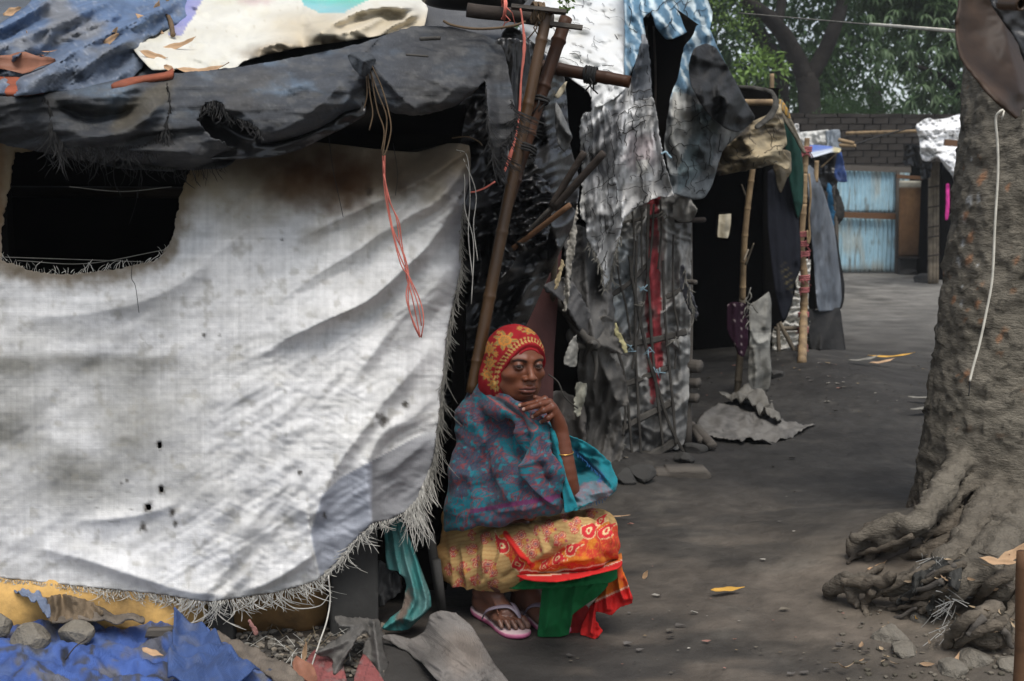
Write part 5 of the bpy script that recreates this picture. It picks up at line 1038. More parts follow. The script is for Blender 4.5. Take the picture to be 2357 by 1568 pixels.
# shell with a real hole in the far wall
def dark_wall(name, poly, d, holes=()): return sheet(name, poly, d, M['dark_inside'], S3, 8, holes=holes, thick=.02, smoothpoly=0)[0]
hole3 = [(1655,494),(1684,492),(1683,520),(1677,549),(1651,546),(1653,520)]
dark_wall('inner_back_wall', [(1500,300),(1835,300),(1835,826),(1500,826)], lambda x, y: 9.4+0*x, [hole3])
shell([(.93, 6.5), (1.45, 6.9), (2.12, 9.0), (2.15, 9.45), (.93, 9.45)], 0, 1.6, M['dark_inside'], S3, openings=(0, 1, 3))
sheet('shade_panel', [(1756,380),(1842,380),(1841,590),(1826,650),(1812,710),(1800,738),(1778,752),(1756,760)], lambda x, y: 8.3+0*x, M['dark_inside'], S3, 8, thick=.02, smoothpoly=0)  # dark panel added in place of the shade behind the hanging cloths
rag('daylight_stand_in', [(1640,470),(1700,470),(1700,570),(1640,570)], [(1640,470,10.6),(1700,470,10.6),(1640,570,10.6),(1700,570,10.6)], M['vinyl'], S3, (0.75, 0.68, 0.52), 6, seed=207, amp=.05, fray=0)  # pale cloth added behind the hole to pass for daylight outside
# cloths hung in the doorway
def navy(x, y, V):
    c = np.ones((len(x), 3))*np.array((0.014, 0.015, 0.02)); l = (np.abs(np.sin((x+y*1.6)/8)) > .9)*blob(x, y, 1815, 640, 14, 40, -20); return mixc(c, .5*l, (0.16, 0.13, 0.06))
sheet('dark_hanging_cloth', [(1768,395),(1800,390),(1822,398),(1835,470),(1843,560),(1842,620),(1828,655),(1825,690),(1812,728),(1803,740),(1795,715),(1785,670),(1776,600),(1768,520)], [(1768,395,7.6),(1822,398,7.9),(1843,600,7.9),(1803,740,7.7),(1776,600,7.6)], M['cloth'], S3, 4,
    [([(1780,400),(1790,520),(1800,700)], .06, 8, 10, .1), ([(1797,395),(1812,520),(1815,690)], .06, 7, 9, .1), ([(1815,400),(1830,520),(1835,620)], .05, 6, 8, .1)], [(.02, 12, 60, 0, 'f', 208)], navy, thick=.004)
def greenc(x, y, V): return np.ones((len(x), 3))*np.array((0.018, 0.06, 0.045))*(1+.4*fbm(x/10, y/30, seed=209))[:, None]
sheet('green_cloth', [(1797,250),(1815,275),(1830,300),(1843,340),(1850,400),(1848,470),(1838,505),(1828,470),(1815,400),(1808,340)], [(1797,250,7.2),(1850,400,7.9),(1838,505,7.9),(1808,340,7.4)], M['cloth'], S3, 4, [([(1820,290),(1832,380),(1838,480)], .06, 8, 8, .1)], [(.02, 14, 50, 0, 'f', 210)], greenc, thick=.004)
sheet('brown_shawl', [(1790,225),(1805,245),(1820,270),(1842,320),(1856,352),(1846,350),(1830,318),(1812,290),(1795,262)], [(1790,225,7.0),(1820,270,7.2),(1856,352,7.6),(1795,262,7.0)], M['cloth'], S3, 3, (), [(.02, 14, 20, 0, 'f', 211)], lambda x, y, V: np.where((np.abs(np.sin((x-y*.6)/3.5)) > .6)[:, None], np.array([[.22, .19, .14]]), np.array([[.10, .085, .06]])), thick=.004)
sheet('orange_check_cloth', [(1793,228),(1802,232),(1814,252),(1822,275),(1812,270),(1798,250)], [(1793,228,6.9),(1814,252,7.0),(1822,275,7.1),(1798,250,6.9)], M['cloth'], S3, 3, colfn=lambda x, y, V: np.where((np.abs(np.sin(x/1.8)) > .7)[:, None], np.array([[.5, .28, .06]]), np.array([[.22, .2, .15]])), thick=.004)
def dots(x, y, V):
    c = np.ones((len(x), 3))*np.array((0.022, 0.008, 0.016)); a = np.abs(np.sin(x/5.2)*np.sin(y/5.8)); return mixc(c, .8*(a > .88)*(vnoise(x/9, y/9) > -.2), (0.25, 0.2, 0.2))
sheet('dotted_maroon_cloth', [(1675,702),(1690,695),(1718,700),(1722,740),(1722,790),(1712,822),(1700,815),(1688,790),(1674,760)], [(1675,702,6.9),(1718,700,7.0),(1712,822,6.95),(1674,760,6.9)], M['cloth'], S3, 3, [([(1690,700),(1692,760),(1700,810)], .04, 6, 8, .1)], [(.02, 14, 40, 0, 'f', 212)], dots, thick=.004)
def drape(x, y, V): return grime(np.ones((len(x), 3))*np.array((0.19, 0.185, 0.165)), x, y, 213, -.1, .4, (0.07, .065, .055), .7, 20, 40)*(np.where((y > 765) & (y < 800), 1.7, 1.0))[:, None]
sheet('grey_door_cloth', [(1725,705),(1745,690),(1770,672),(1776,700),(1775,770),(1772,800),(1776,850),(1772,890),(1760,908),(1745,905),(1728,912),(1722,860),(1726,780)], [(1725,705,7.15),(1770,672,7.3),(1776,850,7.2),(1728,912,7.1)], M['cloth'], S3, 3, [([(1728,760),(1745,790),(1772,780)], .05, 10, 8, .1), ([(1735,800),(1740,850),(1735,905)], .04, 8, 8, .1), ([(1768,690),(1760,760)], .04, 8, 8, .1)], [(.03, 20, 30, 30, 'f', 214)], drape, thick=.004)
for k in range(9):
    r = random.Random(k+40); x = 1722+r.uniform(-8, 14); y = 660+r.uniform(0, 90)
    tube('loose_thread', [P(x, y, 7.0), P(x+r.uniform(-8, 8), y+12, 6.98), P(x+r.uniform(-14, 14), y+24, 7.0)], .004, M['thread_grey'], S3, 5, 3)

# the mat and the rag on the ground in front of the doorway
def matcol(x, y, V):
    c = np.ones((len(x), 3))*np.array((0.17, 0.16, 0.145)); c = grime(c, x, y, 215, 0, .4, (.09, .085, .08), .6, 30, 12); return mixc(c, .8*sm(.55, .7, fbm(x/9, y/4, seed=216)), (.04, .038, .035))
matp = [(1601,985),(1612,955),(1640,935),(1683,915),(1737,899),(1782,940),(1807,962),(1840,968),(1877,970),(1855,982),(1840,989),(1800,1003),(1766,1009),(1683,1007),(1622,997)]
m_ = lying('ground_sack', matp, 0.03, M['cloth'], None, lambda x, y, V: .004+.010*fbm(x/25, y/10, seed=217)+.018*crease(x/34, y/14, 217), 3, matcol, .004, 2.5)
tag(m_, 'flattened grey sack spread on the dark ground in front of the doorway', 'sack')
m_ = lying('crumpled_rag', [(1655,912),(1690,905),(1725,900),(1745,900),(1760,915),(1782,942),(1800,962),(1790,972),(1765,958),(1735,940),(1700,925)], 0.05, M['cloth'], None, lambda x, y, V: .025+.05*crease(x/30, y/13, 218)+.02*fbm(x/16, y/8, seed=218), 3, lambda x, y, V: grime(np.ones((len(x), 3))*np.array((.17, .16, .14)), x, y, 219, amt=.6, sx=14, sy=8), .006, 1.5)
tag(m_, 'crumpled frayed rag lying along the top edge of the grey sack', 'rag')

# ================================================================ fourth shack: grey tarpaulin with red-tied bamboo
S4 = empty('grey_tarpaulin_shack', 'fourth shack, long grey-blue tarpaulin side behind a bamboo pole tied with red rags', 'shack', (2.3, 9.6, 0))
pts = [(1858,318),(1852,400),(1850,470),(1843,560),(1852,640),(1850,720),(1846,838)]
for i in range(len(pts)-1): 
    pole('tied_bamboo', P(*pts[i], 8.7), (P(*pts[i+1], 8.7) if i < len(pts)-2 else gpt(1846, 835)), .020+.004*i*.5, .022+.004*i*.5, M['bamboo_pale'], S4, 12, nodes=2, hollow=False)
M['redrag'] = material('faded_red_rag', base=(0.36, 0.12, 0.12), rough=.9, var=.35, scale=20, bump=.4)
for k, (x, y, r_) in enumerate(((1858,345,.028), (1845,540,.034), (1848,562,.036), (1850,585,.036), (1851,640,.034), (1851,668,.03), (1849,725,.032), (1848,760,.032), (1847,800,.03), (1853,352,.026))):
    wrap(P(x, y, 8.68), (0, 0, 1), r_, 3, M['redrag'], S4, .007, .014, 'red_rag_tie', seed=k+70)
tube('hanging_rope', [P(x, y, 8.6) for x, y in ((1862,400),(1866,450),(1862,500),(1864,545),(1860,560),(1858,530))], .008, M['bamboo_pale'], S4, 6)
pole('short_post', P(1880, 370, 9.0), P(1878, 420, 9.0), .018, .018, M['bamboo_pale'], S4, 8)
def gtc(x, y, V):
    c = np.ones((len(x), 3))*np.array((0.115, 0.13, 0.15)); c = mixc(c, .6*sm(-.1, .5, fbm(x/14, y/60, seed=221)), (.20, .215, .235)); return grime(c, x, y, 222, .1, .5, (.05, .05, .05), .7, 16, 50)
sheet('grey_blue_tarpaulin', [(1860,380),(1875,392),(1889,420),(1905,470),(1920,524),(1930,600),(1936,655),(1938,690),(1932,712),(1905,716),(1884,716),(1878,660),(1874,600),(1868,540),(1862,470)], [(1860,380,9.0),(1889,420,9.3),(1920,524,10.0),(1938,690,10.4),(1884,716,9.0),(1868,540,8.95)], M['tarp_far'], S4, 3,
    [([(1875,400),(1890,520),(1905,700)], .14, 10, 14, .1), ([(1890,430),(1912,560),(1928,700)], .14, 8, 12, .1), ([(1866,420),(1872,560),(1888,700)], .08, 6, 8, .1)], [(.05, 14, 70, -6, 'f', 223), (.02, 8, 30, -6, 'r', 224)], gtc, thick=.005)
sheet('black_skirt_cloth', [(1858,712),(1884,714),(1932,708),(1938,740),(1946,800),(1948,828),(1938,826),(1922,818),(1900,820),(1880,828),(1868,812),(1862,770)], [(1858,712,8.9),(1932,708,10.2),(1948,828,9.2),(1868,812,8.9),(1900,770,9.2)], M['cloth'], S4, 3, [([(1880,720),(1890,770),(1885,820)], .1, 10, 14, .1), ([(1925,715),(1905,760),(1885,815)], .12, 14, 10, .1), ([(1930,740),(1940,790),(1945,825)], .08, 8, 8, .1)], [(.04, 20, 26, 40, 'f', 225)],
    lambda x, y, V: grime(np.ones((len(x), 3))*np.array((.026, .025, .024)), x, y, 226, amt=.6, col=(.02, .02, .02), sx=20, sy=20), thick=.005)
sheet('black_cloth_strip', [(1905,540),(1925,540),(1935,600),(1944,655),(1943,690),(1936,712),(1925,700),(1918,620)], [(1905,540,10.2),(1944,655,10.6),(1936,712,10.5),(1918,620,10.3)], M['cloth'], S4, 3, (), [(.03, 10, 40, 0, 'f', 227)], lambda x, y, V: np.ones((len(x), 3))*.015, thick=.005)
def sackw(x, y, V):
    c = np.ones((len(x), 3))*np.array((0.66, 0.64, 0.58)); return grime(c, x, y, 228, .15, .5, (.35, .32, .26), .6, 12, 10)
sheet('white_sack_wall', [(1834,600),(1866,598),(1862,660),(1860,700),(1866,760),(1861,800),(1867,832),(1820,834),(1775,836),(1778,800),(1776,770),(1782,756),(1800,745),(1812,732),(1822,700),(1832,660)], [(1834,600,8.95),(1866,598,8.95),(1867,832,8.9),(1775,836,8.9),(1812,732,8.92)], M['vinyl'], S4, 3, (), [(.05, 16, 12, 0, 'r', 229), (.02, 8, 6, 0, 'r', 230)], sackw, thick=.005)
rag('white_sack_end', [(1842,520),(1850,540),(1842,600),(1834,660),(1828,640),(1836,570)], [(1842,520,8.9),(1842,600,8.9),(1828,640,8.9)], M['vinyl'], S4, (.6, .58, .5), 3, seed=231, amp=.03, fray=0)
for a, b, r_ in (((1782,757),(1862,755),.018), ((1780,832),(1850,828),.02), ((1783,722),(1836,822),.018), ((1790,735),(1793,810),.016)): pole('frame_stick', P(*a, 8.75), P(*b, 8.72), r_, r_, M['bamboo_grey'], S4, 8, hollow=False)
shell([(2.27, 9.5), (2.38, 9.5), (2.9, 10.9), (2.35, 11)], 0, 1.33, M['dark_inside'], S4)

# debris on the ground by the shacks and across the lane
r = random.Random(12); mb = MB()
def scrap(mb, x, y, s, colr, z=.006):
    g_ = gpt(x, y); n = 5; V = [(0, 0, 0)]
    a0 = r.uniform(0, 6)
    for k in range(n): a = a0+k*2*math.pi/n; V.append((s*r.uniform(.5, 1)*math.cos(a), s*.5*r.uniform(.4, 1)*math.sin(a), s*r.uniform(0, .35)))
    mb.add([Vector(v)+Vector(g_)+Vector((0, 0, z)) for v in V], [(0, k+1, (k+1) % n+1) for k in range(n)], colr)
cols = [(.30, .28, .24), (.20, .15, .09), (.12, .11, .10), (.10, .09, .08), (.26, .14, .11), (.09, .08, .065), (.06, .055, .05), (.05, .045, .04), (.15, .13, .1)]
for k in range(300):
    z_ = r.random()
    if z_ < .35: x = r.uniform(1560, 2000); y = r.uniform(830, 930)
    elif z_ < .6: x = r.uniform(1400, 2350); y = r.uniform(900, 1560)
    elif z_ < .8: x = r.uniform(1900, 2150); y = r.uniform(820, 960)
    else: x = r.uniform(1280, 2000); y = r.uniform(1380, 1560)
    d = 3.5*1100/max(y-440, 100)/1.6; scrap(mb, x, y, (r.uniform(.003, .008) if r.random() < .8 else r.uniform(.01, .018))*(1+d*.12), r.choice(cols))
tag(mb.build('ground_litter', M['litter'], None, False), 'small scraps and chips strewn over the dark ground of the lane', 'litter', kind='stuff')
def ground_thing_rock(name, x, y, r_, seed, label, cat, mat='rock', sq=.6, lift=.3, grp=None):
    g_ = gpt(x, y); g_[2] += r_*sq*lift; return rock(name, g_, r_, seed, label, cat, sq, mat, seed*.7, group=grp)
# stone slab in front of the lattice
o = slab('stone_block', [(1510,1088),(1545,1085),(1628,1082),(1640,1095),(1625,1116),(1600,1117),(1540,1112),(1512,1104)], lambda x, y: 5.0+0*x, .12, M['wood_grey'], None, 'long weathered block lying on the ground before the lattice wall', 'block')
for k, (x, y, r_, lb, c_) in enumerate(((1470,1100,.09,'dark lump of earth beside the weathered block, under the lattice corner','lump'), (1435,1105,.07,'low dark stone at the foot of the tied rags','stone'), (1598,1040,.07,'dark chunk of wood at the right-hand foot of the lattice wall','wood'), (1575,1062,.06,'black stone between the lattice foot and the long block','stone'))):
    ground_thing_rock('earth_lump' if k == 0 else 'stone', x, y, r_, 30+k, lb, c_, 'concrete')
ground_thing_rock('stone', 1785, 868, .07, 41, 'dark stone on the ground to the right of the grey door cloth', 'stone', 'concrete')
for k, (a, b, r_) in enumerate((((1602,1010),(1640,1040),.03), ((1590,1000),(1615,1030),.025))):
    p = pole('log', gpt(*a)+np.array([0, 0, .05]), gpt(*b)+np.array([0, 0, .03]), r_, r_*.8, M['wood_grey'], None, 10, hollow=False); tag(p, ['longer grey log stub at the right foot of the lattice wall', 'shorter grey log stub next to the lattice post'][k], 'log')
# ================================================================ far end of the lane
def M_add(k, *a, **kw): M[k] = material(*a, **kw); return M[k]
M_add('brick', 'sooty_brick', base=(0.042, 0.036, 0.031), rough=.95, var=.45, scale=3, bump=.5, bscale=20, dark=(.035, .032, .028), dscale=1.5, damt=.7)
M_add('mortar', 'dark_mortar', base=(0.030, 0.027, 0.024), rough=.95, var=.3, scale=4)
BW = empty('brick_wall', 'long dark sooty brick boundary wall across the end of the lane', 'wall', (3, 22, 0))
mb = MB(); mb.box((3.0, 22.16, 1.43), (30, .22, 2.86)); mb.build('wall_core', M['mortar'], BW)
bm_cache = []
for k in range(6):
    q = MB(); q.box((0, 0, 0), (.285, .06, .108), jit=.006); me = mk('brick', q.V, q.F, M['brick'], BW, smooth=False).data; bm_cache.append(me)
for o in [o for o in C.objects if o.name.startswith('brick') and o.type == 'MESH' and o.parent is BW]: C.objects.unlink(o); bpy.data.objects.remove(o)
count = 0; rest = MB(); rr = random.Random(3)
for row in range(23):
    z = .06+row*.1235
    for c_ in range(-40, 62):
        x = c_*.305+(row % 2)*.152; px, py = PXY(np.array([x, 22.0, z])); vis = 1925 < px < 2125 and 268 < py < 400 or 1835 < px < 1925 and 268 < py < 305
        if not (-6 < x < 14): continue
        dy = rr.uniform(-.012, .012)
        if vis and count < 295:
            o = bpy.data.objects.new('brick', rr.choice(bm_cache)); C.objects.link(o); o.location = (x-3, .02+dy, z); o.rotation_euler = (0, rr.uniform(-.015, .015), rr.uniform(-.02, .02)); o.parent = BW; count += 1
        elif z > .8 or vis: rest.box((x, 22.03+dy, z), (.285, .06, .108), jit=.006)
rest.build('brickwork', M['brick'], BW, kind='stuff')
mb = MB()
for k in range(40): mb.box((-9+k*.62, 22.15+rr.uniform(-.01, .01), 2.88+rr.uniform(-.01, .01)), (.6, .30, .07), jit=.012)
mb.build('coping', M['brick'], BW, kind='stuff')

# corrugated gate
GT = empty('corrugated_gate', 'pale blue corrugated sheet gate with weathered timber rails at the end of the lane', 'gate', G(2000, 628))
def rust_blue(x, y, V):
    c = np.ones((len(x), 3))*np.array((0.36, 0.55, 0.64)); c = mixc(c, .8*sm(-.05, .5, fbm(x/22, y/80, seed=301)+.25*(x > 2005)-.1), (0.42, 0.46, 0.43))
    c = mixc(c, .7*sm(.2, .5, fbm(x/6, y/40, seed=302)), (0.16, 0.15, 0.12)); c = mixc(c, .7*sm(600, 628, y+10*fbm(x/10, y/10)), (.20, .19, .16))
    return c
def corr(x0, x1, y0, y1, d, name, lb=None):
    nx, ny = 150, 14; xs = np.linspace(x0, x1, nx); ys = np.linspace(y0, y1, ny); X, Y = np.meshgrid(xs, ys); V = P(X, Y, d-.012+0*X); V[..., 1] -= .014*np.sin(V[..., 0]*2*math.pi/.076)
    i, j = np.meshgrid(np.arange(ny-1), np.arange(nx-1), indexing='ij'); i = i.ravel(); j = j.ravel(); Fq = np.stack([i*nx+j, (i+1)*nx+j, (i+1)*nx+j+1, i*nx+j+1], 1)
    V = V.reshape(-1, 3); px, py = X.ravel(), Y.ravel(); o = mk(name, V, Fq, M['gate'], GT, col=rust_blue(px, py, V)); m = o.modifiers.new('t', 'SOLIDIFY'); m.thickness = .003; return tag(o, lb)
M_add('gate', 'painted_corrugated_iron', vcol=True, rough=.55, var=.2, scale=4, bump=.2, bscale=20)
corr(1926, 2062, 392, 489, 20.0, 'corrugated_sheet', 'upper corrugated sheet'); corr(1930, 2060, 500, 627, 20.02, 'corrugated_sheet', 'lower corrugated sheet'); corr(2062, 2094, 392, 420, 20.1, 'corrugated_sheet', 'small corner of corrugated sheet above the brown panel')
def beam(a, b, d, th, mat, parent, name='rail', depth=.05):
    A = at(*a, d); B = at(*b, d); mb = MB(); v = B-A; ang = math.atan2(v.z, v.x); mb.box((A+B)/2, (v.length, depth, th), Matrix.Rotation(-ang, 3, 'Y'), jit=.003); return mb.build(name, mat, parent)
beam((1943,386), (2096,392), 19.93, .095, M['wood_grey'], GT); beam((1927,494), (2062,499), 19.93, .10, M['wood_brown'], GT)
beam((2066,392), (2064,632), 19.92, .06, M['wood_grey'], GT, 'gate_post', .07); beam((1922,395), (1928,626), 19.94, .05, M['wood_grey'], GT, 'gate_post', .07)
PN = empty('brown_panel_door', 'narrow brown board door with a white strip across its top, right of the blue gate', 'door', G(2100, 625))
def brownp(x, y, V):
    c = np.ones((len(x), 3))*np.array((0.15, 0.085, 0.045)); c = mixc(c, .6*blob(x, y, 2098, 450, 14, 50), (.24, .14, .07)); c = mixc(c, 1.0*(y < 434), (.50, .48, .40)); return mixc(c, .6*sm(530, 590, y), (.07, .05, .035))
sheet('board', [(2071,416),(2134,417),(2133,590),(2069,590)], lambda x, y: 19.6+0*x, M['cloth'], PN, 6, (), [(.01, 60, 60, 0, 'f', 303)], brownp, thick=.03, smoothpoly=0)
beam((2064,406), (2135,411), 19.5, .06, M['wood_brown'], PN); beam((2064,592), (2134,594), 19.5, .025, M['wood_dark'], PN)
sheet('lower_board', [(2068,594),(2134,594),(2134,640),(2068,634)], lambda x, y: 19.7+0*x, M['concrete'], PN, 6, thick=.04, smoothpoly=0)
ground_thing_rock('stone', 2092, 632, .18, 50, 'flat dark stone at the foot of the brown door', 'stone', 'concrete', .4); ground_thing_rock('stone', 2128, 648, .2, 51, 'low dark boulder to the right of the brown door', 'stone', 'concrete', .5)
ground_thing_rock('stone', 2172, 640, .38, 52, 'large grey heap beside the foreground tree trunk at the lane end', 'stone', 'concrete', .6)
# grey tied post and white-covered shack on the right
S6 = empty('white_covered_shack', 'shack under a bright white torn cover at the lane end, beside the big trunk', 'shack', (7, 18, 0))
def whitec(x, y, V): return grime(np.ones((len(x), 3))*np.array((.80, .80, .80)), x, y, 304, .1, .5, (.42, .42, .41), .6, 24, 16)
sheet('white_cover', [(2107,290),(2125,278),(2135,272),(2150,276),(2180,272),(2203,264),(2240,262),(2260,300),(2245,400),(2228,450),(2215,455),(2207,462),(2192,463),(2200,440),(2192,405),(2175,385),(2160,362),(2138,372),(2122,368),(2118,350),(2116,320)], [(2107,290,17),(2240,262,18.5),(2245,400,17),(2192,463,16.8),(2118,350,16.8),(2160,362,16.8)], M['vinyl'], S6, 3,
    [([(2110,300),(2160,300),(2230,290)], .3, 12, 16, .2), ([(2120,340),(2160,345),(2210,400)], .3, 14, 12, .1), ([(2160,360),(2190,395),(2205,450)], .25, 8, 10, .1)], [(.25, 24, 14, 10, 'f', 305), (.12, 10, 8, 10, 'r', 306)], whitec, thick=.01)
beam((2174,328), (2222,332), 16.3, .09, M['wood_brown'], S6)
for x in (2142, 2150, 2157): pole('tied_post', P(x, 372, 17.4), G(x-1, 640, 0)*np.array([17.4/GD(640), 17.4/GD(640), 0]), .035, .035, M['bamboo_grey'], S6, 8, hollow=False)
for y in (430, 476, 522, 545, 588): beam((2135,y+2), (2162,y-2), 17.3, .022, M['wood_dark'], S6, 'lashing', .03)
shell([(6.85, 18.3), (10, 18.3), (10, 20.5), (7.1, 20.5)], 0, 1.85, M['dark_inside'], S6)
rag('black_bundle', [(2085,335),(2105,330),(2130,345),(2145,380),(2140,410),(2120,412),(2115,385),(2085,382),(2078,372)], [(2085,335,17.2),(2145,380,17.0),(2120,412,17.0),(2078,372,17.2)], M['plastic'], S6, seed=310, amp=.15, step=3)
o, _ = sheet('pink_cloth', [(2177,425),(2185,425),(2186,470),(2182,505),(2176,505),(2178,465)], lambda x, y: 16.2+0*x, M['cloth'], None, 2, (), [(.03, 6, 30, 0, 'f', 312)], lambda x, y, V: np.ones((len(x), 3))*np.array((.62, .05, .28)), thick=.01); tag(o, 'narrow bright pink cloth hanging below the white cover', 'cloth')
# fifth shack, blue awning
S5 = empty('blue_awning_shack', 'far shack with white wall top and blue plastic awning, left of the corrugated gate', 'shack', (4.0, 14, 0))
sheet('white_wall_top', [(1838,306),(1870,302),(1905,300),(1906,335),(1870,345),(1845,340)], lambda x, y: 15.6+0*x, M['vinyl'], S5, 3, (), [(.1, 12, 14, 0, 'f', 313)], lambda x, y, V: grime(np.ones((len(x), 3))*np.array((.6, .6, .57)), x, y, 314, .1, .5, (.3, .29, .26), .6, 12, 12), thick=.02)
sheet('grey_wall_top', [(1904,302),(1932,299),(1936,345),(1906,340)], lambda x, y: 15.55+0*x, M['tarp_far'], S5, 3, (), [(.06, 5, 30, 0, 'f', 315)], lambda x, y, V: np.ones((len(x), 3))*np.array((.24, .27, .30)), thick=.02)
sheet('white_edge_sheet', [(1829,285),(1838,288),(1843,330),(1834,345),(1828,310)], lambda x, y: 11.2+0*x, M['vinyl'], S5, 3, (), [(.05, 12, 14, 0, 'f', 316)], lambda x, y, V: np.ones((len(x), 3))*np.array((.72, .7, .66)), thick=.01)
def bluea(x, y, V): c = np.ones((len(x), 3))*np.array((.09, .17, .50)); c = mixc(c, .9*sm(-3, 1, y-np.interp(x, [1864, 1930], [352, 340])), (.62, .66, .70)); return mixc(c, .9*sm(1912, 1922, x)*(y < 352), (.5, .42, .2))
sheet('blue_awning', [(1862,335),(1885,334),(1913,337),(1936,342),(1932,350),(1910,350),(1866,362)], [(1862,335,14.2),(1913,337,13.2),(1936,342,12.6),(1866,362,12.0)], M['vinyl'], S5, 3, (), [(.04, 20, 10, 0, 'f', 317)], bluea, thick=.01)
sheet('blue_awning_end', [(1928,345),(1937,352),(1944,385),(1949,419),(1928,418),(1920,400)], [(1928,345,12.6),(1937,352,12.6),(1949,419,12.7),(1920,400,12.7)], M['vinyl'], S5, 3, (), [(.04, 8, 20, 0, 'f', 318)], lambda x, y, V: np.ones((len(x), 3))*np.array((.05, .11, .34)), thick=.01)
sheet('dark_awning_underside', [(1862,358),(1928,348),(1932,400),(1925,430),(1900,440),(1872,420),(1862,400)], lambda x, y: 12.9+0*x, M['plastic'], S5, 4, (), [(.1, 16, 20, 0, 'f', 319)], thick=.01)  # black sheet for the dark underside of the awning
rag('black_rag', [(1926,430),(1938,460),(1945,490),(1942,505),(1930,522),(1925,490),(1920,450)], lambda x, y: 12.6+0*x, M['tarp_far'], S5, (.025, .024, .022), 3, seed=320, amp=.06)
rag('blue_rag', [(1906,420),(1912,428),(1918,460),(1922,520),(1914,540),(1908,480),(1902,440)], lambda x, y: 12.4+0*x, M['tarp_far'], S5, (.03, .12, .22), 3, seed=321, amp=.05)
pole('awning_rope', P(1890, 385, 12.3), P(1932, 347, 12.4), .009, .009, M['bamboo_pale'], S5, 6, hollow=False)
shell([(2.9, 13.2), (3.56, 13.2), (4.1, 15.4), (2.9, 15.4)], 0, 1.5, M['dark_inside'], S5)
p = pole('bamboo_rail', P(1948, 307, 18.5), P(2110, 302, 17.6), .028, .024, M['bamboo_pale'], None, 8, nodes=6); tag(p, 'thin pale bamboo pole laid level in front of the brick wall', 'pole')
for k, (a, b) in enumerate((((1930,322),(1966,330)), ((1932,334),(1970,336)))):
    p = pole('bamboo_stub', P(*a, 15.3), P(*b, 15.2), .026, .022, M['bamboo_pale'], None, 8); tag(p, ['upper of two short bamboo ends sticking out past the grey wall top', 'lower of two short bamboo ends sticking out past the grey wall top'][k], 'pole')
p = tube('thin_cable', [P(1965, 333, 15.4), P(2030, 312, 16), P(2106, 292, 17)], .012, M['thread_dark'], None, 5); tag(p, 'thin dark cable rising from the bamboo ends to the white cover', 'cable')

# bamboo stake above the tan awning, and the line strung between the trees
p = pole('bamboo_stake', P(1777, 170, 8.4), P(1776, 262, 8.4), .016, .016, M['bamboo_pale'], None, 8); tag(p, 'short pale bamboo stake standing behind the tan awning', 'pole')
WL = empty('wash_line', 'wire washing line running across the trees at the top right', 'wire', P(1950, 50, 5.0))
tube('wire', [P(1700, 30, 6.5), P(1950, 52, 5.2), P(2070, 63, 4.6), P(2215, 73, 3.9)], .0035, M['thread_grey'], WL, 6)
tube('white_sleeve', [P(2003, 56, 4.86), P(2070, 61, 4.58), P(2140, 67, 4.2), P(2208, 72.5, 3.92)], .0065, M['white_cord'], WL, 8, jag=.1)
# ================================================================ trees behind the wall
def M_add2(k, *a, **kw): M[k] = material(*a, **kw)
M_add2('bark_far', 'dark_bark', base=(0.042, 0.036, 0.031), rough=.95, var=.4, scale=3, bump=.8, bscale=10, bdist=.05)
for k, c_ in (('leaf_dark', (.075, .14, .055)), ('leaf_mid', (.10, .18, .062)), ('leaf_light', (.15, .24, .055)), ('leaf_mango', (.11, .17, .08))):
    M_add2(k, k.replace('leaf', 'foliage'), base=c_, rough=.5, var=.35, scale=1.5, bump=0, trans=.35, spec=.35)
def leaves(centres, radii, n, L, Wd, seed, droop=.4, whorl=0, inner=.35):
    """leaf blades through the volume of a crown, in whorls or single"""
    rs = np.random.default_rng(seed); cs = np.array(centres, float); rad = np.array(radii, float)
    w = (rad.prod(1))**(2/3); idx = rs.choice(len(cs), n, p=w/w.sum()); d = rs.normal(size=(n, 3)); d /= np.linalg.norm(d, axis=1, keepdims=True)
    rr_ = (rs.uniform(inner**3, 1, n))**(1/3); pos = cs[idx]+d*rr_[:, None]*rad[idx]
    keep = fbm(pos[:, 0]*1.1, pos[:, 1]*1.1, pos[:, 2]*1.3, seed=seed, oct=2) > -0.12; pos = pos[keep]; d = d[keep]
    if whorl: pos = np.repeat(pos, whorl, 0); d = np.repeat(d, whorl, 0)
    m = len(pos); a = rs.normal(size=(m, 3)); a += d*.8; a[:, 2] -= droop; a /= np.linalg.norm(a, axis=1, keepdims=True)
    b = np.cross(a, rs.normal(size=(m, 3))*.5+np.array([0, 0, 1])); b /= np.linalg.norm(b, axis=1, keepdims=True)+1e-9; nrm = np.cross(a, b)
    Ls = L*rs.uniform(.6, 1.25, m)[:, None]; Ws = Wd*rs.uniform(.7, 1.2, m)[:, None]
    p0 = pos; p1 = pos+a*Ls*.45+b*Ws*.5+nrm*Ws*.15; p2 = pos+a*Ls-np.array([0, 0, 1])*Ls*.15; p3 = pos+a*Ls*.45-b*Ws*.5+nrm*Ws*.15
    V = np.stack([p0, p1, p2, p3], 1).reshape(-1, 3); Q = np.arange(4*m).reshape(-1, 4); return V, Q
def trunk_mesh(paths):
    mb = MB()
    for pts, rad in paths:
        pp = catmull(pts, 6); mb.tube(pp, list(np.interp(np.linspace(0, 1, len(pp)), np.linspace(0, 1, len(rad)), rad)), 12, jag=.08)
    return mb
def tree(name, label, paths, crown, mat, n, L, Wd, seed, cat='tree', group='trees beyond the wall', bark='bark_far', **kw):
    t = empty(name, label, cat, paths[0][0][0] if paths else crown[0][0], group)
    if paths: trunk_mesh(paths).build('trunk', M[bark], t, True)
    V, Q = leaves([c[:3] for c in crown], [c[3:] for c in crown], n, L, Wd, seed, **kw)
    o = mk('crown', V, Q, M[mat], t, smooth=False); o['kind'] = 'stuff'; return t
T = lambda x, y, d: tuple(P(x, y, d))
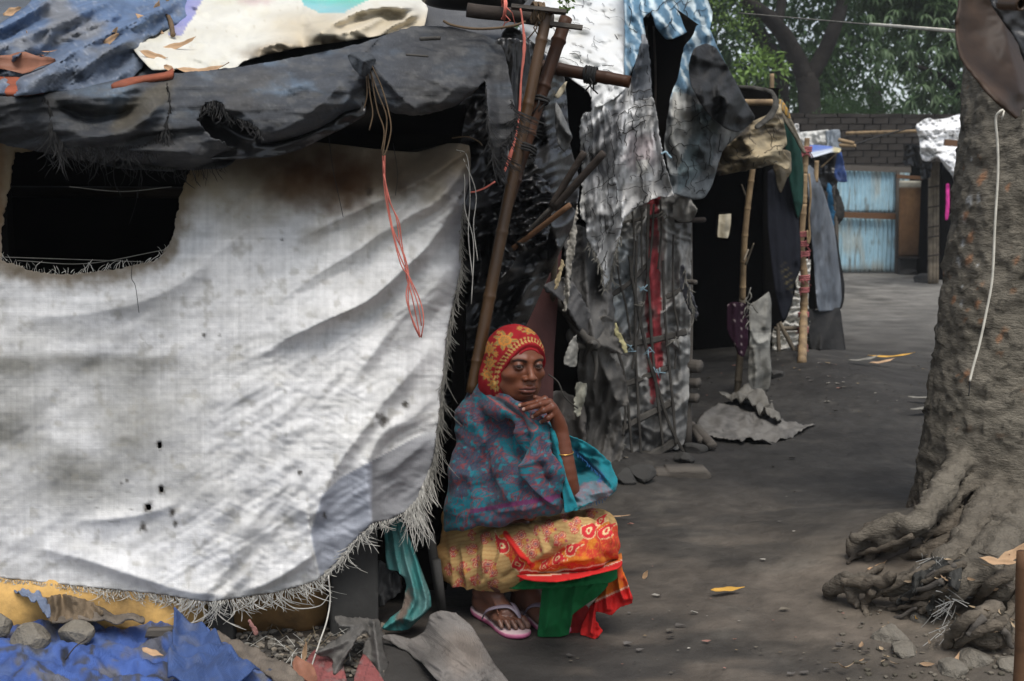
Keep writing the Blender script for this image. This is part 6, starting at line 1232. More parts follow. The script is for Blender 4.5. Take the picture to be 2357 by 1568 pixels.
b0 = P(1864, 470, 27); b0[2] = 0
tree('forked_tree', 'dark forked tree trunk standing behind the brick wall, splitting into two limbs', [([tuple(b0), T(1864, 268, 27), T(1856, 170, 27)], [.30, .26, .25]), ([T(1856, 180, 27), T(1820, 110, 26.8), T(1780, 50, 26.5), T(1720, 0, 26), T(1680, -60, 26)], [.22, .20, .17, .13, .1]),
   ([T(1860, 185, 27), T(1892, 130, 27), T(1922, 60, 27), T(1940, 0, 27.2), T(1960, -120, 27.5)], [.19, .18, .16, .14, .1]), ([T(1790, 60, 26.5), T(1800, 0, 26.6), T(1810, -80, 26.8)], [.12, .11, .1])],
   [(4.5, 27, 8.8, 4.5, 3, 1.6), (8.5, 27.5, 8.6, 4, 3, 2.0), (7.4, 30.4, 6.0, 3.4, 1.5, 3.0)], 'leaf_mid', 30000, .20, .08, 5)
b1 = P(1800, 470, 30); b1[2] = 0
tree('dark_tree', 'slim dark tree trunk behind the wall to the left of the forked tree', [([tuple(b1), T(1800, 270, 30), T(1790, 150, 30), T(1740, 60, 30), T(1700, -60, 30)], [.25, .2, .18, .2, .15])], [(7.5, 31, 7.0, 4.5, 2, 3.0), (3.0, 31, 5.5, 2.5, 2, 3.0)], 'leaf_dark', 24000, .22, .09, 6)
# far dense evergreens, one behind the other
for k, (x, y, z, rx, ry, rz, mt, n) in enumerate(((3.0, 36, 4.5, 5, 3, 5.2, 'leaf_mid', 15000), (11.5, 37, 5.0, 5, 3, 5.5, 'leaf_dark', 15000), (20, 36, 5.0, 5.5, 3, 5.5, 'leaf_mid', 7000), (-6, 38, 5.5, 6, 3, 5.5, 'leaf_dark', 6000), (30, 42, 6, 7, 3, 6.5, 'leaf_dark', 5000), (-18, 42, 6, 7, 3, 6.5, 'leaf_mid', 5000))):
    tree('distant_tree', ['distant mid-green tree filling the gap left of the forked trunk', 'distant dark tree filling the gap right of the forked trunk', 'distant tree hidden behind the big trunk on the right', 'distant tree behind the nearest roofs', 'farthest tree at the right', 'farthest tree at the left'][k], [([(x, y, 0), (x+.3, y, 3), (x, y, z)], [.35, .28, .2])], [(x, y, z, rx, ry, rz), (x+2.5, y-.5, z-2.2, 2.6, 2, 2.4), (x-2.4, y-.6, z-2.0, 2.6, 2, 2.4)], mt, int(n*1.6), .30, .14, 20+k)
# bright fine-leaved tree on the left and low bushes
tree('fine_leaved_tree', 'bright yellow-green fine-leaved tree above the marbled roof', [([(2.5, 16.3, 0), (2.6, 16.3, 3), (2.8, 16.2, 5)], [.10, .08, .05])], [(2.85, 16, 4.0, .6, .6, .8), (3.1, 15.8, 3.35, .34, .4, .4), (2.4, 16, 4.6, 1.0, .8, .7), (3.5, 16.2, 4.5, .8, .8, .36)], 'leaf_light', 4200, .055, .028, 31, inner=.1, bark='bark_far')
tree('young_tree', 'pale leafy sapling crown left of the dark trunk, above the doorway shack', [([(4.3, 20, 0), (4.3, 20, 2), (4.3, 20, 3.2)], [.05, .04, .025])], [(4.3, 20, 3.3, .5, .5, .6), (4.0, 20.2, 2.8, .6, .6, .4)], 'leaf_light', 1100, .16, .06, 32, inner=.15)
tree('feathery_bush', 'feathery bright green bush behind the wall between trunk and mango leaves', [([(7.5, 25, 0), (7.6, 25, 2.6)], [.06, .04])], [(7.7, 25, 3.25, .85, .5, .42), (6.9, 25.2, 3.0, .4, .4, .3)], 'leaf_mid', 5200, .07, .02, 33, inner=.1, cat='bush')
# the mango tree: long drooping leaves in whorls, the nearest as single leaves
MT = empty('mango_tree', 'mango tree with long drooping leaves hanging over the brick wall at the right', 'tree', (9.6, 23.5, 0), 'trees beyond the wall')
trunk_mesh([([(9.9, 23.6, 0), (9.8, 23.6, 2.2), (9.5, 23.5, 4.2)], [.2, .17, .12]), ([(9.8, 23.6, 2.4), (8.8, 23.3, 3.6), (7.8, 23.0, 4.0)], [.1, .07, .03]), ([(9.6, 23.5, 3.4), (9.0, 23, 4.6), (8.4, 22.8, 5.4)], [.1, .06, .03]), ([(9.7, 23.6, 2.6), (9.4, 22.8, 3.2), (8.9, 22.4, 3.3)], [.08, .05, .03])]).build('trunk', M['bark_far'], MT, True)
V, Q = leaves([(8.7, 23.4, 4.9), (9.3, 23.3, 3.7), (10.6, 23.6, 4.4), (8.0, 23.5, 5.9)], [(1.5, .9, 1.1), (1.25, .7, .8), (1.5, 1, 1.4), (1.8, 1, 1.0)], 3000, .26, .06, 41, droop=.6, whorl=7)
o = mk('crown', V, Q, M['leaf_mango'], MT, smooth=False); o['kind'] = 'stuff'
lm = []
for k in range(4):
    V, Fc = leaf_mesh(.26, .052, -.5, .35, 6, k); V = [(v[0]+.13, v[1], v[2]) for v in V]; o = mk('leaf', V, Fc, M['leaf_mango'], None); lm.append(o.data); C.objects.unlink(o); bpy.data.objects.remove(o)
rs = random.Random(8); cnt = 0
for k in range(36):
    cx, cy = rs.uniform(2000, 2205), rs.uniform(20, 262)
    if cx < 2060 and cy > 200: cy -= 90
    c0 = P(cx, cy, rs.uniform(22.1, 22.7))-np.array([9.6, 23.5, 0])
    for j in range(8):
        if cnt >= 288: break
        a = j/8*2*math.pi+rs.uniform(-.3, .3); o = bpy.data.objects.new('leaf', rs.choice(lm)); C.objects.link(o); o.parent = MT; o.location = tuple(c0)
        o.rotation_euler = (rs.uniform(-.4, .4), rs.uniform(.25, 1.1), a); s = rs.uniform(.75, 1.25); o.scale = (s, s, s); cnt += 1
# bright sprig over the poles at the top
SP = empty('green_sprig', 'small bright green sprig dangling at the top edge above the bamboo poles', 'sprig', P(1300, 0, 3.6))
V, Q = leaves([tuple(P(1303, 6, 3.6))], [(.022, .02, .028)], 34, .022, .013, 51, inner=.1); mk('leaves', V, Q, M['leaf_light'], SP, smooth=False); tube('stem', [P(1300, -60, 3.6), P(1303, -20, 3.6), P(1303, 14, 3.6)], .001, M['leaf_light'], SP, 4, 3)

# ================================================================ the big foreground tree and its roots
BT = empty('big_tree', 'thick dark tree trunk with flaking bark and exposed roots at the right edge', 'tree', (1.85, 4.1, 0))
s = SDF((.82, 2.6, -.12), (2.6, 4.75, 3.3), .0100)
s.chain([(1.80, 4.12, -.1), (1.81, 4.12, .25), (1.83, 4.13, .7), (1.875, 4.15, 1.4), (1.91, 4.18, 2.2), (1.93, 4.2, 3.5)], [.33, .285, .262, .25, .245, .25], .02, 4)
# buttress roots, measured in the photo and set on the earth
def RP(x, y, z): return tuple(G(x, y, z))
roots = [([(1.62, 4.0, .32), RP(2120, 1195, .22), RP(2060, 1205, .20), RP(2000, 1225, .17), RP(1968, 1238, .155)], [.045, .036, .030, .027, .024]),
         ([(1.65, 3.95, .25), RP(2080, 1238, .15), RP(2010, 1250, .12), RP(1966, 1262, .09), RP(1975, 1290, .04)], [.03, .024, .022, .024, .012]),
         ([(1.7, 3.9, .22), RP(2190, 1290, .16), RP(2100, 1330, .10), RP(2040, 1365, .05)], [.06, .04, .028, .015]),
         ([(1.75, 3.85, .2), RP(2230, 1330, .17), RP(2130, 1352, .12), RP(2020, 1345, .10), RP(1950, 1340, .09), RP(1910, 1365, .04), RP(1900, 1375, .0)], [.06, .045, .034, .030, .028, .024, .012]),
         ([RP(1960, 1340, .09), RP(1965, 1380, .05), RP(1985, 1415, .0)], [.024, .02, .012]),
         ([(1.8, 3.85, .2), RP(2290, 1300, .20), RP(2330, 1370, .12), RP(2380, 1430, .05)], [.06, .045, .035, .03]),
         ([RP(2260, 1440, .06), RP(2200, 1470, .05), RP(2150, 1500, .02)], [.032, .026, .022]),
         ([RP(2270, 1450, .10), RP(2330, 1500, .02)], [.05, .03]),
         ([(1.72, 3.9, .2), RP(2180, 1370, .10), RP(2100, 1400, .05), RP(2000, 1388, .035)], [.04, .025, .016, .010]),
         ([RP(2120, 1395, .05), RP(2070, 1440, .01)], [.016, .010])]
for pts, rad in roots:
    s.chain(pts, rad, .010, 4)
rr = random.Random(17)
for k in range(34):      # thin roots creeping over the earth
    a = rr.uniform(-2.75, -.9); R0 = rr.uniform(.22, .42); L = rr.uniform(.18, .5); x0, y0 = 1.80+R0*math.cos(a), 4.0+R0*math.sin(a); r0 = rr.uniform(.007, .020); pts = []; rad = []; aa = a+rr.uniform(-.5, .5)
    for i in range(6):
        z = float(ground_z(x0, y0)); pts.append((x0, y0, z+r0*rr.uniform(.1, 1.1)+.10*math.exp(-(R0+L*i/5-.15)/.1))); rad.append(r0*(1-.11*i)*rr.uniform(.8, 1.2)); aa += rr.uniform(-.5, .5); x0 += L/5*math.cos(aa); y0 += L/5*math.sin(aa)
    pts[-1] = (pts[-1][0], pts[-1][1], pts[-1][2]-.03); s.chain(pts, rad, .006, 3)
s.noise(.016, .09, 9, 3); s.noise(.012, .030, 10, 2)
V, Q = s.mesh()
ux, uy = PXY(V); ang = np.arctan2(V[:, 1]-4.13, V[:, 0]-1.85)
ring = ridged(ang*5, V[:, 2]*16, seed=11, oct=2); Nn = vnormals(V, Q)
V = V+Nn*(-.009*sm(.35, .9, ridged(V[:, 0]*13+fbm(V[:, 0]*4, V[:, 1]*4, V[:, 2]*4), V[:, 1]*13, V[:, 2]*13, seed=18, oct=2))*sm(.5, .15, V[:, 2])+0.004*sm(.5, .95, ring)+.0035*fbm(V[:, 0]*40, V[:, 1]*40, V[:, 2]*70, seed=12))[:, None]
c = np.ones((len(V), 3))*np.array((.20, .178, .14))
c = mixc(c, .6*sm(-.1, .4, fbm(ang*3, V[:, 2]*5, seed=13)), (.19, .168, .13))
c = mixc(c, .8*sm(.42, .55, fbm(V[:, 0]*22, V[:, 1]*22, V[:, 2]*26, seed=14, oct=4)+.12*fbm(V[:, 0]*3, V[:, 1]*3, V[:, 2]*3, seed=19))*sm(.3, .6, V[:, 2]), (.30, .17, .095))
c = mixc(c, .75*sm(.72, .9, ring), (.028, .025, .02))
for bx, by, br in ((2232,460,10), (2220,505,9), (2216,560,7), (2208,600,7), (2212,700,6), (2252,455,8), (2250,610,5), (2235,365,5), (2215,660,5)): c = mixc(c, .85*blob(ux, uy, bx, by, br*.6, br*1.4, 0, .8, 15, .5)*(V[:, 1] < 4.1), (.55, .55, .53))
for bx, by, br in ((2260,410,16), (2230,600,12), (2222,500,12), (2235,545,12), (2300,780,10), (2250,700,8), (2340,600,10), (2195,690,8), (2320,430,8), (2225,860,9)): c = mixc(c, .9*blob(ux, uy, bx, by, br*.6, br*1.2, 20, .7, 16, .5)*(V[:, 1] < 4.1), (.42, .22, .12))
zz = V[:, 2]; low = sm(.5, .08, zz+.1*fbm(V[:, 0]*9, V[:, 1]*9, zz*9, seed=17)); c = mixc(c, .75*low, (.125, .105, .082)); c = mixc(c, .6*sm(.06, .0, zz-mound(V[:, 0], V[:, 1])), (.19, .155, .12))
M_add2('bark', 'flaking_bark', vcol=True, rough=.9, var=.5, scale=9, bump=1.0, bscale=30, bdist=.014, stretch=(1, 1, 2.6), fine=.25, crack=.10, cscale=40, camt=.12, dark=(.06, .053, .042), dscale=9, damt=.4)
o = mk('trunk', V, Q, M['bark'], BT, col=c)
# what depth the tree has at a measured position (nearest surface), for laying things on the roots
_zb = np.full((400, 420), 9.0); _ix = ((ux-1700)/3).astype(int); _iy = ((uy-1000)/3).astype(int); _ok = (_ix >= 0) & (_ix < 420) & (_iy >= 0) & (_iy < 400); np.minimum.at(_zb, (_iy[_ok], _ix[_ok]), V[_ok, 1])
for _ in range(3): _zb = np.minimum.reduce([_zb, np.roll(_zb, 1, 0), np.roll(_zb, -1, 0), np.roll(_zb, 1, 1), np.roll(_zb, -1, 1)])
def surfd(x, y):
    x = np.asarray(x, float); y = np.asarray(y, float); g = GD(y, .0)+0*x
    s_ = 0
    for dx, dy in ((0, 0), (8, 0), (-8, 0), (0, 8), (0, -8)): s_ = s_+np.minimum(_zb[np.clip(((y+dy-1000)/3).astype(int), 0, 399), np.clip(((x+dx-1700)/3).astype(int), 0, 419)], GD(y+dy, .02))/5
    return s_
cd = tube('hanging_cord', [P(2312,252,3.82), P(2300,258,3.82), P(2292,275,3.83), P(2296,330,3.83), P(2297,400,3.83), P(2290,520,3.82), P(2284,640,3.81), P(2270,720,3.80), P(2255,790,3.79), P(2240,845,3.78), P(2232,878,3.77)], .0042, M['white_cord'], None, 7)
tag(cd, 'thin white cord hanging down the side of the big trunk', 'cord')
tube('cord_tip', [P(2232,878,3.77), P(2231,900,3.77), P(2229,912,3.77)], .0022, M['thread_dark'], cd, 5, 3)
tube('cord_tail', [P(2312,252,3.82), P(2306,275,3.8), P(2310,262,3.79)], .003, M['white_cord'], cd, 5, 3)

# single roots and dead sticks laid over the buttress, each a piece of its own
rr = random.Random(23)
RS = [((2130,1268),(2040,1300),(1985,1330),.016), ((2150,1300),(2085,1335),(2010,1372),.013), ((2060,1330),(2000,1342),(1935,1336),.020), ((2240,1385),(2160,1402),(2075,1398),.015), ((2200,1345),(2130,1372),(2050,1380),.012), ((2125,1405),(2100,1425),(2068,1445),.009), ((2290,1400),(2230,1430),(2172,1482),.024), ((2310,1425),(2262,1452),(2190,1490),.016),
      ((2330,1310),(2280,1345),(2230,1400),.020), ((2350,1360),(2320,1410),(2300,1470),.014), ((2010,1360),(1990,1392),(2000,1420),.014), ((2100,1235),(2030,1262),(1975,1275),.011), ((2220,1300),(2180,1312),(2120,1345),.013), ((2175,1400),(2120,1392),(2040,1405),.010)]
for k, (a, b, c_, r_) in enumerate(RS):
    pts = []
    for i, q in enumerate((a, b, c_)):
        pts.append(P(q[0], q[1], float(surfd(*q))-r_*(.9, .7, .2)[i]))
    pp = catmull(pts, 7); rad = [r_*(1-.45*i/len(pp))*rr.uniform(.82, 1.15) for i in range(len(pp))]; pp = [p+np.array([rr.uniform(-.3, .3)*r_, 0, rr.uniform(-.3, .3)*r_]) for p in pp]
    V_, F_ = tube_data(pp, rad, 9, True, .10); mk('root', V_, F_, M['root'] if 'root' in M else M.setdefault('root', material('weathered_root', base=(.15, .125, .095), rough=.9, var=.4, scale=20, bump=1.0, bscale=60, bdist=.01, dark=(.055, .045, .035), dscale=12, damt=.6, stretch=(1, 1, 2))), BT)
# ================================================================ things on the ground in front
def bluec(x, y, V):
    c = np.ones((len(x), 3))*np.array((0.055, 0.11, 0.33)); c = mixc(c, .75*sm(.0, .5, fbm(x/60, y/25, seed=401)), (0.09, 0.14, 0.30))
    c = mixc(c, .85*sm(.05, .4, fbm(x/50+3, y/22, seed=402)+.35*sm(1490, 1430, y)), (0.12, 0.115, 0.105))
    c = mixc(c, .85*sm(.55, .7, ridged(x/60, y/30, seed=403)), (.06, .06, .06)); return mixc(c, .95*blob(x, y, 150, 1530, 10, 12, 0, .6, 404, .5), (.01, .01, .01))
def bumps_b(x, y, V): return .03+.03*fbm(x/90, y/40, seed=405)+.012*ridged(x/50, y/25, seed=406)+.05*np.exp(-((x-60)/60)**2-((y-1410)/14)**2)+.02*crease(x/50, y/26, 31)
bt_ = lying('blue_ground_tarpaulin', [(-120,1440),(0,1408),(40,1396),(80,1402),(110,1432),(180,1448),(260,1446),(340,1452),(395,1447),(410,1438),(440,1448),(500,1480),(570,1530),(640,1580),(680,1640),(700,1760),(-160,1760)], 0.05, M['tarp'], None, bumps_b, 4, bluec, .003)
tag(bt_, 'bright blue dusty plastic tarpaulin spread on the ground at the lower left', 'tarpaulin')
lf = lying('tarpaulin_corner', [(405,1438),(432,1448),(470,1462),(520,1500),(600,1560),(520,1600),(440,1600),(385,1568),(398,1500)], 0.09, M['tarp'], bt_, lambda x, y, V: .035+.025*foldsum(x, y, [([(405,1440),(402,1500),(385,1570)], 1, 8, 20, .3)])+.02*crease(x/50, y/30, 32), 4, lambda x, y, V: mixc(np.ones((len(x), 3))*np.array((.045, .085, .22)), .5*sm(.0, .5, fbm(x/40, y/22, seed=407)), (.13, .14, .17)), .004)
def brownedge(x, y, V): return grime(np.ones((len(x), 3))*np.array((.155, .13, .105)), x, y, 408, 0, .5, (.08, .07, .06), .6, 30, 14)
e1 = lying('brown_mat', [(100,1440),(140,1430),(230,1440),(330,1453),(330,1470),(220,1466),(120,1462)], .07, M['cloth'], None, lambda x, y, V: .06+.02*fbm(x/30, y/9), 4, brownedge, .006); tag(e1, 'brown mat edge folded along the top of the blue tarpaulin', 'mat')
e2 = lying('canvas_hem', [(485,1478),(520,1490),(580,1520),(640,1552),(700,1590),(700,1660),(640,1600),(560,1550),(500,1500)], .05, M['cloth'], None, lambda x, y, V: .05+.015*fbm(x/30, y/14), 4, brownedge, .008); tag(e2, 'grey-brown canvas hem running along the right edge of the blue tarpaulin', 'canvas')
e3 = lying('blue_grey_scrap', [(35,1410),(80,1400),(105,1425),(120,1465),(112,1475),(88,1440),(50,1420)], .1, M['tarp'], None, lambda x, y, V: .08+.02*fbm(x/20, y/9), 4, lambda x, y, V: np.ones((len(x), 3))*np.array((.17, .21, .30)), .003); tag(e3, 'grey-blue folded plastic scrap next to the left rock', 'plastic scrap')
r1 = rock('rock', P(70, 1469, 2.86), .052, 61, 'rounder grey rock resting on the blue tarpaulin, left of the pale one', 'rock', .78)
r2 = rock('rock', P(174, 1458, 2.88), .048, 62, 'pale sharp-edged rock resting on the blue tarpaulin below the ochre plinth', 'rock', .8)
r3 = rock('rock', P(-5, 1440, 2.9), .05, 63, 'grey rock cut off by the left picture edge on the blue tarpaulin', 'rock', .7)
wd = sheet('board_piece', [(338,1450),(396,1448),(396,1472),(333,1468)], lambda x, y: 2.93+0*x, M['wood_grey'], None, 5, thick=.02, smoothpoly=0)[0]; tag(wd, 'short weathered board piece at the top edge of the blue tarpaulin', 'board')
place_leaf('dry_leaf', P(352, 1505, 2.74), .07, .022, (15, 10, -25), M['leaf_tan'], 'small tan leaf lying on the blue tarpaulin', 'leaf', 'fallen leaves on the ground', .2, .3, .1, 5)
tube('twig', [P(150, 1520, 2.74), P(172, 1490, 2.76), P(200, 1440+30, 2.8)], .0016, M['wood_dark'], None, 5, 3); tag(bpy.data.objects['twig'], 'thin dark twig lying across the blue tarpaulin', 'twig')
rgc = rag('muddy_cloth', [(105,1375),(150,1368),(200,1380),(235,1410),(225,1430),(190,1425),(150,1432),(110,1430)], [(105,1375,2.99),(235,1410,2.96),(110,1430,2.93),(200,1380,2.98)], M['cloth'], None, (.16, .12, .08), 4, seed=410, amp=.03); tag(rgc, 'crumpled muddy brown cloth stuffed against the ochre plinth', 'cloth')
# teal cloth hanging beside the corner post
def tealc(x, y, V):
    c = np.ones((len(x), 3))*np.array((.045, .17, .16)); c = mixc(c, .6*sm(-.1, .4, fbm(x/20, y/60, seed=411)), (.12, .20, .19)); return mixc(c, .8*blob(x, y, 930, 1400, 12, 50, 20, .5, 412), (.20, .12, .09))
tl, tld = sheet('teal_cloth', [(880,1190),(925,1195),(952,1260),(970,1310),(990,1365),(993,1395),(980,1412),(955,1435),(938,1450),(895,1452),(878,1446),(900,1420),(925,1400),(935,1350),(930,1330),(915,1315),(890,1308),(886,1250)], [(880,1190,3.22),(952,1260,3.18),(993,1390,3.12),(895,1452,3.10),(890,1308,3.18),(935,1350,3.15)], M['cloth'], None, 3,
   [([(915,1200),(935,1290),(955,1380),(920,1440)], .05, 10, 12, .1), ([(940,1240),(965,1320),(980,1400),(930,1442)], .05, 8, 12, .1), ([(900,1200),(912,1280),(925,1340)], .04, 8, 8, .1), ([(885,1445),(920,1425),(950,1430)], .03, 8, 8, .2)], [(.012, 10, 60, -15, 'f', 413)], tealc, thick=.003)
tag(tl, 'twisted faded teal cloth hanging beside the dark corner post', 'cloth')
rg2 = rag('dark_rag', [(868,1290),(890,1300),(925,1330),(925,1360),(900,1380),(872,1400),(862,1360)], [(868,1290,3.2),(925,1340,3.18),(872,1400,3.17),(900,1380,3.17)], M['tarp'], None, (.03, .03, .03), 4, seed=414, amp=.02); tag(rg2, 'small black rag stuffed between corner post and teal cloth', 'rag')
# torn tar-paper and red sheet heap
def tarp2(x, y, V): return grime(np.ones((len(x), 3))*np.array((.12, .112, .10)), x, y, 421, 0, .5, (.06, .056, .05), .6, 20, 14)
t1, _ = sheet('torn_felt_sheet', [(770,1418),(800,1420),(870,1425),(880,1450),(885,1500),(900,1545),(895,1590),(850,1590),(835,1500),(850,1462),(840,1455),(815,1475),(790,1530),(775,1560),(762,1550),(765,1515),(722,1505),(745,1490),(790,1460),(806,1445),(780,1440)], [(770,1418,2.98),(870,1425,2.98),(900,1545,2.86),(850,1590,2.78),(722,1505,2.84),(775,1560,2.78),(830,1450,2.9)], M['tarp'], None, 3,
   [([(725,1503),(790,1480),(850,1440)], .04, 10, 12, .1), ([(770,1550),(800,1500),(840,1460)], .04, 10, 10, .1), ([(860,1430),(868,1500),(878,1580)], .05, 16, 10, .1), ([(790,1440),(830,1438),(870,1430)], .02, 8, 8, .2)], [(.012, 20, 16, 20, 'f', 422)], tarp2, fray=2, thick=.004)
tag(t1, 'curled torn grey felt sheet standing at the foot of the corner post', 'felt sheet')
def redsheet(x, y, V):
    c = np.ones((len(x), 3))*np.array((.24, .075, .07)); c = mixc(c, .7*sm(.0, .4, fbm(x/18, y/14, seed=423)), (.15, .13, .12)); return mixc(c, .7*((np.abs(np.sin((x+y*.3)/16)) < .08)|(np.abs(np.sin((y-x*.2)/14)) < .08)), (.12, .04, .04))
t2, _ = sheet('red_sheet', [(708,1515),(725,1495),(745,1500),(765,1515),(790,1530),(800,1600),(720,1620),(690,1570)], [(708,1515,2.83),(790,1530,2.82),(720,1620,2.6),(800,1600,2.66)], M['tarp'], None, 3, (), [(.015, 24, 20, 0, 'f', 424)], redsheet, thick=.003); tag(t2, 'faded red checked plastic sheet at the bottom edge, in front of the felt sheet', 'plastic sheet')
t3, _ = sheet('red_sheet', [(835,1505),(852,1520),(880,1560),(900,1620),(820,1620),(815,1560)], [(835,1505,2.85),(900,1620,2.6),(815,1560,2.75),(820,1620,2.6)], M['tarp'], None, 3, (), [(.015, 24, 20, 0, 'f', 425)], redsheet, thick=.003); tag(t3, 'smaller faded red sheet piece showing under the right side of the felt sheet', 'plastic sheet')
place_leaf('dry_leaf', P(705, 1560, 2.68), .13, .055, (10, 20, -55), M['leaf_brown'], 'large curled orange-brown leaf at the bottom edge beside the red sheet', 'leaf', 'fallen leaves on the ground', .5, .5, .1, 7)
place_leaf('dry_leaf', P(702, 1500, 2.86), .06, .015, (80, -80, 10), M['leaf_tan'], 'narrow upright tan leaf beside the hanging white thread', 'leaf', 'fallen leaves on the ground', .2, .4, .1, 8)
wt = tube('loose_white_thread', [P(756, 1325, 3.0), P(760, 1380, 3.0), P(752, 1430, 2.97), P(735, 1480, 2.9), P(715, 1540, 2.78)], .0022, M['thread_white'], None, 6); tag(wt, 'long white plastic thread hanging from the sack hem to the ground', 'thread')
tube('side_thread', [P(640, 1375, 3.0), P(680, 1400, 3.0), P(735, 1395, 3.0), P(757, 1370, 3.0)], .0015, M['thread_white'], wt, 6)
# dry palm sheath / wood slab
def slabc(x, y, V):
    c = np.ones((len(x), 3))*np.array((.165, .15, .135)); c = mixc(c, .7*blob(x, y, 1060, 1500, 60, 50, 30, .4, 431), (.21, .175, .145))
    w = ridged((x*.8-y*.6)/70+.2*fbm(x/30, y/30), (x*.6+y*.8)/9, seed=432, oct=2); c = mixc(c, .8*sm(.82, .96, w)*sm(-.1, .3, fbm(x/30, y/30, seed=433)), (.035, .03, .026)); return c
sl, _ = sheet('palm_sheath', [(876,1462),(910,1460),(945,1470),(975,1455),(985,1430),(990,1415),(1015,1405),(1050,1412),(1085,1440),(1110,1480),(1140,1530),(1172,1570),(1160,1590),(1090,1600),(1040,1590),(1000,1560),(970,1525),(930,1495),(890,1475)], [(876,1462,3.0),(975,1455,3.02),(1015,1405,3.0),(1110,1480,2.92),(1172,1570,2.75),(1090,1600,2.65),(970,1525,2.85),(1040,1500,2.84)], M['wood_grey'] if False else M['tarp'], None, 3,
   [([(985,1420),(1000,1450),(1060,1500),(1120,1580)], .05, 30, 40, .1), ([(900,1465),(960,1490),(1030,1560)], .03, 16, 20, .1)], [(.01, 40, 14, 38, 'f', 434), (.004, 40, 5, 38, 'r', 435)], slabc, thick=.008)
tag(sl, 'curved grey slab of dry palm sheath lying before the woman’s foot', 'palm sheath')
tube('grey_stick', [P(1005, 1290, 3.2), gpt(1022, 1425)], .012, M['concrete'], None, 10, 0); tag(bpy.data.objects['grey_stick'], 'plain dark grey stick standing between the teal cloth and the woman', 'stick')
# dirt and rubble under the sacking
mb = MB(); r = random.Random(21)
for k in range(420):
    x = r.uniform(540, 880); y = r.uniform(1440, 1568)-(x-540)*.02; g_ = gpt(x, y); q, Fc = rock_mesh(r.uniform(.004, .016), k, .6, n=1); mb.add(q+g_+np.array([0, 0, .006]), Fc, r.choice([(.10, .09, .075), (.17, .155, .13), (.06, .055, .05), (.22, .19, .15)]))
for k in range(130):
    x = r.uniform(1930, 2420); y = r.uniform(1400, 1600); g_ = gpt(x, y); q, Fc = rock_mesh(r.uniform(.003, .012), k, .6, n=1); mb.add(q+g_+np.array([0, 0, .003]), Fc, r.choice([(.13, .115, .09), (.16, .14, .11), (.09, .08, .06)]))
tag(mb.build('rubble', M['litter'], None, False), 'small rubble and grit by the shack foot and round the roots', 'rubble', kind='stuff')
mb = MB()
for k in range(70):
    x = r.uniform(560, 860); y = r.uniform(1450, 1560); g_ = Vector(gpt(x, y)); a = r.uniform(0, 6); L = r.uniform(.03, .10); mb.strip([g_+Vector((0, 0, .012)), g_+Vector((L*.5*math.cos(a), L*.5*math.sin(a), .012+r.uniform(0, .03))), g_+Vector((L*math.cos(a+.5), L*math.sin(a+.5), .01))], .002, Vector((0, 0, 1)), r.choice([(.4, .39, .35), (.12, .1, .07), (.2, .16, .1)]))
tag(mb.build('straw_litter', M['litter'], None, True), 'straws and thread ends lying under the sack hem', 'litter', kind='stuff')
for k, (x, y, s_, lb) in enumerate(((575,1445,.05,'pink flat scrap sticking out of the rubble under the hem'),)):
    o = rag('pink_scrap', [(572,1430),(580,1430),(596,1458),(586,1462)], lambda x, y: 3.0+0*x, M['cloth'], None, (.4, .2, .17), 3, seed=440, amp=.004); tag(o, lb, 'scrap')
# pink string bundle tied to the eave cord, pink cord at the pole
PB = empty('pink_string_bundle', 'bundle of pink plastic strings hanging in loops over the white sacking', 'string', P(882, 360, 2.95))
for pts in ([(882,358),(884,400),(890,460),(905,540),(925,610),(940,640),(938,690),(950,740),(966,777)], [(884,358),(885,420),(895,490),(915,570),(940,635),(965,690),(976,735),(968,777)], [(883,370),(892,450),(910,500),(922,560),(930,600),(938,640),(948,680),(958,730),(966,776)], [(882,380),(888,440),(904,520),(930,590),(942,640),(935,680),(945,720),(964,772)], [(884,400),(900,470),(920,510),(925,560),(935,620),(960,700),(970,750)]):
    tube('string', [P(x+random.uniform(-2, 2), y, 2.95+random.uniform(-.01, .006)) for x, y in pts], .0017, M['pink'], PB, 5, 4)
pc = tube('plastic_string', [P(x, y, 3.3) for x, y in ((1198,20),(1204,60),(1207,110),(1200,180),(1196,250),(1188,310),(1172,365),(1157,404))], [.0028, .003, .0055, .003, .004, .003, .006, .003], M['pink'], None, 6, 4, jag=.2); tag(pc, 'pink plastic cord hanging along the leaning bamboo pole', 'cord')
pc = tube('plastic_string', [P(x, y, 3.3) for x, y in ((1140,418),(1118,432),(1095,441),(1082,443))], .003, M['pink'], None, 6, 4); tag(pc, 'short end of pink cord by the sack corner', 'cord')
for k, (a, b) in enumerate((((935,126),(985,130)), ((968,90),(1012,88)))):
    o = pole('bamboo_sliver', P(*a, 3.0 if k == 0 else 3.35), P(*b, 2.98 if k == 0 else 3.3), .003 if k == 0 else .006, .003 if k == 0 else .006, M['lath'], None, 6, hollow=False); tag(o, ['thin bamboo sliver poking through the black eave tarpaulin', 'thicker sliver above the eave, right of the cream banner'][k], 'sliver')
